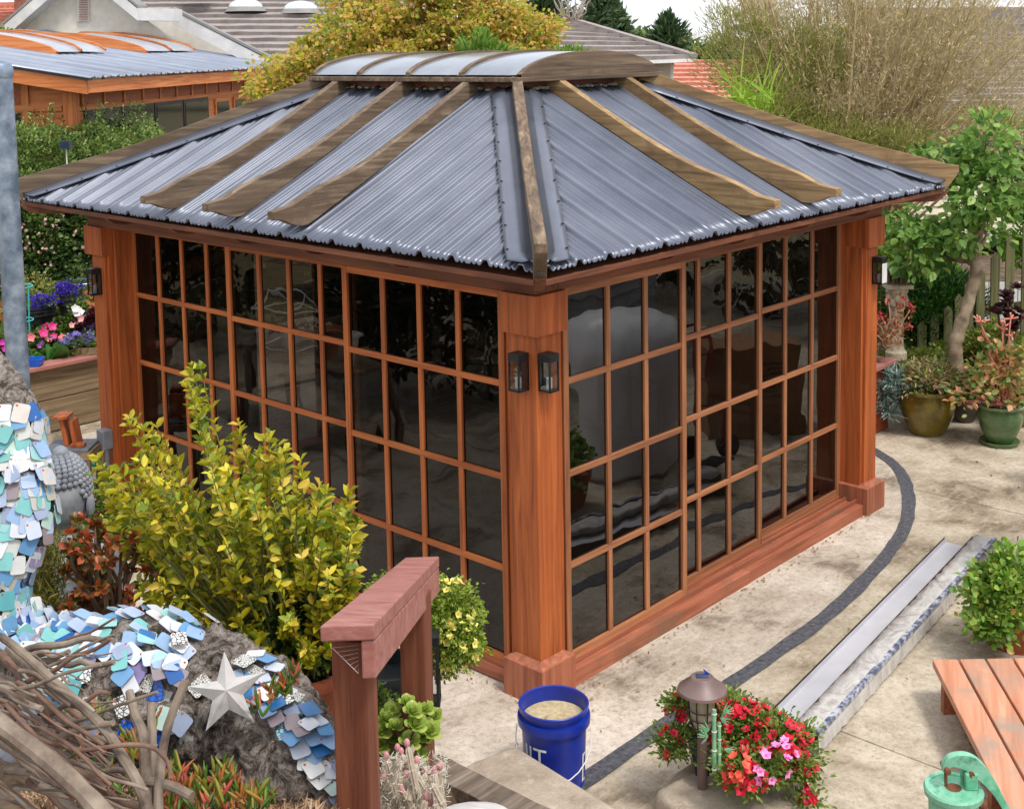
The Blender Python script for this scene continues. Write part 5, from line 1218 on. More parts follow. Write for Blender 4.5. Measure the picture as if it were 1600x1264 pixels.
for k in range(8): an = math.pi * k / 4 + .2; m.tube([(lx + r_ * math.cos(an), ly + r_ * math.sin(an), zt_ - .22 + z) for r_, z in ((.04, -.01), (.058, .06), (.065, .165))], .0028, 5)
for z, r_ in ((.05, .056), (.09, .061), (.012, .046)): m.tube([(lx + r_ * math.cos(q), ly + r_ * math.sin(q), zt_ - .22 + z) for q in [2 * math.pi * i / 24 for i in range(25)]], .003, 5)
m.obj('cage', black, t, smooth=True)
MB().tube([(lx, ly, .06), (lx, ly, zt_ - .22)], .022, 14).obj('stake', brn, t, smooth=True)
o = MB().add([(lx + .012, ly - .01, zt_ + .013), (lx + .03, ly - .02, zt_ + .016), (lx + .005, ly, zt_ + .045)], [(0, 1, 2)]).obj('blue_tag', blue, t)
# bamboo ornament
bg_ = plain('jade_green_paint', [S(90, 150, 110), S(130, 180, 136), S(60, 130, 100)], 9, .4, 0, .05); t = thing('bamboo_ornament', 'jade green painted bamboo ornament beside the lantern in the planter', 'ornament', at(1118, 1205, d=5.3))
for (xb, yt, yb, r_) in ((1116, 1108, 1206, .009), (1124, 1128, 1204, .007)):
    p1 = at(xb, yt, d=5.3); p0 = at(xb, yb, d=5.3); m = MB(); m.tube([p0, p1], r_, 12); m.obj('cane', bg_, t, smooth=True)
    m = MB()
    for u in (.05, .35, .65, .93): q = p0.lerp(p1, u); m.tube([q - (p1 - p0).normalized() * .002, q + (p1 - p0).normalized() * .002], r_ * 1.25, 12)
    m.obj('node_ring', white, t, kind='stuff')
V_ = MB()
for (x_, y_, sx_) in ((1124, 1122, 1), (1110, 1140, -1), (1130, 1170, 1), (1108, 1150, -1), (1128, 1112, 1)):
    for k in range(7):
        p0 = at(x_ + sx_ * 2, y_, d=5.29); an = rr.uniform(-1.2, 1.2); d_ = rv * sx_ * math.cos(an) + up * math.sin(an); V_.tube([p0, p0 + d_ * .022, p0 + d_ * .045 + up * .004], [.0028, .003, .0006], 5)
V_.obj('leaf_sprays', bg_, t, kind='stuff')

# ------------------------------------------------------------------ green pitcher pump on an oak keg
gp = plain('worn_green_paint', [S(40, 120, 84), S(96, 172, 136), S(136, 196, 166), S(58, 140, 104)], 9, .45, .1, .2, .003, pos=[.3, .45, .58, .7]); rust = plain('rust', [S(80, 44, 28), S(130, 78, 50)], 16, .8)
pu = at(1490, 1232, d=4.3); t = thing('hand_pump', 'worn green cast iron hand water pump at the bottom right corner', 'hand pump', (pu.x, pu.y, .55))
zt_ = pu.z
MB().lathe((pu.x, pu.y, zt_), [(.001, -.42), (.07, -.42), (.07, -.39), (.048, -.37), (.05, -.30), (.075, -.20), (.082, -.03), (.096, -.018), (.098, .0), (.093, .008), (.08, .006), (.078, .002), (.03, .004), (.001, .004)], 40).obj('body', gp, t, smooth=True)
MB().tube([Vector((pu.x, pu.y, zt_ - .14)) - rv * .06, Vector((pu.x, pu.y, zt_ - .15)) - rv * .15, Vector((pu.x, pu.y, zt_ - .20)) - rv * .19], [.03, .028, .032], 14).obj('spout', gp, t, smooth=True)
P0 = Vector((pu.x, pu.y, zt_))
# bracket, handle lever, rod
obx(MB(), P0 + rv * .055 + fv * -.01, .022, .010, zt_ + .002, zt_ + .062).obj('bracket', gp, t, bevel=.006); obx(MB(), P0 + rv * .055 + fv * .03, .022, .010, zt_ + .002, zt_ + .062).obj('bracket', gp, t, bevel=.006)
pv = P0 + rv * .055 + fv * .01 + up * .058
hl = [P0 - rv * .025 + fv * .01 + up * .060, P0 - rv * .024 + fv * .01 + up * .082, P0 - rv * .0 + fv * .01 + up * .098, P0 + rv * .045 + fv * .01 + up * .092, P0 + rv * .085 + fv * .0 + up * .066, P0 + rv * .12 - fv * .015 + up * .025, P0 + rv * .15 - fv * .03 - up * .025, P0 + rv * .20 - fv * .06 - up * .12, P0 + rv * .25 - fv * .09 - up * .22]
hs = smooth_line([tuple(p) for p in hl], 6); m = MB(); V = []
for i, p in enumerate(hs):
    u = i / (len(hs) - 1); d_ = (hs[min(i + 1, len(hs) - 1)] - hs[max(i - 1, 0)]).normalized(); s_ = fv; n_ = s_.cross(d_).normalized(); w_ = .011 + .004 * math.sin(u * 3.14); h2 = .010 + .017 * math.exp(-((u - .42) / .22) ** 2)
    for a_, b_ in ((-1, -1), (1, -1), (1, 1), (-1, 1)): V.append(p + s_ * (w_ * a_) + n_ * (h2 * b_ * (1 if b_ > 0 else 1)))
k = len(hs); m.add(V, [(4 * i + j, 4 * i + 4 + j, 4 * i + 4 + (j + 1) % 4, 4 * i + (j + 1) % 4) for i in range(k - 1) for j in range(4)] + [(0, 1, 2, 3), tuple(4 * (k - 1) + j for j in (3, 2, 1, 0))])
m.obj('lever', gp, t, fixn=True, bevel=.004)
for c_ in (pv, hl[0] + up * .01): MB().tube([c_ - fv * .03, c_ + fv * .03], .010, 10).obj('pivot_bolt', rust, t, smooth=True)
MB().tube([hl[0], P0 - rv * .022 + fv * .01], .006, 8).obj('piston_rod', rust, t, smooth=True); MB().ball(P0 + rv * .09 - fv * .02 - up * .045, .018, 8, 6).obj('set_screw', rust, t)
MB().lathe((pu.x, pu.y, zt_), [(.001, .0052), (.026, .0055), (.026, .0045)], 16).obj('rod_hole', rust, t)
t = thing('oak_keg', 'old wooden keg that carries the green hand pump', 'keg', (pu.x, pu.y, 0)); zk = zt_ - .421
MB().lathe((pu.x, pu.y, 0), [(.001, 0), (.16, 0), (.185, zk * .5), (.16, zk), (.15, zk), (.15, zk - .012), (.001, zk - .012)], 30).obj('staves', bedw, t, smooth=True)
for z in (.08, zk - .1): MB().lathe((pu.x, pu.y, z), [(.172, 0), (.176, 0), (.176, .03), (.172, .03)], 30).obj('hoop', black, t, smooth=True)
MB().lathe((pu.x, pu.y, zk - .012), [(.001, .0), (.075, .0), (.075, .012), (.001, .012)], 24).obj('base_ring', black, t)

# ------------------------------------------------------------------ right edge: jade in a terracotta pot
jp = at(1588, 985, z=.08); jp.z = 0
t = thing('jade_pot', 'terracotta pot of green jade spilling over at the right edge behind the deck', 'potted plant', jp)
terracotta_pot('pot', jp, .2, .3, terra, t)
jm = leafmat('jade_leaf', gcol((84, 124, 42), (124, 164, 62), (164, 192, 92), (200, 144, 70)), .35, .2, [0, .45, .9, 1])
el = [(at(1585, 905, d=7.0), (.2, .2, .16)), (at(1560, 935, d=6.95), (.17, .17, .15)), (at(1552, 975, d=6.9), (.11, .11, .10))]
mound('', None, None, el, jm, 120, 30, .06, .036, .42, 51, parent=t, fold=.04)

# ------------------------------------------------------------------ right side garden: pots, planter, column, tree, fence
def glazed(name, label, px_, py_, wpx, hpx, mt, group=None, saucer=False):
    b_ = at(px_, py_, z=0.0); dep = (b_ - C).dot(F_); r_ = wpx / 2 / F * dep; h_ = hpx / F * dep * 1.02; b_ = b_ + fv * r_ * .6
    t_ = thing(name, label, 'pot', b_, group)
    z0 = .03 if saucer else 0
    MB().lathe(b_ + up * z0, [(.001, 0), (r_ * .55, 0), (r_ * .62, h_ * .06), (r_ * .88, h_ * .42), (r_ * .96, h_ * .68), (r_ * .90, h_ * .9), (r_ * 1.0, h_ * .93), (r_ * 1.02, h_ * .98), (r_ * .94, h_), (r_ * .88, h_ * .93), (r_ * .85, h_ * .86), (.001, h_ * .86)], 44).obj('pot', mt, t_, smooth=True)
    MB().disc(b_ + up * (z0 + h_ * .87), r_ * .86).obj('soil_fill', soil, t_)
    if saucer: MB().lathe(b_, [(.001, 0), (r_ * .78, 0), (r_ * .86, .035), (r_ * .8, .038), (r_ * .6, .02), (.001, .02)], 36).obj('saucer', mt, t_, smooth=True)
    return t_, b_, r_, h_ + z0, dep
olive = plain('olive_glaze', [S(70, 60, 16), S(112, 98, 26), S(140, 116, 36)], 4, .22, 0, .03, coat=.5); jadeg = plain('green_glaze', [S(48, 74, 42), S(78, 108, 66), S(104, 130, 88)], 5, .25, 0, .03, coat=.5)
mixsuc = leafmat('mixed_succulent', gcol((120, 146, 84), (150, 168, 104), (176, 164, 110), (224, 170, 140), (120, 150, 110), (170, 170, 70)), .45, .25)
bluesuc = leafmat('blue_chalk_succulent', gcol((120, 150, 144), (150, 176, 170), (176, 196, 190)), .5, .15)
peach = leafmat('peach_succulent', gcol((84, 128, 64), (130, 158, 80), (170, 172, 96), (222, 168, 104), (226, 160, 130), (140, 160, 90)), .4, .3)
t, b_, r_, h_, dep = glazed('olive_pot', 'large olive glazed pot filled with mixed succulents beside the pavilion corner', 1457, 684, 92, 72, olive)
tp_ = b_ + up * h_
mound('', None, None, [(tp_ + up * .08, (.25, .22, .12)), (tp_ + up * .10 + rv * .15, (.14, .14, .12))], mixsuc, 90, 34, .07, .05, .16, 61, parent=t)
el = [(tp_ - rv * .28 + up * .05, (.08, .08, .08)), (tp_ - rv * .36 - up * .06, (.06, .06, .10)), (tp_ - rv * .34 - up * .2, (.05, .05, .06))]
P_, D_ = crown_pts(el, 40, 22, .05, 62, .3); leaves('trailing_foliage', P_, D_, .07, .10, bluesuc, t, .05, kind='stuff')
t, b_, r_, h_, dep = glazed('green_pot', 'round green glazed pot on a saucer with peach and green succulents', 1570, 700, 72, 58, jadeg, saucer=True)
tp_ = b_ + up * h_
el = [(tp_ + up * .12 - rv * .05, (.26, .2, .12)), (tp_ + up * .3, (.22, .2, .14)), (tp_ + up * .42 + rv * .08, (.16, .16, .12)), (tp_ - rv * .28 + up * .04, (.09, .09, .10))]
mound('', None, None, el, peach, 56, 13, .09, .06, .36, 63, parent=t, stem=(7, .008, plain('pink_stem', [S(176, 110, 92), S(206, 140, 120)], 8, .6)), base=tp_, fold=.05)
m = MB()
for k in range(7):
    p1 = tp_ + rv * rr.uniform(-.22, .1) + up * rr.uniform(.45, .75); pts = branch(m, tp_ + up * .2, p1, .009, .006, 6, .05, 5, 90 + k)
    for j in range(6): m.tube([p1, p1 + Vector((rr.uniform(-.06, .06), rr.uniform(-.06, .06), rr.uniform(.0, .05)))], [.006, .008], 5)
m.obj('flower_stalk', plain('coral_stalk', [S(206, 120, 104), S(224, 150, 130)], 8, .6), t, smooth=True, kind='stuff')
t, b_, r_, h_, dep = glazed('small_dark_pot', 'small dark pot tucked between the olive pot and the green pot', 1512, 662, 46, 40, plain('dark_glaze', [S(60, 56, 48), S(96, 90, 78)], 5, .5))
mound('', None, None, [(b_ + up * (h_ + .1), (.14, .14, .14))], GREEN, 40, 30, .06, .04, .3, 65, parent=t)
t, b_, r_, h_, dep = glazed('amber_pot', 'amber glazed pot with a grey glass ball, behind the green pot at the right edge', 1598, 668, 78, 50, plain('amber_glaze', [S(140, 104, 24), S(176, 140, 44)], 4, .25))
mound('', None, None, [(b_ + up * (h_ + .14), (.24, .2, .16))], peach, 50, 16, .08, .06, .34, 66, parent=t)
gb = at(1588, 600, d=dep - .25); o = MB().ball(gb, .085, 28, 18).obj('glass_ball', plain('smoky_ball', [S(130, 130, 124), S(170, 168, 160)], 3, .08, .3, 0), smooth=True); tag(o, 'smoky grey glass ball resting in the amber pot', 'glass ball')
# cedar raised planter behind the pavilion corner
rb = at(1400, 640, z=0); t = thing('cedar_planter', 'redwood raised planter box just behind the far right pavilion post', 'planter', (rb.x - .4, rb.y + .3, 0))
p1 = at(1403, 563, z=.60); bx_, by_ = p1.x - .06, p1.y + .05
rp_ = wood('bright_cedar', [S(132, 58, 30), S(172, 84, 48), S(190, 104, 64)], 'x', .6)
for k in range(3): MB().box(bx_ - .9, bx_, by_, by_ + .03, .005 + k * .19, .19 + k * .19).obj('board', rp_, t, bevel=.003); MB().box(bx_ - .03, bx_, by_ + .031, by_ + .8, .005 + k * .19, .19 + k * .19).obj('board', rp_, t, bevel=.003)
MB().box(bx_ - .95, bx_ + .05, by_ - .06, by_ + .10, .58, .615).obj('cap', redwood['x'], t, bevel=.004); MB().box(bx_ - .10, bx_ + .051, by_ + .102, by_ + .85, .58, .615).obj('cap', redwood['y'], t, bevel=.004)
MB().box(bx_ - .9, bx_ - .031, by_ + .031, by_ + .8, .45, .5).obj('soil_fill', soil, t)
mound('blue_succulent', 'pale blue-green succulent growing in the redwood planter', 'succulent', [(Vector((bx_ - .16, by_ + .2, .68)), (.12, .12, .12))], bluesuc, 24, 26, .06, .07, .12, 68)
# bedding plants behind the pots
mound('green_bedding', 'low mixed green bedding plants behind the olive pot', 'plants', [(at(1440, 575, d=11.6), (.35, .3, .14)), (at(1400, 570, d=11.4), (.2, .2, .1)), (at(1490, 560, d=11.8), (.35, .3, .12)), (at(1560, 540, d=11.6), (.4, .3, .16))], leafmat('bed_leaf', gcol((90, 120, 44), (130, 150, 60), (160, 150, 60)), .5, .3), 170, 34, .08, .045, .35, 70)
# stone column with small elephants
stn = plain('carved_stone', [S(150, 136, 112), S(190, 176, 150), S(206, 194, 170)], 9, .85, 0, .8, .01)
cb = at(1400, 560, d=11.3); dcol = 11.3; r_ = .062
t = thing('stone_column', 'carved pale stone pedestal column with a leafy capital in the shrubs', 'column', cb); zc1 = at(1400, 447, d=dcol).z; zc0 = cb.z
m = MB(); n_ = 32; Vv = []; hh = zc1 - zc0
for z, rr3 in ((0, 1.5), (.06, 1.5), (.08, 1.2), (.12, 1.0), (hh * .72, .95), (hh * .75, 1.1), (hh * .86, 1.15), (hh * .93, 1.35), (hh * .94, 1.55), (hh, 1.55)):
    for j in range(n_): an = 2 * math.pi * j / n_; f_ = 1 + (.05 * (1 if j % 4 < 2 else -1) if .13 < z < hh * .95 or z == .12 else 0); Vv.append(cb + Vector((r_ * rr3 * f_ * math.cos(an), r_ * rr3 * f_ * math.sin(an), z)))
m.add(Vv, [(i * n_ + j, i * n_ + (j + 1) % n_, (i + 1) * n_ + (j + 1) % n_, (i + 1) * n_ + j) for i in range(9) for j in range(n_)] + [tuple(9 * n_ + j for j in range(n_))]); m.obj('shaft', stn, t)
m = MB()
for k in range(12): an = 2 * math.pi * k / 12; m.ball(cb + Vector((r_ * 1.25 * math.cos(an), r_ * 1.25 * math.sin(an), hh * (.8 + .06 * (k % 2)))), .028, 8, 6, (1, 1, 1.5))
m.obj('capital_carving', stn, t, smooth=True, kind='stuff'); obx(MB(), cb, .115, .115, zc1 + .001, zc1 + .035).obj('abacus', stn, t, bevel=.004)
eb = plain('brown_carving', [S(84, 68, 52), S(128, 106, 82)], 12, .8, 0, .4); t = thing('elephant_carving', 'brown carved elephant group standing on the stone column', 'ornament', cb + up * (hh + .036)); zb_ = zc1 + .036
for k, off_ in enumerate((-.07, .0, .07)):
    m = MB(); c_ = cb + rv * off_; c_.z = 0; ell(m, Vector((c_.x, c_.y, zb_ + .115)), .036, .08, .045, 12, 8); ell(m, Vector((c_.x, c_.y, zb_ + .13)) - fv * .08, .03, .035, .036, 10, 8)
    m.tube([Vector((c_.x, c_.y, zb_ + .125)) - fv * .105, Vector((c_.x, c_.y, zb_ + .07)) - fv * .125, Vector((c_.x, c_.y, zb_ + .01)) - fv * .115], [.014, .010, .007], 7)
    for a_ in (-1, 1):
        ell(m, Vector((c_.x, c_.y, zb_ + .13)) - fv * .065 + rv * (.03 * a_), .008, .022, .028, 8, 6)
        for b_ in (-1, 1): m.tube([Vector((c_.x, c_.y, zb_)) + rv * (.02 * a_) + fv * (.05 * b_), Vector((c_.x, c_.y, zb_ + .1)) + rv * (.02 * a_) + fv * (.045 * b_)], [.014, .016], 8)
    m.obj('elephant', eb, t, smooth=True)
# red-flowered kalanchoe
k0 = at(1385, 545, d=10.9); t = thing('red_flower_succulent', 'leggy plant with coral red flower clusters in front of the stone column', 'plant', k0)
rd2 = leafmat('red_cluster', gcol((170, 30, 40), (200, 60, 60)), .5, .2); brl = leafmat('rusty_leaf', gcol((150, 110, 70), (190, 140, 100), (170, 90, 70), (130, 120, 60)), .5, .3)
m = MB(); P = []; D = []; P2 = []; D2 = []
for k, (x_, y_) in enumerate([(1388, 470), (1412, 466), (1372, 492), (1422, 485), (1380, 500), (1405, 480), (1366, 515), (1425, 478), (1398, 505), (1418, 510)]):
    p1 = at(x_, y_, d=10.9); branch(m, k0, p1, .008, .004, 5, .07, 5, 300 + k)
    for j in range(16): P.append(tuple(p1 + Vector((rr.gauss(0, .018), rr.gauss(0, .018), rr.gauss(0, .018))))); D.append((rr.gauss(0, 1), rr.gauss(0, 1), rr.gauss(0, 1)))
    for j in range(14): u = rr.uniform(.2, .95); q = k0.lerp(p1, u) + Vector((rr.gauss(0, .04), rr.gauss(0, .04), rr.gauss(0, .03))); P2.append(tuple(q)); D2.append((rr.gauss(0, 1), rr.gauss(0, 1), rr.gauss(.2, 1)))
m.obj('stem', plain('tan_stem', [S(160, 130, 96), S(190, 160, 124)], 8, .7), t); leaves('flower_clusters', P, D, .022, .5, rd2, t, kind='stuff'); leaves('foliage', P2, D2, .04, .35, brl, t, kind='stuff')
# dark conifer shrub
con = leafmat('conifer_needle', gcol((20, 48, 12), (40, 84, 22), (76, 124, 36)), .6, .2)
t = thing('conifer_shrub', 'dense dark green feathery conifer shrub behind the stone column', 'shrub', at(1450, 540, d=12.0))
P_, D_ = crown_pts([(at(1450, 480, d=12.3), (.48, .4, .42)), (at(1490, 500, d=12.3), (.25, .3, .35)), (at(1420, 470, d=12.6), (.3, .3, .3))], 420, 60, .10, 71, .6); blades('foliage', P_, D_, .07, .010, con, t, 'stuff')
mound('light_green_shrub', 'light yellow-green leafy shrub above the dark conifer', 'shrub', [(at(1400, 430, d=13), (.3, .3, .2)), (at(1440, 425, d=13), (.35, .3, .18)), (at(1380, 395, d=13), (.2, .3, .25))], leafmat('lime_leaf', gcol((96, 140, 36), (140, 176, 56), (176, 196, 84)), .5, .4), 120, 36, .09, .06, .35, 72)
mound('hedge_bush', 'green bush against the cream wall behind the picket fence', 'shrub', [(at(1600, 330, d=14.5), (.22, .3, .75))], leafmat('privet_leaf', gcol((90, 140, 30), (130, 170, 44)), .5, .4), 60, 50, .12, .05, .4, 172)
# apple tree with a leaning gnarled trunk
tb = at(1500, 575, d=10.9); t = thing('apple_tree', 'small leafy fruit tree with a gnarled leaning trunk behind the pots', 'tree', tb)
trk = plain('apple_bark', [S(88, 74, 58), S(136, 120, 98), S(160, 144, 120)], 9, .9, 0, .8, .012)
tp2 = [at(1497, 580, d=10.9), at(1492, 545, d=10.9), at(1497, 520, d=10.9), at(1510, 480, d=10.95), at(1522, 440, d=11.0), at(1524, 412, d=11.0), at(1505, 404, d=11.1), at(1480, 400, d=11.2), at(1462, 380, d=11.3)]
m = MB(); ss = smooth_line([tuple(p) for p in tp2], 5); nn3 = len(ss); m.tube(ss, [.065 - .03 * i / nn3 + .006 * math.sin(i * 1.7) for i in range(nn3)], 12)
els = [(at(1540, 230, d=10.9), (.26, .28, .28)), (at(1540, 310, d=10.9), (.30, .3, .26)), (at(1500, 370, d=11.0), (.30, .3, .18)), (at(1430, 385, d=11.1), (.36, .3, .2)), (at(1410, 350, d=11.3), (.2, .3, .16)), (at(1510, 255, d=11.0), (.15, .2, .2)), (at(1460, 240, d=11.6), (.16, .2, .06)), (at(1570, 280, d=10.9), (.12, .2, .2))]
for (c_, rad) in els:
    branch(m, ss[-1] if c_.z < 1.9 else ss[int(nn3 * .62)], c_, .022, .008, 7, .08, 6, c_.x)
    for k in range(9): branch(m, c_, Vector(c_) + Vector((rr.uniform(-1, 1) * rad[0], rr.uniform(-1, 1) * rad[1], rr.uniform(-1, 1) * rad[2])), .006, .002, 5, .08, 4, k + c_.y)
m.obj('trunk', trk, t, smooth=True)
P_, D_ = crown_pts(els, 150, 13, .11, 73, 0); leaves('crown', P_, D_, .085, .34, leafmat('apple_leaf', gcol((72, 112, 52), (108, 150, 68), (144, 182, 90), (180, 208, 116)), .42, .5), t, .12, kind='stuff', droop=.25)
# mossy picket fence
mossw = wood('mossy_picket', [S(66, 64, 40), S(104, 104, 66), S(134, 132, 92)], 'z', .85, bstr=.6)
t = thing('picket_fence', 'green mossy wooden picket fence with stepped pickets behind the pots', 'fence', at(1540, 560, d=11.9))
pk = [(1440, 500), (1460, 490), (1480, 476), (1498, 458), (1512, 436), (1531, 418), (1552, 392), (1576, 366), (1600, 342), (1624, 330)]
for k, (x_, y_) in enumerate(pk):
    d_ = 11.9; c_ = at(x_, 560, d=d_); zt2 = at(x_, y_, d=d_).z; m = MB(); hw = .040; sd_off = fv * (.02 if k % 2 else 0)
    V = [Vector((c_.x, c_.y, z)) + rv * a_ + fv * b_ + sd_off for b_ in (-.012, .012) for a_, z in ((-hw, .1), (hw, .1), (hw, zt2 - .05), (0, zt2), (-hw, zt2 - .05))]
    m.add(V, [(0, 1, 2, 3, 4), (9, 8, 7, 6, 5)] + [(i, i + 5, (i + 1) % 5 + 5, (i + 1) % 5) for i in range(5)]); m.obj('picket', mossw, t, fixn=True)
for z_ in (.55,): MB().beam(at(1440, 500, d=11.98), at(1640, 470, d=11.98), .03, .07).obj('fence_rail', mossw, t); MB().beam(at(1440, 560, d=11.98), at(1640, 550, d=11.98), .03, .07).obj('fence_rail', mossw, t)
t = thing('white_fence', 'white ribbed vinyl fence seen between the mossy pickets', 'fence', at(1520, 560, d=12.8))
for k in range(16):
    a_ = at(1400 + 15 * k, 560, d=12.9); MB().beam(Vector((a_.x, a_.y, .2)), Vector((a_.x, a_.y, at(1500, 440, d=12.9).z)), .085, .02, up=tuple(fv)).obj('board', white, t)
# wire trellis behind column
t = thing('wire_trellis', 'thin green wire trellis grid beside the far right pavilion post', 'trellis', at(1372, 560, d=11.2)); m = MB()
for x_ in (1366, 1376, 1386): m.tube([at(x_, 560, d=11.4), at(x_, 420, d=11.4)], .003, 4)
for y_ in range(425, 560, 14): m.tube([at(1360, y_, d=11.4), at(1392, y_, d=11.4)], .003, 4)
m.obj('grid', stem_g, t)
# dark aeonium
t = thing('dark_aeonium', 'purple-black rosette succulent on a tall stem in front of the pickets', 'succulent', at(1575, 560, d=11.2)); m = MB(); dk = leafmat('black_aeonium', gcol((40, 18, 26), (70, 30, 40), (90, 50, 56)), .4, .1)
for k, (x_, y_) in enumerate([(1572, 460), (1560, 492), (1585, 508), (1595, 500), (1575, 485)]):
    c_ = at(x_, y_, d=11.2); mm_ = MB()
    for q in range(3): rosette(mm_, c_ + Vector((rr.gauss(0, .04), rr.gauss(0, .04), rr.gauss(0, .04))), .09, 20, upv=(up + Vector((rr.gauss(0, .5), rr.gauss(0, .5), 0))).normalized())
    mm_.obj('rosette', dk, t); branch(m, at(1575, 560, d=11.2), c_, .014, .010, 6, .05, 4, k)
m.obj('stem', stem_b, t)

# big straw-coloured broom shrub -------------------------------------------
t = thing('broom_tree', 'huge wispy straw and olive fine-twigged tree filling the upper right', 'tree', at(1330, 420, d=13.2))
br = plain('broom_twig', [S(120, 98, 66), S(160, 138, 98), S(186, 166, 128)], 5, .8, 0, 0); wis = leafmat('broom_leaf', gcol((150, 138, 84), (176, 160, 108), (198, 178, 134), (214, 192, 154), (150, 152, 84), (206, 182, 144)), .7, .3, clump=1.1)
m = MB(); rr = random.Random(77); b0 = at(1300, 420, d=13.2); P = []; D = []
def rib(a_, d0, L_, droop_, w_, Vl, Fl):
    pass
TV = []; TF = []
def hair(a_, b_, c_, w_):
    # quadratic thin ribbon of 4 segments
    base_ = len(TV); s_ = Vector((rr.uniform(-1, 1), rr.uniform(-1, 1), rr.uniform(-1, 1))).normalized() * w_
    for i in range(5): u = i / 4; q = a_ * (1 - u) ** 2 + b_ * 2 * u * (1 - u) + c_ * u * u; k_ = (1 - .8 * u); TV.append(tuple(q - s_ * k_)); TV.append(tuple(q + s_ * k_))
    for i in range(4): TF.append((base_ + 2 * i, base_ + 2 * i + 1, base_ + 2 * i + 3, base_ + 2 * i + 2))
tips = []
for k in range(150):
    ang = rr.uniform(0, 1); x_ = rr.uniform(1105, 1640); ylo = -160; yhi = 250 if x_ > 1200 else 190
    y_ = rr.uniform(ylo, yhi); d_ = rr.uniform(12.2, 14.4); tp = at(x_, y_, d=d_)
    a_ = b0 + Vector((rr.uniform(-.5, .5), rr.uniform(-.3, .3), 0)); mid = a_.lerp(tp, .5) + up * .25
    cv = [a_ * (1 - u) ** 2 + mid * 2 * u * (1 - u) + tp * u * u for u in [i / 7 for i in range(8)]]; m.tube(cv, [.022 - .018 * i / 7 for i in range(8)], 5)
    tips.append((cv, tp))
m.obj('branches', br, t, smooth=True)
for k in range(7000):
    cv, tp = rr.choice(tips); u = rr.uniform(.35, 1); i = min(6, int(u * 7)); q = cv[i].lerp(cv[i + 1], u * 7 - i) + Vector((rr.gauss(0, .10), rr.gauss(0, .12), rr.gauss(0, .10)))
    dr = (cv[-1] - cv[3]).normalized() + Vector((rr.gauss(0, .45), rr.gauss(0, .45), rr.gauss(.15, .35))); L_ = rr.uniform(.10, .30); c_ = q + dr.normalized() * L_; b_ = q.lerp(c_, .5) + up * rr.uniform(-.02, .06); hair(q, b_, c_, rr.uniform(.0015, .003))
    for j in range(5): uu = rr.uniform(.2, 1); P.append(tuple(q.lerp(c_, uu) + Vector((rr.gauss(0, .012),) * 3))); D.append(tuple(dr + Vector((rr.gauss(0, .6), rr.gauss(0, .6), rr.gauss(0, .6)))))
npmesh('twigs', TV, TF, wis, t, kind='stuff'); blades('foliage', P, D, .045, .009, wis, t, 'stuff')
ebr = [(at(1180, 60, d=13), (.35, .5, .5)), (at(1230, 150, d=13), (.5, .5, .4)), (at(1300, 40, d=13.3), (.6, .6, .6)), (at(1330, 180, d=13), (.6, .5, .35)), (at(1420, 100, d=13.4), (.7, .6, .6)), (at(1500, 60, d=13.6), (.6, .6, .6)), (at(1450, 200, d=13.2), (.5, .5, .2)), (at(1560, 130, d=13.8), (.35, .5, .45)), (at(1400, 0, d=13.6), (.8, .6, .4))]
P_, D_ = crown_pts(ebr, 800, 60, .15, 79, .5); D_[:, 2] += .4
blades('fine_sprays', P_, D_, .06, .006, leafmat('broom_tan', gcol((160, 146, 108), (192, 176, 138), (216, 200, 168), (172, 166, 112)), .7, .35), t, 'stuff')
egr = [(at(1150, 80, d=12.8), (.3, .4, .45)), (at(1210, 170, d=12.7), (.45, .4, .35)), (at(1300, 220, d=12.6), (.4, .4, .3)), (at(1400, 230, d=12.7), (.4, .4, .2)), (at(1260, 100, d=13), (.5, .5, .5)), (at(1550, 200, d=13.2), (.4, .4, .2))]
P_, D_ = crown_pts(egr, 420, 60, .15, 80, .5); D_[:, 2] += .3
blades('green_sprays', P_, D_, .055, .008, leafmat('broom_olive', gcol((122, 130, 58), (152, 158, 80), (180, 178, 106)), .7, .4), t, 'stuff')
# sword-leaved palm in front
t = thing('sword_palm', 'bright green spiky sword-leaved plant in front of the straw tree', 'palm', at(1200, 260, d=12.6)); sw = leafmat('sword_leaf', gcol((110, 150, 30), (150, 184, 50), (180, 200, 84)), .5, .35)
TV = []; TF = []
for k in range(200):
    a_ = at(rr.uniform(1140, 1210), rr.uniform(150, 260), d=rr.uniform(11.2, 11.8)); d_ = Vector((0, 0, 1)) * rr.uniform(-.2, 1) + rv * rr.uniform(-1.3, .4) + fv * rr.uniform(-.5, .5); c_ = a_ + d_.normalized() * rr.uniform(.35, .6); hair(a_, a_.lerp(c_, .5) + up * .06, c_, .012)
npmesh('foliage', TV, TF, sw, t, kind='stuff')

# ------------------------------------------------------------------ left: raised planter and flowers
p0 = at(-60, 600, y=6.42); zc_ = at(100, 569, y=6.42).z
t = thing('raised_planter', 'long raised planter of weathered boards with a redwood cap along the left', 'planter', (-.2, 6.5, 0))
zc_ = .615
MB().box(-1.6, 2.3, 6.36, 6.56, zc_ - .015, zc_ + .022).obj('cap_board', redwood['x'], t, bevel=.004)
for k, (z0, z1) in enumerate(((.01, .3), (.308, zc_ - .02))):
    for (xa, xb) in ((-1.6, .33), (.45, 2.3)): MB().box(xa, xb, 6.44, 6.48, z0, z1).obj('board', bedw, t, bevel=.003)
for xa in (.34, 1.9, -1.2): MB().box(xa, xa + .1, 6.40, 6.485, .005, zc_ - .016).obj('post', wood('grey_post_%d' % int(xa * 10 + 20), [S(112, 100, 84), S(150, 138, 120), S(170, 158, 140)], 'z', .85), t, bevel=.004)
MB().box(-1.6, 2.3, 6.561, 8.6, .3, zc_ - .06).obj('soil_fill', soil, t)
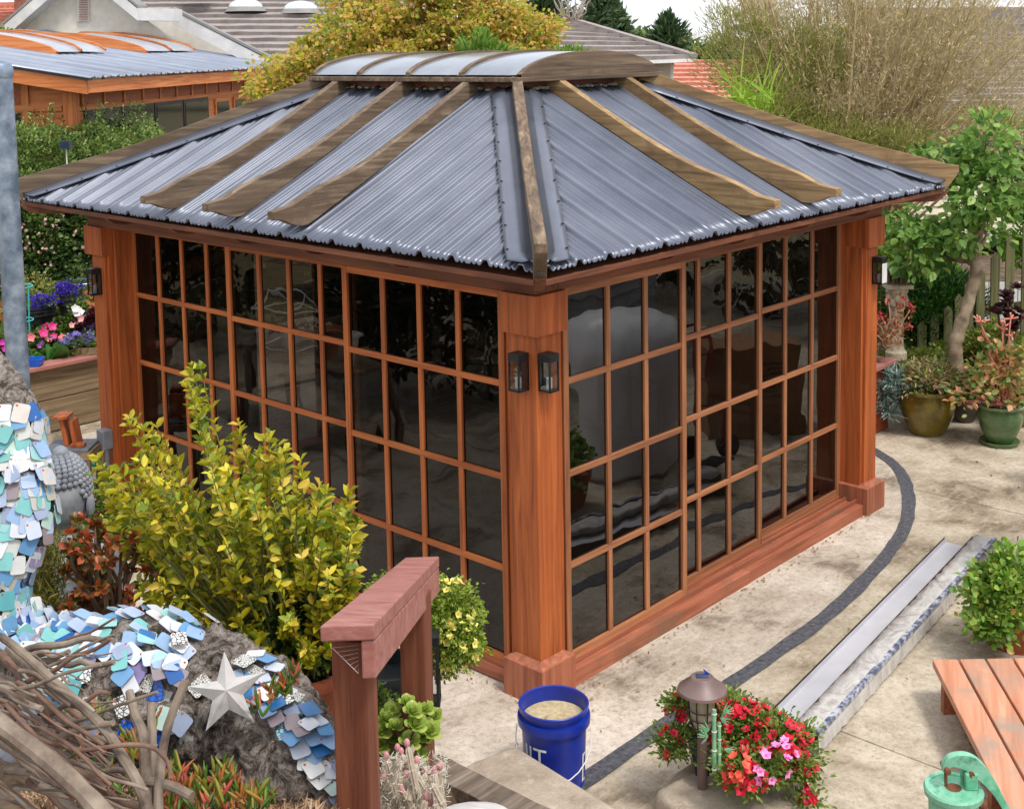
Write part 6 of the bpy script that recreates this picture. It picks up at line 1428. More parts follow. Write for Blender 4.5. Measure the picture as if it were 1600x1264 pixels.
def X(px_, py_, y_): return at(px_, py_, y=y_)
t = thing('blue_tray', 'bright blue plastic tray on the planter cap beside the steel pole', 'tray', X(52, 575, 6.45)); q = X(50, 572, 6.46)
m = trough(MB(), (0, 0), .10, .06, .07, .008, .8); m.v = [(v[0] + q.x, v[1] + q.y, v[2] + .638) for v in m.v]; m.obj('tray', plain('tray_blue', [S(10, 80, 190), S(30, 110, 210)], 5, .4), t, fixn=True)
t = thing('seedling_box', 'shallow wooden box of small violet flowers on the planter edge', 'planter box', X(125, 558, 6.55)); q = X(128, 556, 6.55)
m = trough(MB(), (0, 0), .20, .10, .07, .012, .98); m.v = [(v[0] + q.x, v[1] + q.y, v[2] + .638) for v in m.v]; m.obj('box', bedw, t, fixn=True)
el = [(Vector((q.x, q.y, .74)), (.19, .12, .05))]; vio = leafmat('violet_petal', gcol((120, 100, 190), (160, 150, 220), (140, 120, 200)), .5, .3); mound('', None, None, el, GREEN, 40, 20, .05, .03, .35, 81, parent=t)
P_, D_ = crown_pts(el, 30, 9, .05, 82, .8); P_[:, 2] += .02; leaves('violet_flowers', P_, D_, .028, .5, vio, t, kind='stuff')
# big-leaf hosta-like plant
hs_ = leafmat('broad_leaf', gcol((60, 110, 44), (90, 140, 64)), .4, .3); q = X(78, 560, 6.62); t = thing('broad_leaf_plant', 'plant with a few broad folded green leaves beside the blue tray', 'plant', q)
for k in range(7):
    an = rr.uniform(0, 6.28); leaves('leaf', [tuple(q + Vector((0, 0, -.03)))], [(math.cos(an) - .1, math.sin(an) * .6 - .3, rr.uniform(.2, 1.0))], .22, .32, hs_, t, .14)
def pansy(label, pts, col, sc, seed, cat='flowers', name='bedding_flowers'):
    c_ = X(*pts[0], 7.0); t_ = thing(name, label, cat, c_, 'bedding flowers in the raised planter'); me = flowermesh('flower', petal('petal_%d' % seed, *col), .045)
    for i, (x_, y_) in enumerate(pts):
        p = X(x_, y_, 6.75 + .1 * (i % 3)); tc_ = (C - p).normalized(); n_ = (tc_ + Vector((rr.uniform(-.4, .4), rr.uniform(-.4, .4), rr.uniform(0, .5)))).normalized(); x2 = n_.orthogonal().normalized(); M = Matrix((x2, n_.cross(x2), n_)).transposed().to_4x4(); M.translation = p; inst('flower', me, M @ Matrix.Scale(sc * rr.uniform(.6, .9), 4), t_)
    el_ = [(X(x_, y_ + 12, 6.95), (.08, .08, .09)) for x_, y_ in pts]; mound('', None, None, el_, GREEN, 8 * len(pts), 30, .06, .04, .3, seed, parent=t_); return t_
pansy('hot pink petunias behind the blue tray', [(68, 520), (82, 510), (72, 512), (84, 525)], ((206, 30, 120), (226, 60, 140)), 1.2, 83)
pansy('salmon pink petunias in the middle of the planter', [(48, 527), (76, 528), (86, 532), (98, 528), (92, 534)], ((226, 110, 120), (240, 150, 150)), 1.25, 84)
pansy('pale pink trumpet flowers near the seedling box', [(112, 508), (120, 502), (128, 506), (126, 498)], ((230, 150, 150), (240, 180, 176)), 1.0, 85)
pansy('magenta petunias half behind the steel pole', [(4, 535), (8, 545), (12, 532), (38, 525), (36, 545), (44, 540)], ((186, 10, 150), (206, 40, 170)), 1.15, 86)
pansy('single white petunias with a magenta spot at the planter back', [(118, 482), (125, 487), (132, 492), (120, 490)], ((214, 210, 212), (236, 232, 234)), 1.3, 87)
pansy('purple petunia beside the big folded leaves', [(62, 540), (66, 536), (58, 542)], ((140, 60, 170), (160, 90, 190)), .8, 88)
def stackpot(label, x_, y_, r_, h_, fl, seed):
    q = X(x_, y_, 7.2); t_ = thing('black_planter_pot', label, 'pot', q, 'black stacking pots in the raised planter'); m_ = MB()
    m_.lathe((q.x, q.y, q.z), [(.001, 0), (r_ * .8, 0), (r_, h_ * .5), (r_ * 1.15, h_ * .5), (r_ * 1.15, h_ * .56), (r_, h_ * .56), (r_, h_ * .75), (r_ * 1.15, h_ * .76), (r_ * 1.15, h_ * .82), (r_, h_ * .84), (r_ * 1.1, h_), (r_ * .95, h_), (.001, h_ * .95)], 24); m_.tube([(q.x, q.y, .5), (q.x, q.y, q.z + .02)], .025, 8); m_.obj('pot', blk, t_, smooth=True)
    if fl:
        el_ = [(Vector((q.x, q.y, q.z + h_ + .05)), (r_ * 1.5, r_ * 1.5, .07))]; mound('', None, None, el_, GREEN, 14, 24, .04, .03, .2, seed, parent=t_); P2_, D2_ = crown_pts(el_, 30, 16, .035, seed + 1, .6); leaves('lobelia_flowers', P2_, D2_, .022, .5, leafmat('lobelia_%d' % seed, gcol((60, 40, 160), (96, 70, 200)), .5, .3), t_, kind='stuff')
stackpot('black pot with violet-blue flowers, highest of the black pots in the planter', 106, 492, .085, .2, True, 91); stackpot('black pot with blue-violet flowers, the middle one of the black pots', 72, 502, .085, .14, True, 93); stackpot('empty black pot left of the violet-blue flower pots', 56, 506, .08, .15, False, 95)
mound('dark_coleus', 'dark burgundy leafy plant next to the far left pavilion post', 'plant', [(X(148, 505, 6.8), (.14, .12, .14))], leafmat('coleus', gcol((60, 16, 28), (96, 30, 44), (50, 20, 30)), .5, .3), 24, 22, .06, .045, .38, 97)
mound('purple_salvia', 'violet flower spikes beside the burgundy plant', 'flowers', [(X(152, 525, 6.7), (.08, .08, .12))], leafmat('salvia', gcol((90, 70, 170), (120, 100, 200), (70, 100, 60)), .5, .3), 16, 20, .05, .03, .3, 98)
mound('planter_greens', 'loose green foliage filling the raised planter behind the flowers', 'plants', [(X(40, 540, 7.3), (.3, .25, .14)), (X(95, 538, 7.2), (.3, .25, .12)), (X(140, 525, 7.2), (.25, .2, .14)), (X(-20, 540, 7.2), (.3, .25, .2)), (X(60, 480, 7.8), (.35, .25, .16)), (X(100, 545, 6.8), (.14, .1, .08)), (X(65, 553, 6.75), (.2, .1, .06))], leafmat('planter_leaf', gcol((56, 84, 30), (96, 122, 50), (136, 156, 76)), .5, .35), 200, 36, .08, .04, .3, 99)
t = thing('tomato_cage', 'turquoise wire plant cage standing in the raised planter', 'plant cage', X(36, 560, 7.0)); m = MB(); q = X(34, 560, 7.0)
tq = plain('turquoise_wire', [S(50, 170, 170), S(80, 196, 190)], 5, .4)
for z_, r_ in ((X(34, 447, 7.0).z, .13), (X(34, 500, 7.0).z, .12), (X(34, 548, 7.0).z, .11)): m.tube([(q.x + r_ * math.cos(a_), q.y + r_ * math.sin(a_), z_) for a_ in [2 * math.pi * i / 24 for i in range(25)]], .006, 5)
for k in range(4): a_ = math.pi / 2 * k + .3; m.tube([(q.x + .13 * math.cos(a_), q.y + .13 * math.sin(a_), X(34, 445, 7.0).z), (q.x + .1 * math.cos(a_), q.y + .1 * math.sin(a_), .5)], .005, 5)
m.obj('wire', tq, t, smooth=True)
t = thing('wire_hoop', 'thin grey wire support hoop among the vines near the pavilion lantern', 'plant support', X(130, 440, 7.4)); m = MB(); q = X(130, 440, 7.4); m.tube([(q.x + .16 * math.cos(a_), q.y + .16 * math.sin(a_), q.z) for a_ in [2 * math.pi * i / 24 for i in range(25)]], .005, 5)
for a_ in (0, 2.1, 4.2): m.tube([(q.x + .16 * math.cos(a_), q.y + .16 * math.sin(a_), q.z), (q.x + .1 * math.cos(a_), q.y + .1 * math.sin(a_), .5)], .004, 4)
m.obj('wire', steel, t)
# vine screen and hedge
vine = leafmat('vine_leaf', gcol((34, 56, 22), (60, 88, 36), (96, 124, 56), (126, 146, 76)), .45, .3, clump=2)
t = mound('climbing_vine', 'tall dark green climbing vine with white blossom left of the pavilion', 'vine', [(X(60, 350, 8.6), (.5, .25, .4)), (X(130, 380, 8.5), (.3, .25, .5)), (X(50, 420, 8.5), (.5, .25, .35)), (X(20, 360, 8.7), (.3, .25, .6)), (X(130, 330, 8.8), (.4, .25, .3)), (X(95, 455, 8.3), (.3, .2, .25))], vine, 620, 44, .09, .042, .4, 101, stem=(4, .012, stem_b), base=X(95, 520, 8.4))
P_, D_ = crown_pts([(X(70, 400, 8.3), (.6, .15, .5))], 60, 3, .05, 102); leaves('blossom', P_, D_, .035, .5, leafmat('white_blossom', gcol((214, 206, 200), (230, 160, 150), (220, 214, 206)), .5, .3), t, kind='stuff')
mound('low_meadow_plant', 'light yellow-green flowering weeds behind the black pots', 'plants', [(X(50, 460, 8.0), (.3, .2, .16)), (X(70, 475, 7.9), (.3, .2, .12))], leafmat('weed_leaf', gcol((110, 126, 50), (150, 158, 80), (186, 180, 110)), .5, .4), 70, 40, .07, .03, .25, 104)
hed = leafmat('hedge_leaf', gcol((72, 102, 40), (108, 138, 64), (144, 168, 90), (166, 186, 110)), .5, .35, clump=2)
t = mound('garden_hedge', 'loose sunlit green hedge between the pavilion roof and the cedar building', 'hedge', [(X(30, 250, 9.8), (.35, .3, .4)), (X(80, 240, 9.8), (.4, .3, .3)), (X(140, 225, 10.2), (.35, .3, .28)), (X(190, 225, 10.6), (.4, .3, .25)), (X(225, 212, 11.0), (.25, .25, .2)), (X(60, 290, 9.8), (.6, .35, .3)), (X(130, 270, 10), (.6, .35, .25)), (X(20, 330, 9.6), (.4, .3, .4))], hed, 640, 46, .09, .038, .32, 105, stem=(4, .012, stem_b), base=X(110, 420, 9.8), up_=.7)
P = []; D = []
for k in range(60):
    a_ = X(rr.uniform(20, 240), rr.uniform(195, 235), rr.uniform(9.8, 10.8)); 
    for j in range(16): P.append(tuple(a_ + up * (.02 * j) + Vector((rr.gauss(0, .01), rr.gauss(0, .01), 0)))); D.append((rr.gauss(0, .7), rr.gauss(0, .7), .6))
leaves('shoot_tips', P, D, .04, .25, hed, t, kind='stuff')
q = X(103, 228, 9.4); t = thing('solar_spike_light', 'tiny square blue solar panel light poking out of the hedge', 'garden light', q); m = MB(); obx(m, q, .055, .05, q.z - .03, q.z + .05); m.obj('panel', plain('solar_navy', [S(26, 40, 66), S(44, 60, 90)], 8, .3), t); MB().tube([q - up * .02, q - up * .35], .008, 6).obj('spike', white, t)
mound('hedge_green_left', 'bright green shrub at the far left behind the steel pole', 'shrub', [(at(-5, 80, d=19), (.3, .3, .45))], hed, 30, 40, .1, .06, .4, 106)

# ------------------------------------------------------------------ neighbour's cedar building
u1 = Vector((.806, .593, 0)).normalized(); u2 = Vector((-u1.y, u1.x, 0))     # along the long eave, and back-left
K0 = at(135, 121, d=15.0); t = thing('cedar_garden_house', "orange cedar garden house with a shallow metal shed roof and two barrel skylights, upper left", 'building', (K0.x, K0.y, 0))
def pt(a_, b_, z): return Vector((K0.x, K0.y, 0)) + u1 * a_ + u2 * b_ + up * z
def blk_(a0, a1, b0, b1, z0, z1, m=None):
    m = m or MB(); V = [pt(a_, b_, z) for z in (z0, z1) for a_, b_ in ((a0, b0), (a1, b0), (a1, b1), (a0, b1))]
    return m.add(V, [(3, 2, 1, 0), (4, 5, 6, 7), (0, 1, 5, 4), (1, 2, 6, 5), (2, 3, 7, 6), (3, 0, 4, 7)])
LA = 9.6; LB = 4.0; ze = K0.z; sl = .165       # eave height and slope up toward u2
def zr_(b_): return ze + sl * b_
wl = .35; 
# walls
blk_(wl, LA, wl, wl + .1, 0, ze - .16).obj('wall', cedhouse['x'], t)
m = MB(); V = [pt(wl - .0, b_, z) for b_, z in ((wl + .101, 0), (LB, 0), (LB, zr_(LB) - .12), (wl + .101, zr_(wl) - .12))] + [pt(wl + .1, b_, z) for b_, z in ((wl + .101, 0), (LB, 0), (LB, zr_(LB) - .12), (wl + .101, zr_(wl) - .12))]
m.add(V, [(0, 1, 2, 3), (7, 6, 5, 4), (0, 4, 5, 1), (1, 5, 6, 2), (2, 6, 7, 3), (3, 7, 4, 0)]); m.obj('wall', cedhouse['y'], t, fixn=True)
MB_r = MB(); n_ = int(LA / .03); 
V = []
for i in range(n_ + 1):
    a_ = LA * i / n_; pf = prof(a_) * 1.0
    for b_ in (-.05, LB + .3): V.append(pt(a_, b_, zr_(b_) + pf))
npmesh('roof', V, [(2 * i, 2 * i + 2, 2 * i + 3, 2 * i + 1) for i in range(n_)], plain('pale_metal_roof', [S(150, 158, 176), S(176, 184, 198)], 2, .35, .5, .05), t).modifiers.new('thick', 'SOLIDIFY').thickness = .01
m = MB(); 
blk_(.02, LA, .0, .06, ze - .19, ze - .035).obj('eave_board', cedhouse['x'], t)
V = [pt(a_, b_, zr_(b_) + dz2) for a_ in (-.03, .03) for b_, dz2 in ((.0, -.20), (LB + .2, -.20), (LB + .2, -.03), (.0, -.03))]
MB().add(V, [(0, 1, 2, 3), (7, 6, 5, 4), (0, 4, 5, 1), (1, 5, 6, 2), (2, 6, 7, 3), (3, 7, 4, 0)]).obj('rake_board', cedhouse['y'], t, fixn=True)
V = [pt(a_, b_, zr_(b_) + dz2) for a_ in (-.05, .04) for b_, dz2 in ((-.05, -.032), (LB + .2, -.032), (LB + .2, -.004), (-.05, -.004))]
MB().add(V, [(0, 1, 2, 3), (7, 6, 5, 4), (0, 4, 5, 1), (1, 5, 6, 2), (2, 6, 7, 3), (3, 7, 4, 0)]).obj('rake_flashing', black, t, fixn=True)
trimm = cedhouse['x']; pan_r = wood('house_panel', [S(140, 70, 34), S(176, 96, 54)], 'x', .6)
zb0 = at(210, 166, d=15.6).z
blk_(wl - .01, LA, wl - .03, wl - .002, zb0 - .05, zb0).obj('window_head', trimm, t); blk_(wl - .01, LA, wl - .035, wl - .002, zb0 + .34, zb0 + .40).obj('trim_board', trimm, t)
for k in range(12): blk_(.55 + k * .62, .60 + k * .62, wl - .03, wl - .002, zb0 + .001, zb0 + .339).obj('batten', trimm, t)
for k in range(11): blk_(.62 + k * .62, 1.15 + k * .62, wl - .014, wl - .001, zb0 + .02, zb0 + .32).obj('panel', pan_r, t)
# windows of dark glass
def hglass():
    m, t_, p, o = nodes('dark_window_glass'); p.inputs['Base Color'].default_value = (.02, .025, .022, 1); p.inputs['Roughness'].default_value = .04; p.inputs['Specular IOR Level'].default_value = .6; return m
hg = hglass()
for k, (a0, a1) in enumerate(((.62, 1.7), (1.74, 2.8), (2.84, 3.9), (3.94, 5.0))):
    f = blk_(a0, a1, wl - .02, wl - .003, .3, zb0 - .052).obj('window', black, t); blk_(a0 + .06, a1 - .06, wl - .026, wl - .021, .4, zb0 - .1).obj('pane', hg, f)
for k in range(2): f = blk_(5.3 + k * .9, 6.0 + k * .9, wl - .03, wl - .003, zb0 - .5, zb0 - .1).obj('window', trimm, t); blk_(5.36 + k * .9, 5.94 + k * .9, wl - .036, wl - .031, zb0 - .45, zb0 - .15).obj('pane', hg, f)
# corner and side-wall framing
blk_(wl - .03, wl + .11, wl - .031, wl + .12, 0, ze - .19).obj('corner_post', cedhouse['z'], t)
for k in range(5):
    b0_ = .9 + k * .85; blk_(wl - .03, wl - .002, b0_, b0_ + .09, 0, zr_(b0_) - .2).obj('batten', cedhouse['z'], t)
    if k < 4: f = blk_(wl - .016, wl - .003, b0_ + .12, b0_ + .82, .4, zb0 - .06).obj('window', black, t); blk_(wl - .022, wl - .017, b0_ + .18, b0_ + .76, .5, zb0 - .12).obj('pane', hg, f)
blk_(wl - .035, wl - .002, wl + .13, LB, zb0 - .04, zb0 + .03).obj('trim_board', cedhouse['y'], t)
yel = plain('ochre_panel', [S(206, 132, 50), S(222, 150, 70)], 3, .6)
for k in range(4): b0_ = .995 + k * .85; blk_(wl - .012, wl - .003, b0_, b0_ + .75, zb0 + .04, zb0 + .35).obj('panel', yel if k % 2 else pan_r, t)
# barrel skylights
for s_i, (pxa, pxb) in enumerate(((0, 0), (1, 1))):
    # positions chosen on the roof sheet
    A0 = (2.45 if s_i == 0 else 5.6); B0 = 1.55; AW = (1.6 if s_i == 0 else 2.2); BW = 1.7
    rr_c = B0 + BW / 2
    par = blk_(A0, A0 + AW, B0, B0 + BW, zr_(B0) - .1, zr_(B0) - .09, MB())
    mm2 = MB(); V = []
    for a_ in (A0, A0 + .06):
        for k in range(17): u = k / 16; b_ = B0 + BW * u; V.append(pt(a_, b_, zr_(b_) + .06 +   .13 * math.sqrt(max(0, 1 - (2 * u - 1) ** 2)) * .9)); V.append(pt(a_, b_, zr_(b_) + .02))
    mm2.add(V, [(2 * k + o_, 2 * k + 2 + o_, 2 * k + 3 + o_, 2 * k + 1 + o_) for o_ in (0, 34) for k in range(16)] + [(2 * k, 2 * k + 2, 2 * k + 36, 2 * k + 34) for k in range(16)])
    sk = mm2.obj('skylight', cedhouse['y'], t, fixn=True)
    for (a0, a1) in ((A0 + .065, A0 + AW * .47), (A0 + AW * .53, A0 + AW - .03)):
        V = [pt(a_, B0 + BW * k / 16, zr_(B0 + BW * k / 16) + .055 + (.13 * .9) * math.sqrt(max(0, 1 - (k / 8 - 1) ** 2))) for k in range(17) for a_ in (a0, a1)]
        MB().add(V, [(2 * k, 2 * k + 1, 2 * k + 3, 2 * k + 2) for k in range(16)]).obj('skylight_sheet', plain('sheet_%d%d' % (s_i, int(a0 * 10)), [S(150, 156, 166), S(176, 182, 190)], 2, .25, .1, 0), sk, smooth=True, fixn=True)
    for a0 in (A0 + AW * .48, A0 + AW - .025):
        V = [pt(a_, B0 + BW * k / 16, zr_(B0 + BW * k / 16) + .062 + dz2 + (.13 * .9) * math.sqrt(max(0, 1 - (k / 8 - 1) ** 2))) for k in range(17) for a_, dz2 in ((a0, 0), (a0 + .045, 0), (a0 + .045, .03), (a0, .03))]
        MB().add(V, [(4 * k + j, 4 * k + (j + 1) % 4, 4 * k + 4 + (j + 1) % 4, 4 * k + 4 + j) for k in range(16) for j in range(4)]).obj('rib', cedhouse['y'], sk, fixn=True)

# ------------------------------------------------------------------ stucco house behind
stucco = plain('cream_stucco', [S(196, 190, 176), S(216, 210, 196)], 6, .9, 0, .3, .004, rand=False, fine=40)
HV = 23.0; H0 = at(122, 78, d=HV); t = thing('stucco_house', 'cream stucco house with a gable vent and a grey-brown tiled roof at the back', 'house', (H0.x, H0.y, 0))
def hp_(px_, py_, d_=HV): return at(px_, py_, d=d_)
def slab(name, pts, mat_, th, parent, **k):   # pts: quad, extruded away from the viewer horizontally
    dn = fv * th; V = list(pts) + [p + dn for p in pts]; n = len(pts)
    return MB().add(V, [tuple(range(n)), tuple(range(2 * n - 1, n - 1, -1))] + [(i, i + n, (i + 1) % n + n, (i + 1) % n) for i in range(n)]).obj(name, mat_, parent, fixn=True, **k)
slab('gable_wall', [hp_(-10, 62), hp_(122, -48), hp_(262, 58), hp_(262, 360), hp_(-10, 360)], stucco, .2, t)
fas = plain('fascia_grey', [S(190, 190, 188), S(214, 212, 208)], 5, .6); fasd = plain('fascia_dark', [S(120, 118, 116), S(140, 138, 134)], 5, .6)  # fasd: darker grey for roof edges and skylight kerbs
def barb(a_, b_, w_, nm='barge_board', mt=None, off_=0, th=.5):
    a_, b_ = hp_(*a_, HV - .45 - off_), hp_(*b_, HV - .45 - off_); dn = up * -w_
    slab(nm, [a_, b_, b_ + dn, a_ + dn], mt or fas, th, t)
barb((-20, 62), (122, -62), .22); barb((122, -62), (215, 14), .22); barb((214, 13), (273, 14), .22)
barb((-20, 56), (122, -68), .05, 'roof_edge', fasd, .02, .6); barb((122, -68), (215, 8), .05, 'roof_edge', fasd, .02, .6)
# vent
v_ = slab('gable_vent', [hp_(121, -2, HV - .05), hp_(139, -2, HV - .05), hp_(139, 34, HV - .05), hp_(121, 34, HV - .05)], plain('vent_white', [S(206, 196, 188), S(226, 218, 210)], 5, .7), .04, t)
for k in range(9):
    y_ = 0 + k * 3.7; slab('louvre', [hp_(122.5, y_, HV - .09), hp_(137.5, y_, HV - .09), hp_(137.5, y_ + 1.4, HV - .09), hp_(122.5, y_ + 1.4, HV - .09)], plain('louvre_brown', [S(150, 120, 108), S(160, 130, 116)], 5, .8), .02, v_)
# second gable wall part (right of gable) with its own barge board
slab('side_wall', [hp_(206, 30, HV + .9), hp_(262, 26, HV + .9), hp_(420, 110, HV + .9), hp_(420, 360, HV + .9), hp_(206, 360, HV + .9)], stucco, .2, t)
a_, b_ = hp_(268, 16, HV + .3), hp_(432, 100, HV + .3); slab('barge_board', [a_, b_, b_ - up * .26, a_ - up * .26], fas, .3, t)
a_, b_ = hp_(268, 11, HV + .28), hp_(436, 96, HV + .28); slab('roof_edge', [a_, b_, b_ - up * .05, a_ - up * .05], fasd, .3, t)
# tiled roof in overlapping courses
def tilem():
    m, t_, p, o = nodes('roof_tile'); v = coords(t_, (3, 3, 3), True); f = noise_(t_, v, 1, 6, .7); f2 = noise_(t_, coords(t_, 30), 1, 3)
    c_ = ramp(t_, f, [S(128, 120, 116), S(150, 141, 137), S(166, 157, 152)]); c_ = mixc(t_, ramp(t_, f2, [(.4, .4, .4), (0, 0, 0)], [.35, .5]), c_, S(120, 108, 102)); t_.links.new(c_, p.inputs['Base Color']); p.inputs['Roughness'].default_value = .9; bump(t_, p, f2, .4, .01); return m
tile = tilem()
def course_roof(parent, a0, b0, a1, b1, ncourse, seed, mt=None):
    """a0,b0 lower-left/right 3D, a1,b1 upper-left/right; overlapping courses"""
    r_ = random.Random(seed); nrm = (b0 - a0).cross(a1 - a0).normalized(); nrm = nrm if nrm.z > 0 else -nrm
    for k in range(ncourse):
        u0 = k / ncourse; u1_ = (k + 1.25) / ncourse; L0, R0 = a0.lerp(a1, u0), b0.lerp(b1, u0); L1, R1 = a0.lerp(a1, min(1, u1_)), b0.lerp(b1, min(1, u1_)); n = max(2, int((R0 - L0).length / .30)); V = []
        for i in range(n + 1):
            s_ = i / n; j_ = r_.uniform(-.008, .008); lo_ = L0.lerp(R0, s_); hi = L1.lerp(R1, s_); dn_ = (a0 - a1).normalized() * j_
            V += [lo_ + nrm * .0 + dn_, lo_ + nrm * (.10 + j_) + dn_, hi + nrm * .006]
        MB().add(V, [f for i in range(n) for f in ((3 * i, 3 * i + 3, 3 * i + 4, 3 * i + 1), (3 * i + 1, 3 * i + 4, 3 * i + 5, 3 * i + 2))]).obj('tile_course', mt or tile, parent)
lowL, lowR = hp_(255, 110, HV + 1.2), hp_(640, 108, HV + 1.2); course_roof(t, lowL, lowR, hp_(-40, -60, HV + 9), hp_(700, -60, HV + 9), 20, 4)
# dome skylights
dome = plain('dome_acrylic', [S(190, 196, 202), S(226, 230, 232)], 4, .15, .1, 0)
for (x_, y_) in ((384, 13), (470, 16), (300, -12)):
    c_ = at(x_, y_, d=HV + 4.6); dm = MB().lathe(c_ - up * .08, [(.46, 0), (.40, .06), (.37, .10)], 24).obj('dome_skylight', fasd, t, smooth=True); MB().lathe(c_ + up * .02, [(.37, 0), (.35, .06), (.26, .13), (.12, .17), (.001, .18)], 24).obj('dome', dome, dm, smooth=True)
# right wing: hip roof and white eave
t = thing('right_wing_house', 'cream house wing with a tiled hip roof and white eave, right of the maple', 'house', at(1000, 200, d=27))
DR = 26.0; course_roof(t, at(840, 100, d=DR), at(1083, 94, d=DR), at(790, 24, d=DR + 5), at(905, 38, d=DR + 5), 9, 6)
A_, B_ = at(905, 38, d=DR + 4.9), at(1085, 92, d=DR - .05); MB().beam(A_ + up * .06, B_ + up * .06, .16, .08).obj('hip_cap', tile, t)
slab('eave_board', [at(850, 101, d=DR - .1), at(1087, 92, d=DR - .1), at(1087, 97, d=DR - .1), at(850, 107, d=DR - .1)], white, .12, t); slab('wall', [at(850, 104, d=DR + .5), at(1052, 98, d=DR + .5), at(1052, 300, d=DR + .5), at(850, 300, d=DR + .5)], stucco, .2, t)
MB().tube([at(1051, 100, d=DR + .3), at(1049, 118, d=DR + .4), at(1049, 160, d=DR + .4)], .04, 8).obj('downpipe', white, t)
ter = plain('terracotta_tile', [S(180, 110, 90), S(204, 140, 120), S(212, 156, 138)], 10, .85, 0, .3)
t = thing('terracotta_roof_house', 'distant house with salmon tiled roof, seen between the wing and the straw tree', 'house', at(1100, 160, d=31))
course_roof(t, at(1040, 158, d=30), at(1250, 158, d=30), at(1040, 94, d=33), at(1250, 94, d=33), 9, 15, ter)
slab('wall', [at(1030, 156, d=30.5), at(1250, 156, d=30.5), at(1250, 320, d=30.5), at(1030, 320, d=30.5)], stucco, .2, t)
t = thing('salmon_roof_house', 'sliver of a terracotta tiled roof with a chimney at the top left corner', 'house', at(20, 40, d=34))
course_roof(t, at(-60, 52, d=31), at(90, 52, d=31), at(-60, 5, d=34), at(90, 5, d=34), 9, 16, ter)
slab('chimney', [at(22, -20, d=32), at(34, -20, d=32), at(34, 16, d=32), at(22, 16, d=32)], ter, .5, t); slab('wall', [at(-60, 52, d=32), at(90, 52, d=32), at(90, 300, d=32), at(-60, 300, d=32)], stucco, .2, t)
# right neighbour house behind the broom
t = thing('right_neighbour_house', 'cream sided house with pinkish shingle roof behind the straw tree on the right', 'house', at(1560, 560, d=19))
pink = plain('pink_shingle', [S(170, 150, 144), S(200, 180, 172)], 4, .9)
course_roof(t, at(1330, 190, d=18.5), at(1720, 185, d=18.5), at(1330, 14, d=24), at(1720, 14, d=24), 22, 9)
slab('ridge_board', [at(1330, 10, d=24), at(1720, 10, d=24), at(1720, 16, d=24), at(1330, 16, d=24)], white, .2, t)
for k in range(14): slab('siding_board', [at(1180, 195 + k * 13, d=19 + .0), at(1720, 190 + k * 13, d=19), at(1720, 203 + k * 13, d=18.97), at(1180, 208 + k * 13, d=18.97)], plain('cream_siding_%d' % k, [S(206, 196, 176), S(222, 212, 192)], 3, .8), .04, t)
slab('lower_wall', [at(1180, 378, d=19.1), at(1720, 372, d=19.1), at(1720, 640, d=19.1), at(1180, 640, d=19.1)], stucco, .2, t)
slab('awning', [at(1470, 382, d=17.2), at(1720, 376, d=17.2), at(1720, 352, d=18.9), at(1470, 358, d=18.9)], plain('sage_awning', [S(150, 156, 132), S(176, 180, 156)], 3, .8), .05, t)
t = thing('metal_vent_hood', 'white-edged grey metal vent hood at the right edge above the fence', 'vent', at(1595, 225, d=14.0)); slab('hood', [at(1577, 212, d=14), at(1640, 212, d=14), at(1640, 243, d=14), at(1577, 238, d=14)], plain('grey_mesh', [S(120, 128, 140), S(150, 156, 166)], 30, .5, .3), .4, t); slab('hood_top', [at(1574, 204, d=13.95), at(1640, 206, d=13.95), at(1640, 219, d=13.95), at(1575, 217, d=13.95)], white, .45, t)
MB().tube([at(1620, 240, d=14.2), at(1620, 460, d=14.2)], .04, 8).obj('support', steel, t)

# ------------------------------------------------------------------ maple and far trees
mp_l = leafmat('maple_leaf', gcol((134, 156, 54), (174, 184, 66), (212, 202, 80), (234, 198, 96), (238, 186, 132), (150, 168, 60)), .5, .55, clump=.9)
tb = at(650, 300, d=13.2); t = thing('maple_tree', 'autumn maple with yellow, orange and green leaves behind the pavilion roof', 'tree', (tb.x, tb.y, 0)); m = MB(); rr = random.Random(6)
els = [(at(560, 60, d=13), (.5, .5, .40)), (at(480, 110, d=12.9), (.42, .4, .26)), (at(425, 125, d=12.9), (.2, .25, .18)), (at(430, 140, d=12.8), (.22, .25, .14)), (at(640, 20, d=13.2), (.5, .5, .5)), (at(700, 60, d=13.2), (.45, .5, .35)), (at(770, 30, d=13.4), (.45, .5, .4)), (at(820, 60, d=13.3), (.3, .4, .25)), (at(850, 40, d=13.4), (.16, .3, .12)), (at(620, 100, d=12.9), (.6, .4, .2)), (at(500, 150, d=12.8), (.4, .3, .12)), (at(790, 95, d=13), (.35, .4, .12)), (at(560, -10, d=13.3), (.25, .4, .25)), (at(700, -30, d=13.3), (.6, .4, .35))]
tk = [Vector((tb.x, tb.y, 0)), Vector((tb.x + .1, tb.y, 1.2)), Vector((tb.x, tb.y, 2.3))]; m.tube(tk, [.12, .1, .08], 12)
for c_, rad in els:
    pts_ = branch(m, tk[-1], c_, .045, .012, 7, .06, 7, c_.x)
    for k in range(14): branch(m, pts_[rr.randint(3, 7)], Vector(c_) + Vector((rr.uniform(-1, 1) * rad[0], rr.uniform(-1, 1) * rad[1], rr.uniform(-1, 1) * rad[2])), .009, .003, 5, .06, 5, k)
m.obj('trunk', plain('maple_bark', [S(80, 64, 50), S(120, 100, 80)], 8, .9, 0, .4), t, smooth=True)
P_, D_ = crown_pts(els, 760, 44, .10, 111, 0); leaves('crown', P_, D_, .046, .36, mp_l, t, .1, kind='stuff', droop=.2)
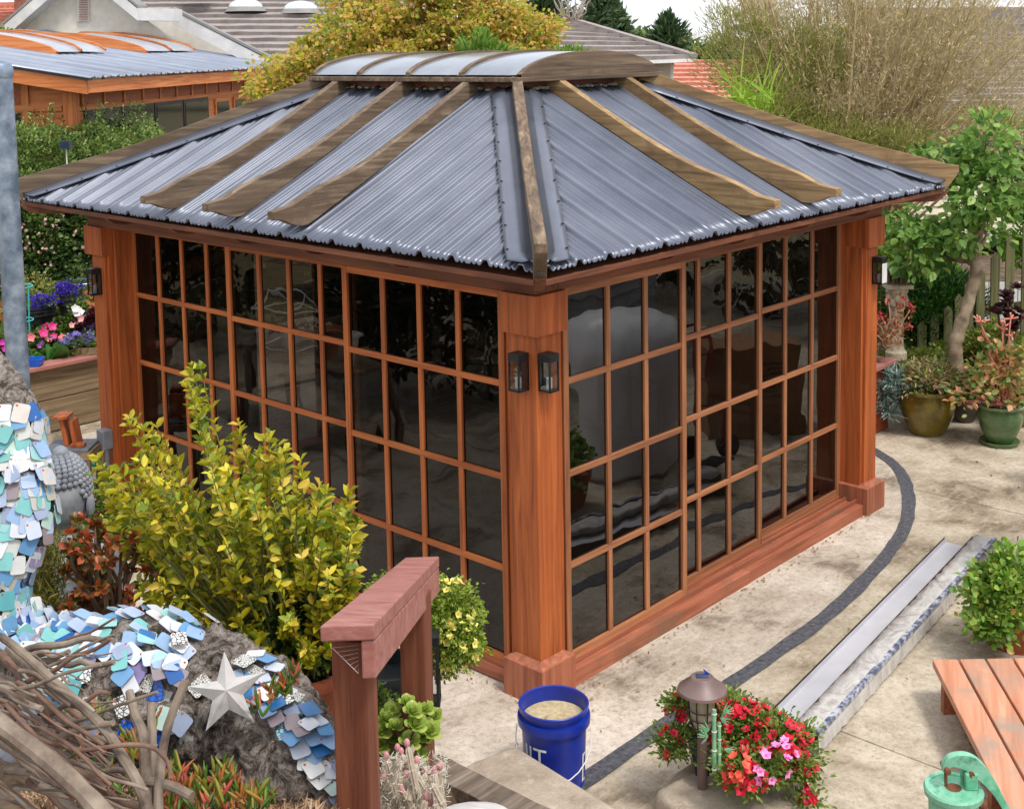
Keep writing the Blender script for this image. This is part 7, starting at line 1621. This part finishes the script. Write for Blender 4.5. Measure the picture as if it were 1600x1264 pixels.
mound('grass_clump', 'tall bright green grassy plant poking above the cupola', 'plant', [(at(745, 82, d=12.2), (.14, .14, .14)), (at(890, 95, d=12.6), (.18, .15, .05)), (at(770, 92, d=12.2), (.25, .14, .05))], leafmat('lime_blade', gcol((96, 140, 44), (140, 176, 70), (160, 190, 100)), .5, .35), 40, 26, .08, .10, .10, 112, up_=1.2, base=at(760, 170, d=12.2))
pine = leafmat('pine_needles', gcol((36, 58, 34), (62, 88, 52), (92, 116, 74)), .6, .2)
def pine_tree(label, x_, ytop, ybot, d_, hw, seed):
    q0 = at(x_, 140, d=d_); q0.z = 0; q1 = at(x_, ytop, d=d_); zb_ = at(x_, ybot, d=d_).z; t_ = thing('pine_tree', label, 'tree', q0, 'distant conifers on the skyline'); MB().tube([q0, q1], [.3, .05], 7).obj('trunk', stem_b, t_); r_ = np.random.default_rng(seed); P = []; D = []
    for k in range(34):
        z = zb_ + (q1.z - zb_) * (k / 33) ** .9; rad = hw * (1 - .85 * (z - zb_) / (q1.z - zb_)) * (.6 + .6 * r_.random()); a_ = r_.random() * 6.28
        c_ = np.array([q0.x + rad * .6 * math.cos(a_), q0.y + rad * .6 * math.sin(a_), z]); q = r_.normal(size=(60, 3)) * np.array([rad * .32, rad * .32, .18]); P.append(c_ + q); D.append(unit(q) + np.array([0, 0, .4]))
    blades('crown', np.concatenate(P), np.concatenate(D), .4, .10, pine, t_, 'stuff')
pine_tree('dark conifer left of the gap in the skyline, nearest the maple', 852, -10, 30, 60, 1.3, 1); pine_tree('tallest dark conifer in the sky gap above the right house roof', 940, -25, 50, 60, 1.5, 2); pine_tree('slim conifer just right of the tallest one over the right roof', 968, 25, 60, 62, .7, 3); pine_tree('small conifer further right against the white sky near the straw tree', 1045, 36, 78, 64, 1.3, 4)
t = thing('bare_tree', 'bare pale tree on the skyline between the maple and the conifers', 'tree', at(890, 140, d=55)); m = MB(); q0 = at(890, 140, d=55); q0.z = 0
for k in range(40): branch(m, at(890, 60, d=55), at(rr.uniform(862, 925), rr.uniform(-25, 35), d=rr.uniform(54, 56)), .05, .015, 4, .07, 5, k)
m.tube([q0, at(890, 60, d=55)], .12, 6); m.obj('trunk', plain('pale_bark', [S(140, 128, 120), S(170, 160, 150)], 5, .9), t)
# low tree line that closes the horizon
def ridge(name, label, d_, y_, seed, x0_, x1_):
    P = []; r_ = random.Random(seed)
    for k in range(150):
        x_ = r_.uniform(x0_, x1_); q = at(x_, y_ + r_.uniform(-6, 20), d=d_ + r_.uniform(-3, 3)); P.append((q, (r_.uniform(1, 2.2), 1.4, r_.uniform(.7, 1.3))))
    P_, D_ = crown_pts(P, 900, 30, .6, seed); o_ = leaves(name, P_, D_, .4, .4, vine, None, .1, kind='stuff'); tag(o_, label, 'trees')
ridge('distant_treeline', 'low dark line of far trees closing the horizon behind the houses', 75, 88, 5, -400, 2000)

# ------------------------------------------------------------------ unseen hedges added outside the frame for their dark reflection in the glass
REFL = leafmat('added_dark_leaf', gcol((20, 34, 14), (36, 54, 22), (60, 80, 34)), .5, .2)
mound('reflection_hedge_left', 'tall dark hedge added left of the frame to darken the reflection in the left-hand glass', 'hedge', [(Vector((-3.6, 4.5, 1.3)), (.5, 1.2, 1.5)), (Vector((-3.7, 6.8, 1.4)), (.5, 1.5, 1.6)), (Vector((-3.6, 9.3, 1.4)), (.6, 1.5, 1.7)), (Vector((-2.4, 10.5, 1.3)), (1.2, .6, 1.4))], REFL, 420, 60, .22, .09, .4, 201, base=(-3.6, 6.5, 0))
mound('reflection_hedge_right', 'brown-green hedge added right of the frame for its reflection in the right-hand glass', 'hedge', [(Vector((8.6, -3.6, 1.6)), (1.0, 1.0, 1.8)), (Vector((10.4, -2.6, 1.7)), (1.2, 1.0, 1.9)), (Vector((4.8, -7.6, 2.6)), (3.4, .7, 1.6)), (Vector((9.4, -6.0, 2.0)), (1.6, 1.4, 2.2))], leafmat('added_brown_leaf', gcol((34, 44, 20), (64, 66, 32), (92, 80, 48)), .5, .2), 420, 60, .25, .1, .4, 202, base=(7, -6, 0))

# scattered debris on the patio and roof
P = []; D = []
for k in range(420):
    x_, y_ = rr.uniform(-1.2, 7.5), rr.uniform(-3.4, .0) if rr.random() < .7 else rr.uniform(-1.0, 1.6)
    if -.15 < x_ < 3.75 and y_ > -.12: continue
    P.append((x_, y_, .012)); D.append((rr.gauss(0, 1), rr.gauss(0, 1), rr.gauss(.02, .06)))
for k in range(260):
    u = rr.random(); e_ = rr.choice(['R', 'L']); P.append((u * 3.4 + .1, -.10 - abs(rr.gauss(0, .03)), .012) if e_ == 'R' else (-.08 - abs(rr.gauss(0, .04)), u * 4.2, .012)); D.append((rr.gauss(0, 1), rr.gauss(0, 1), .03))
o = leaves('fallen_leaves', P, D, .015, .3, leafmat('pale_litter', gcol((130, 104, 76), (168, 140, 108), (150, 130, 84)), .9, .1), None, .1, kind='stuff', jit=.7); tag(o, 'tiny dry fallen leaves and grit scattered over the concrete patio', 'leaf litter')
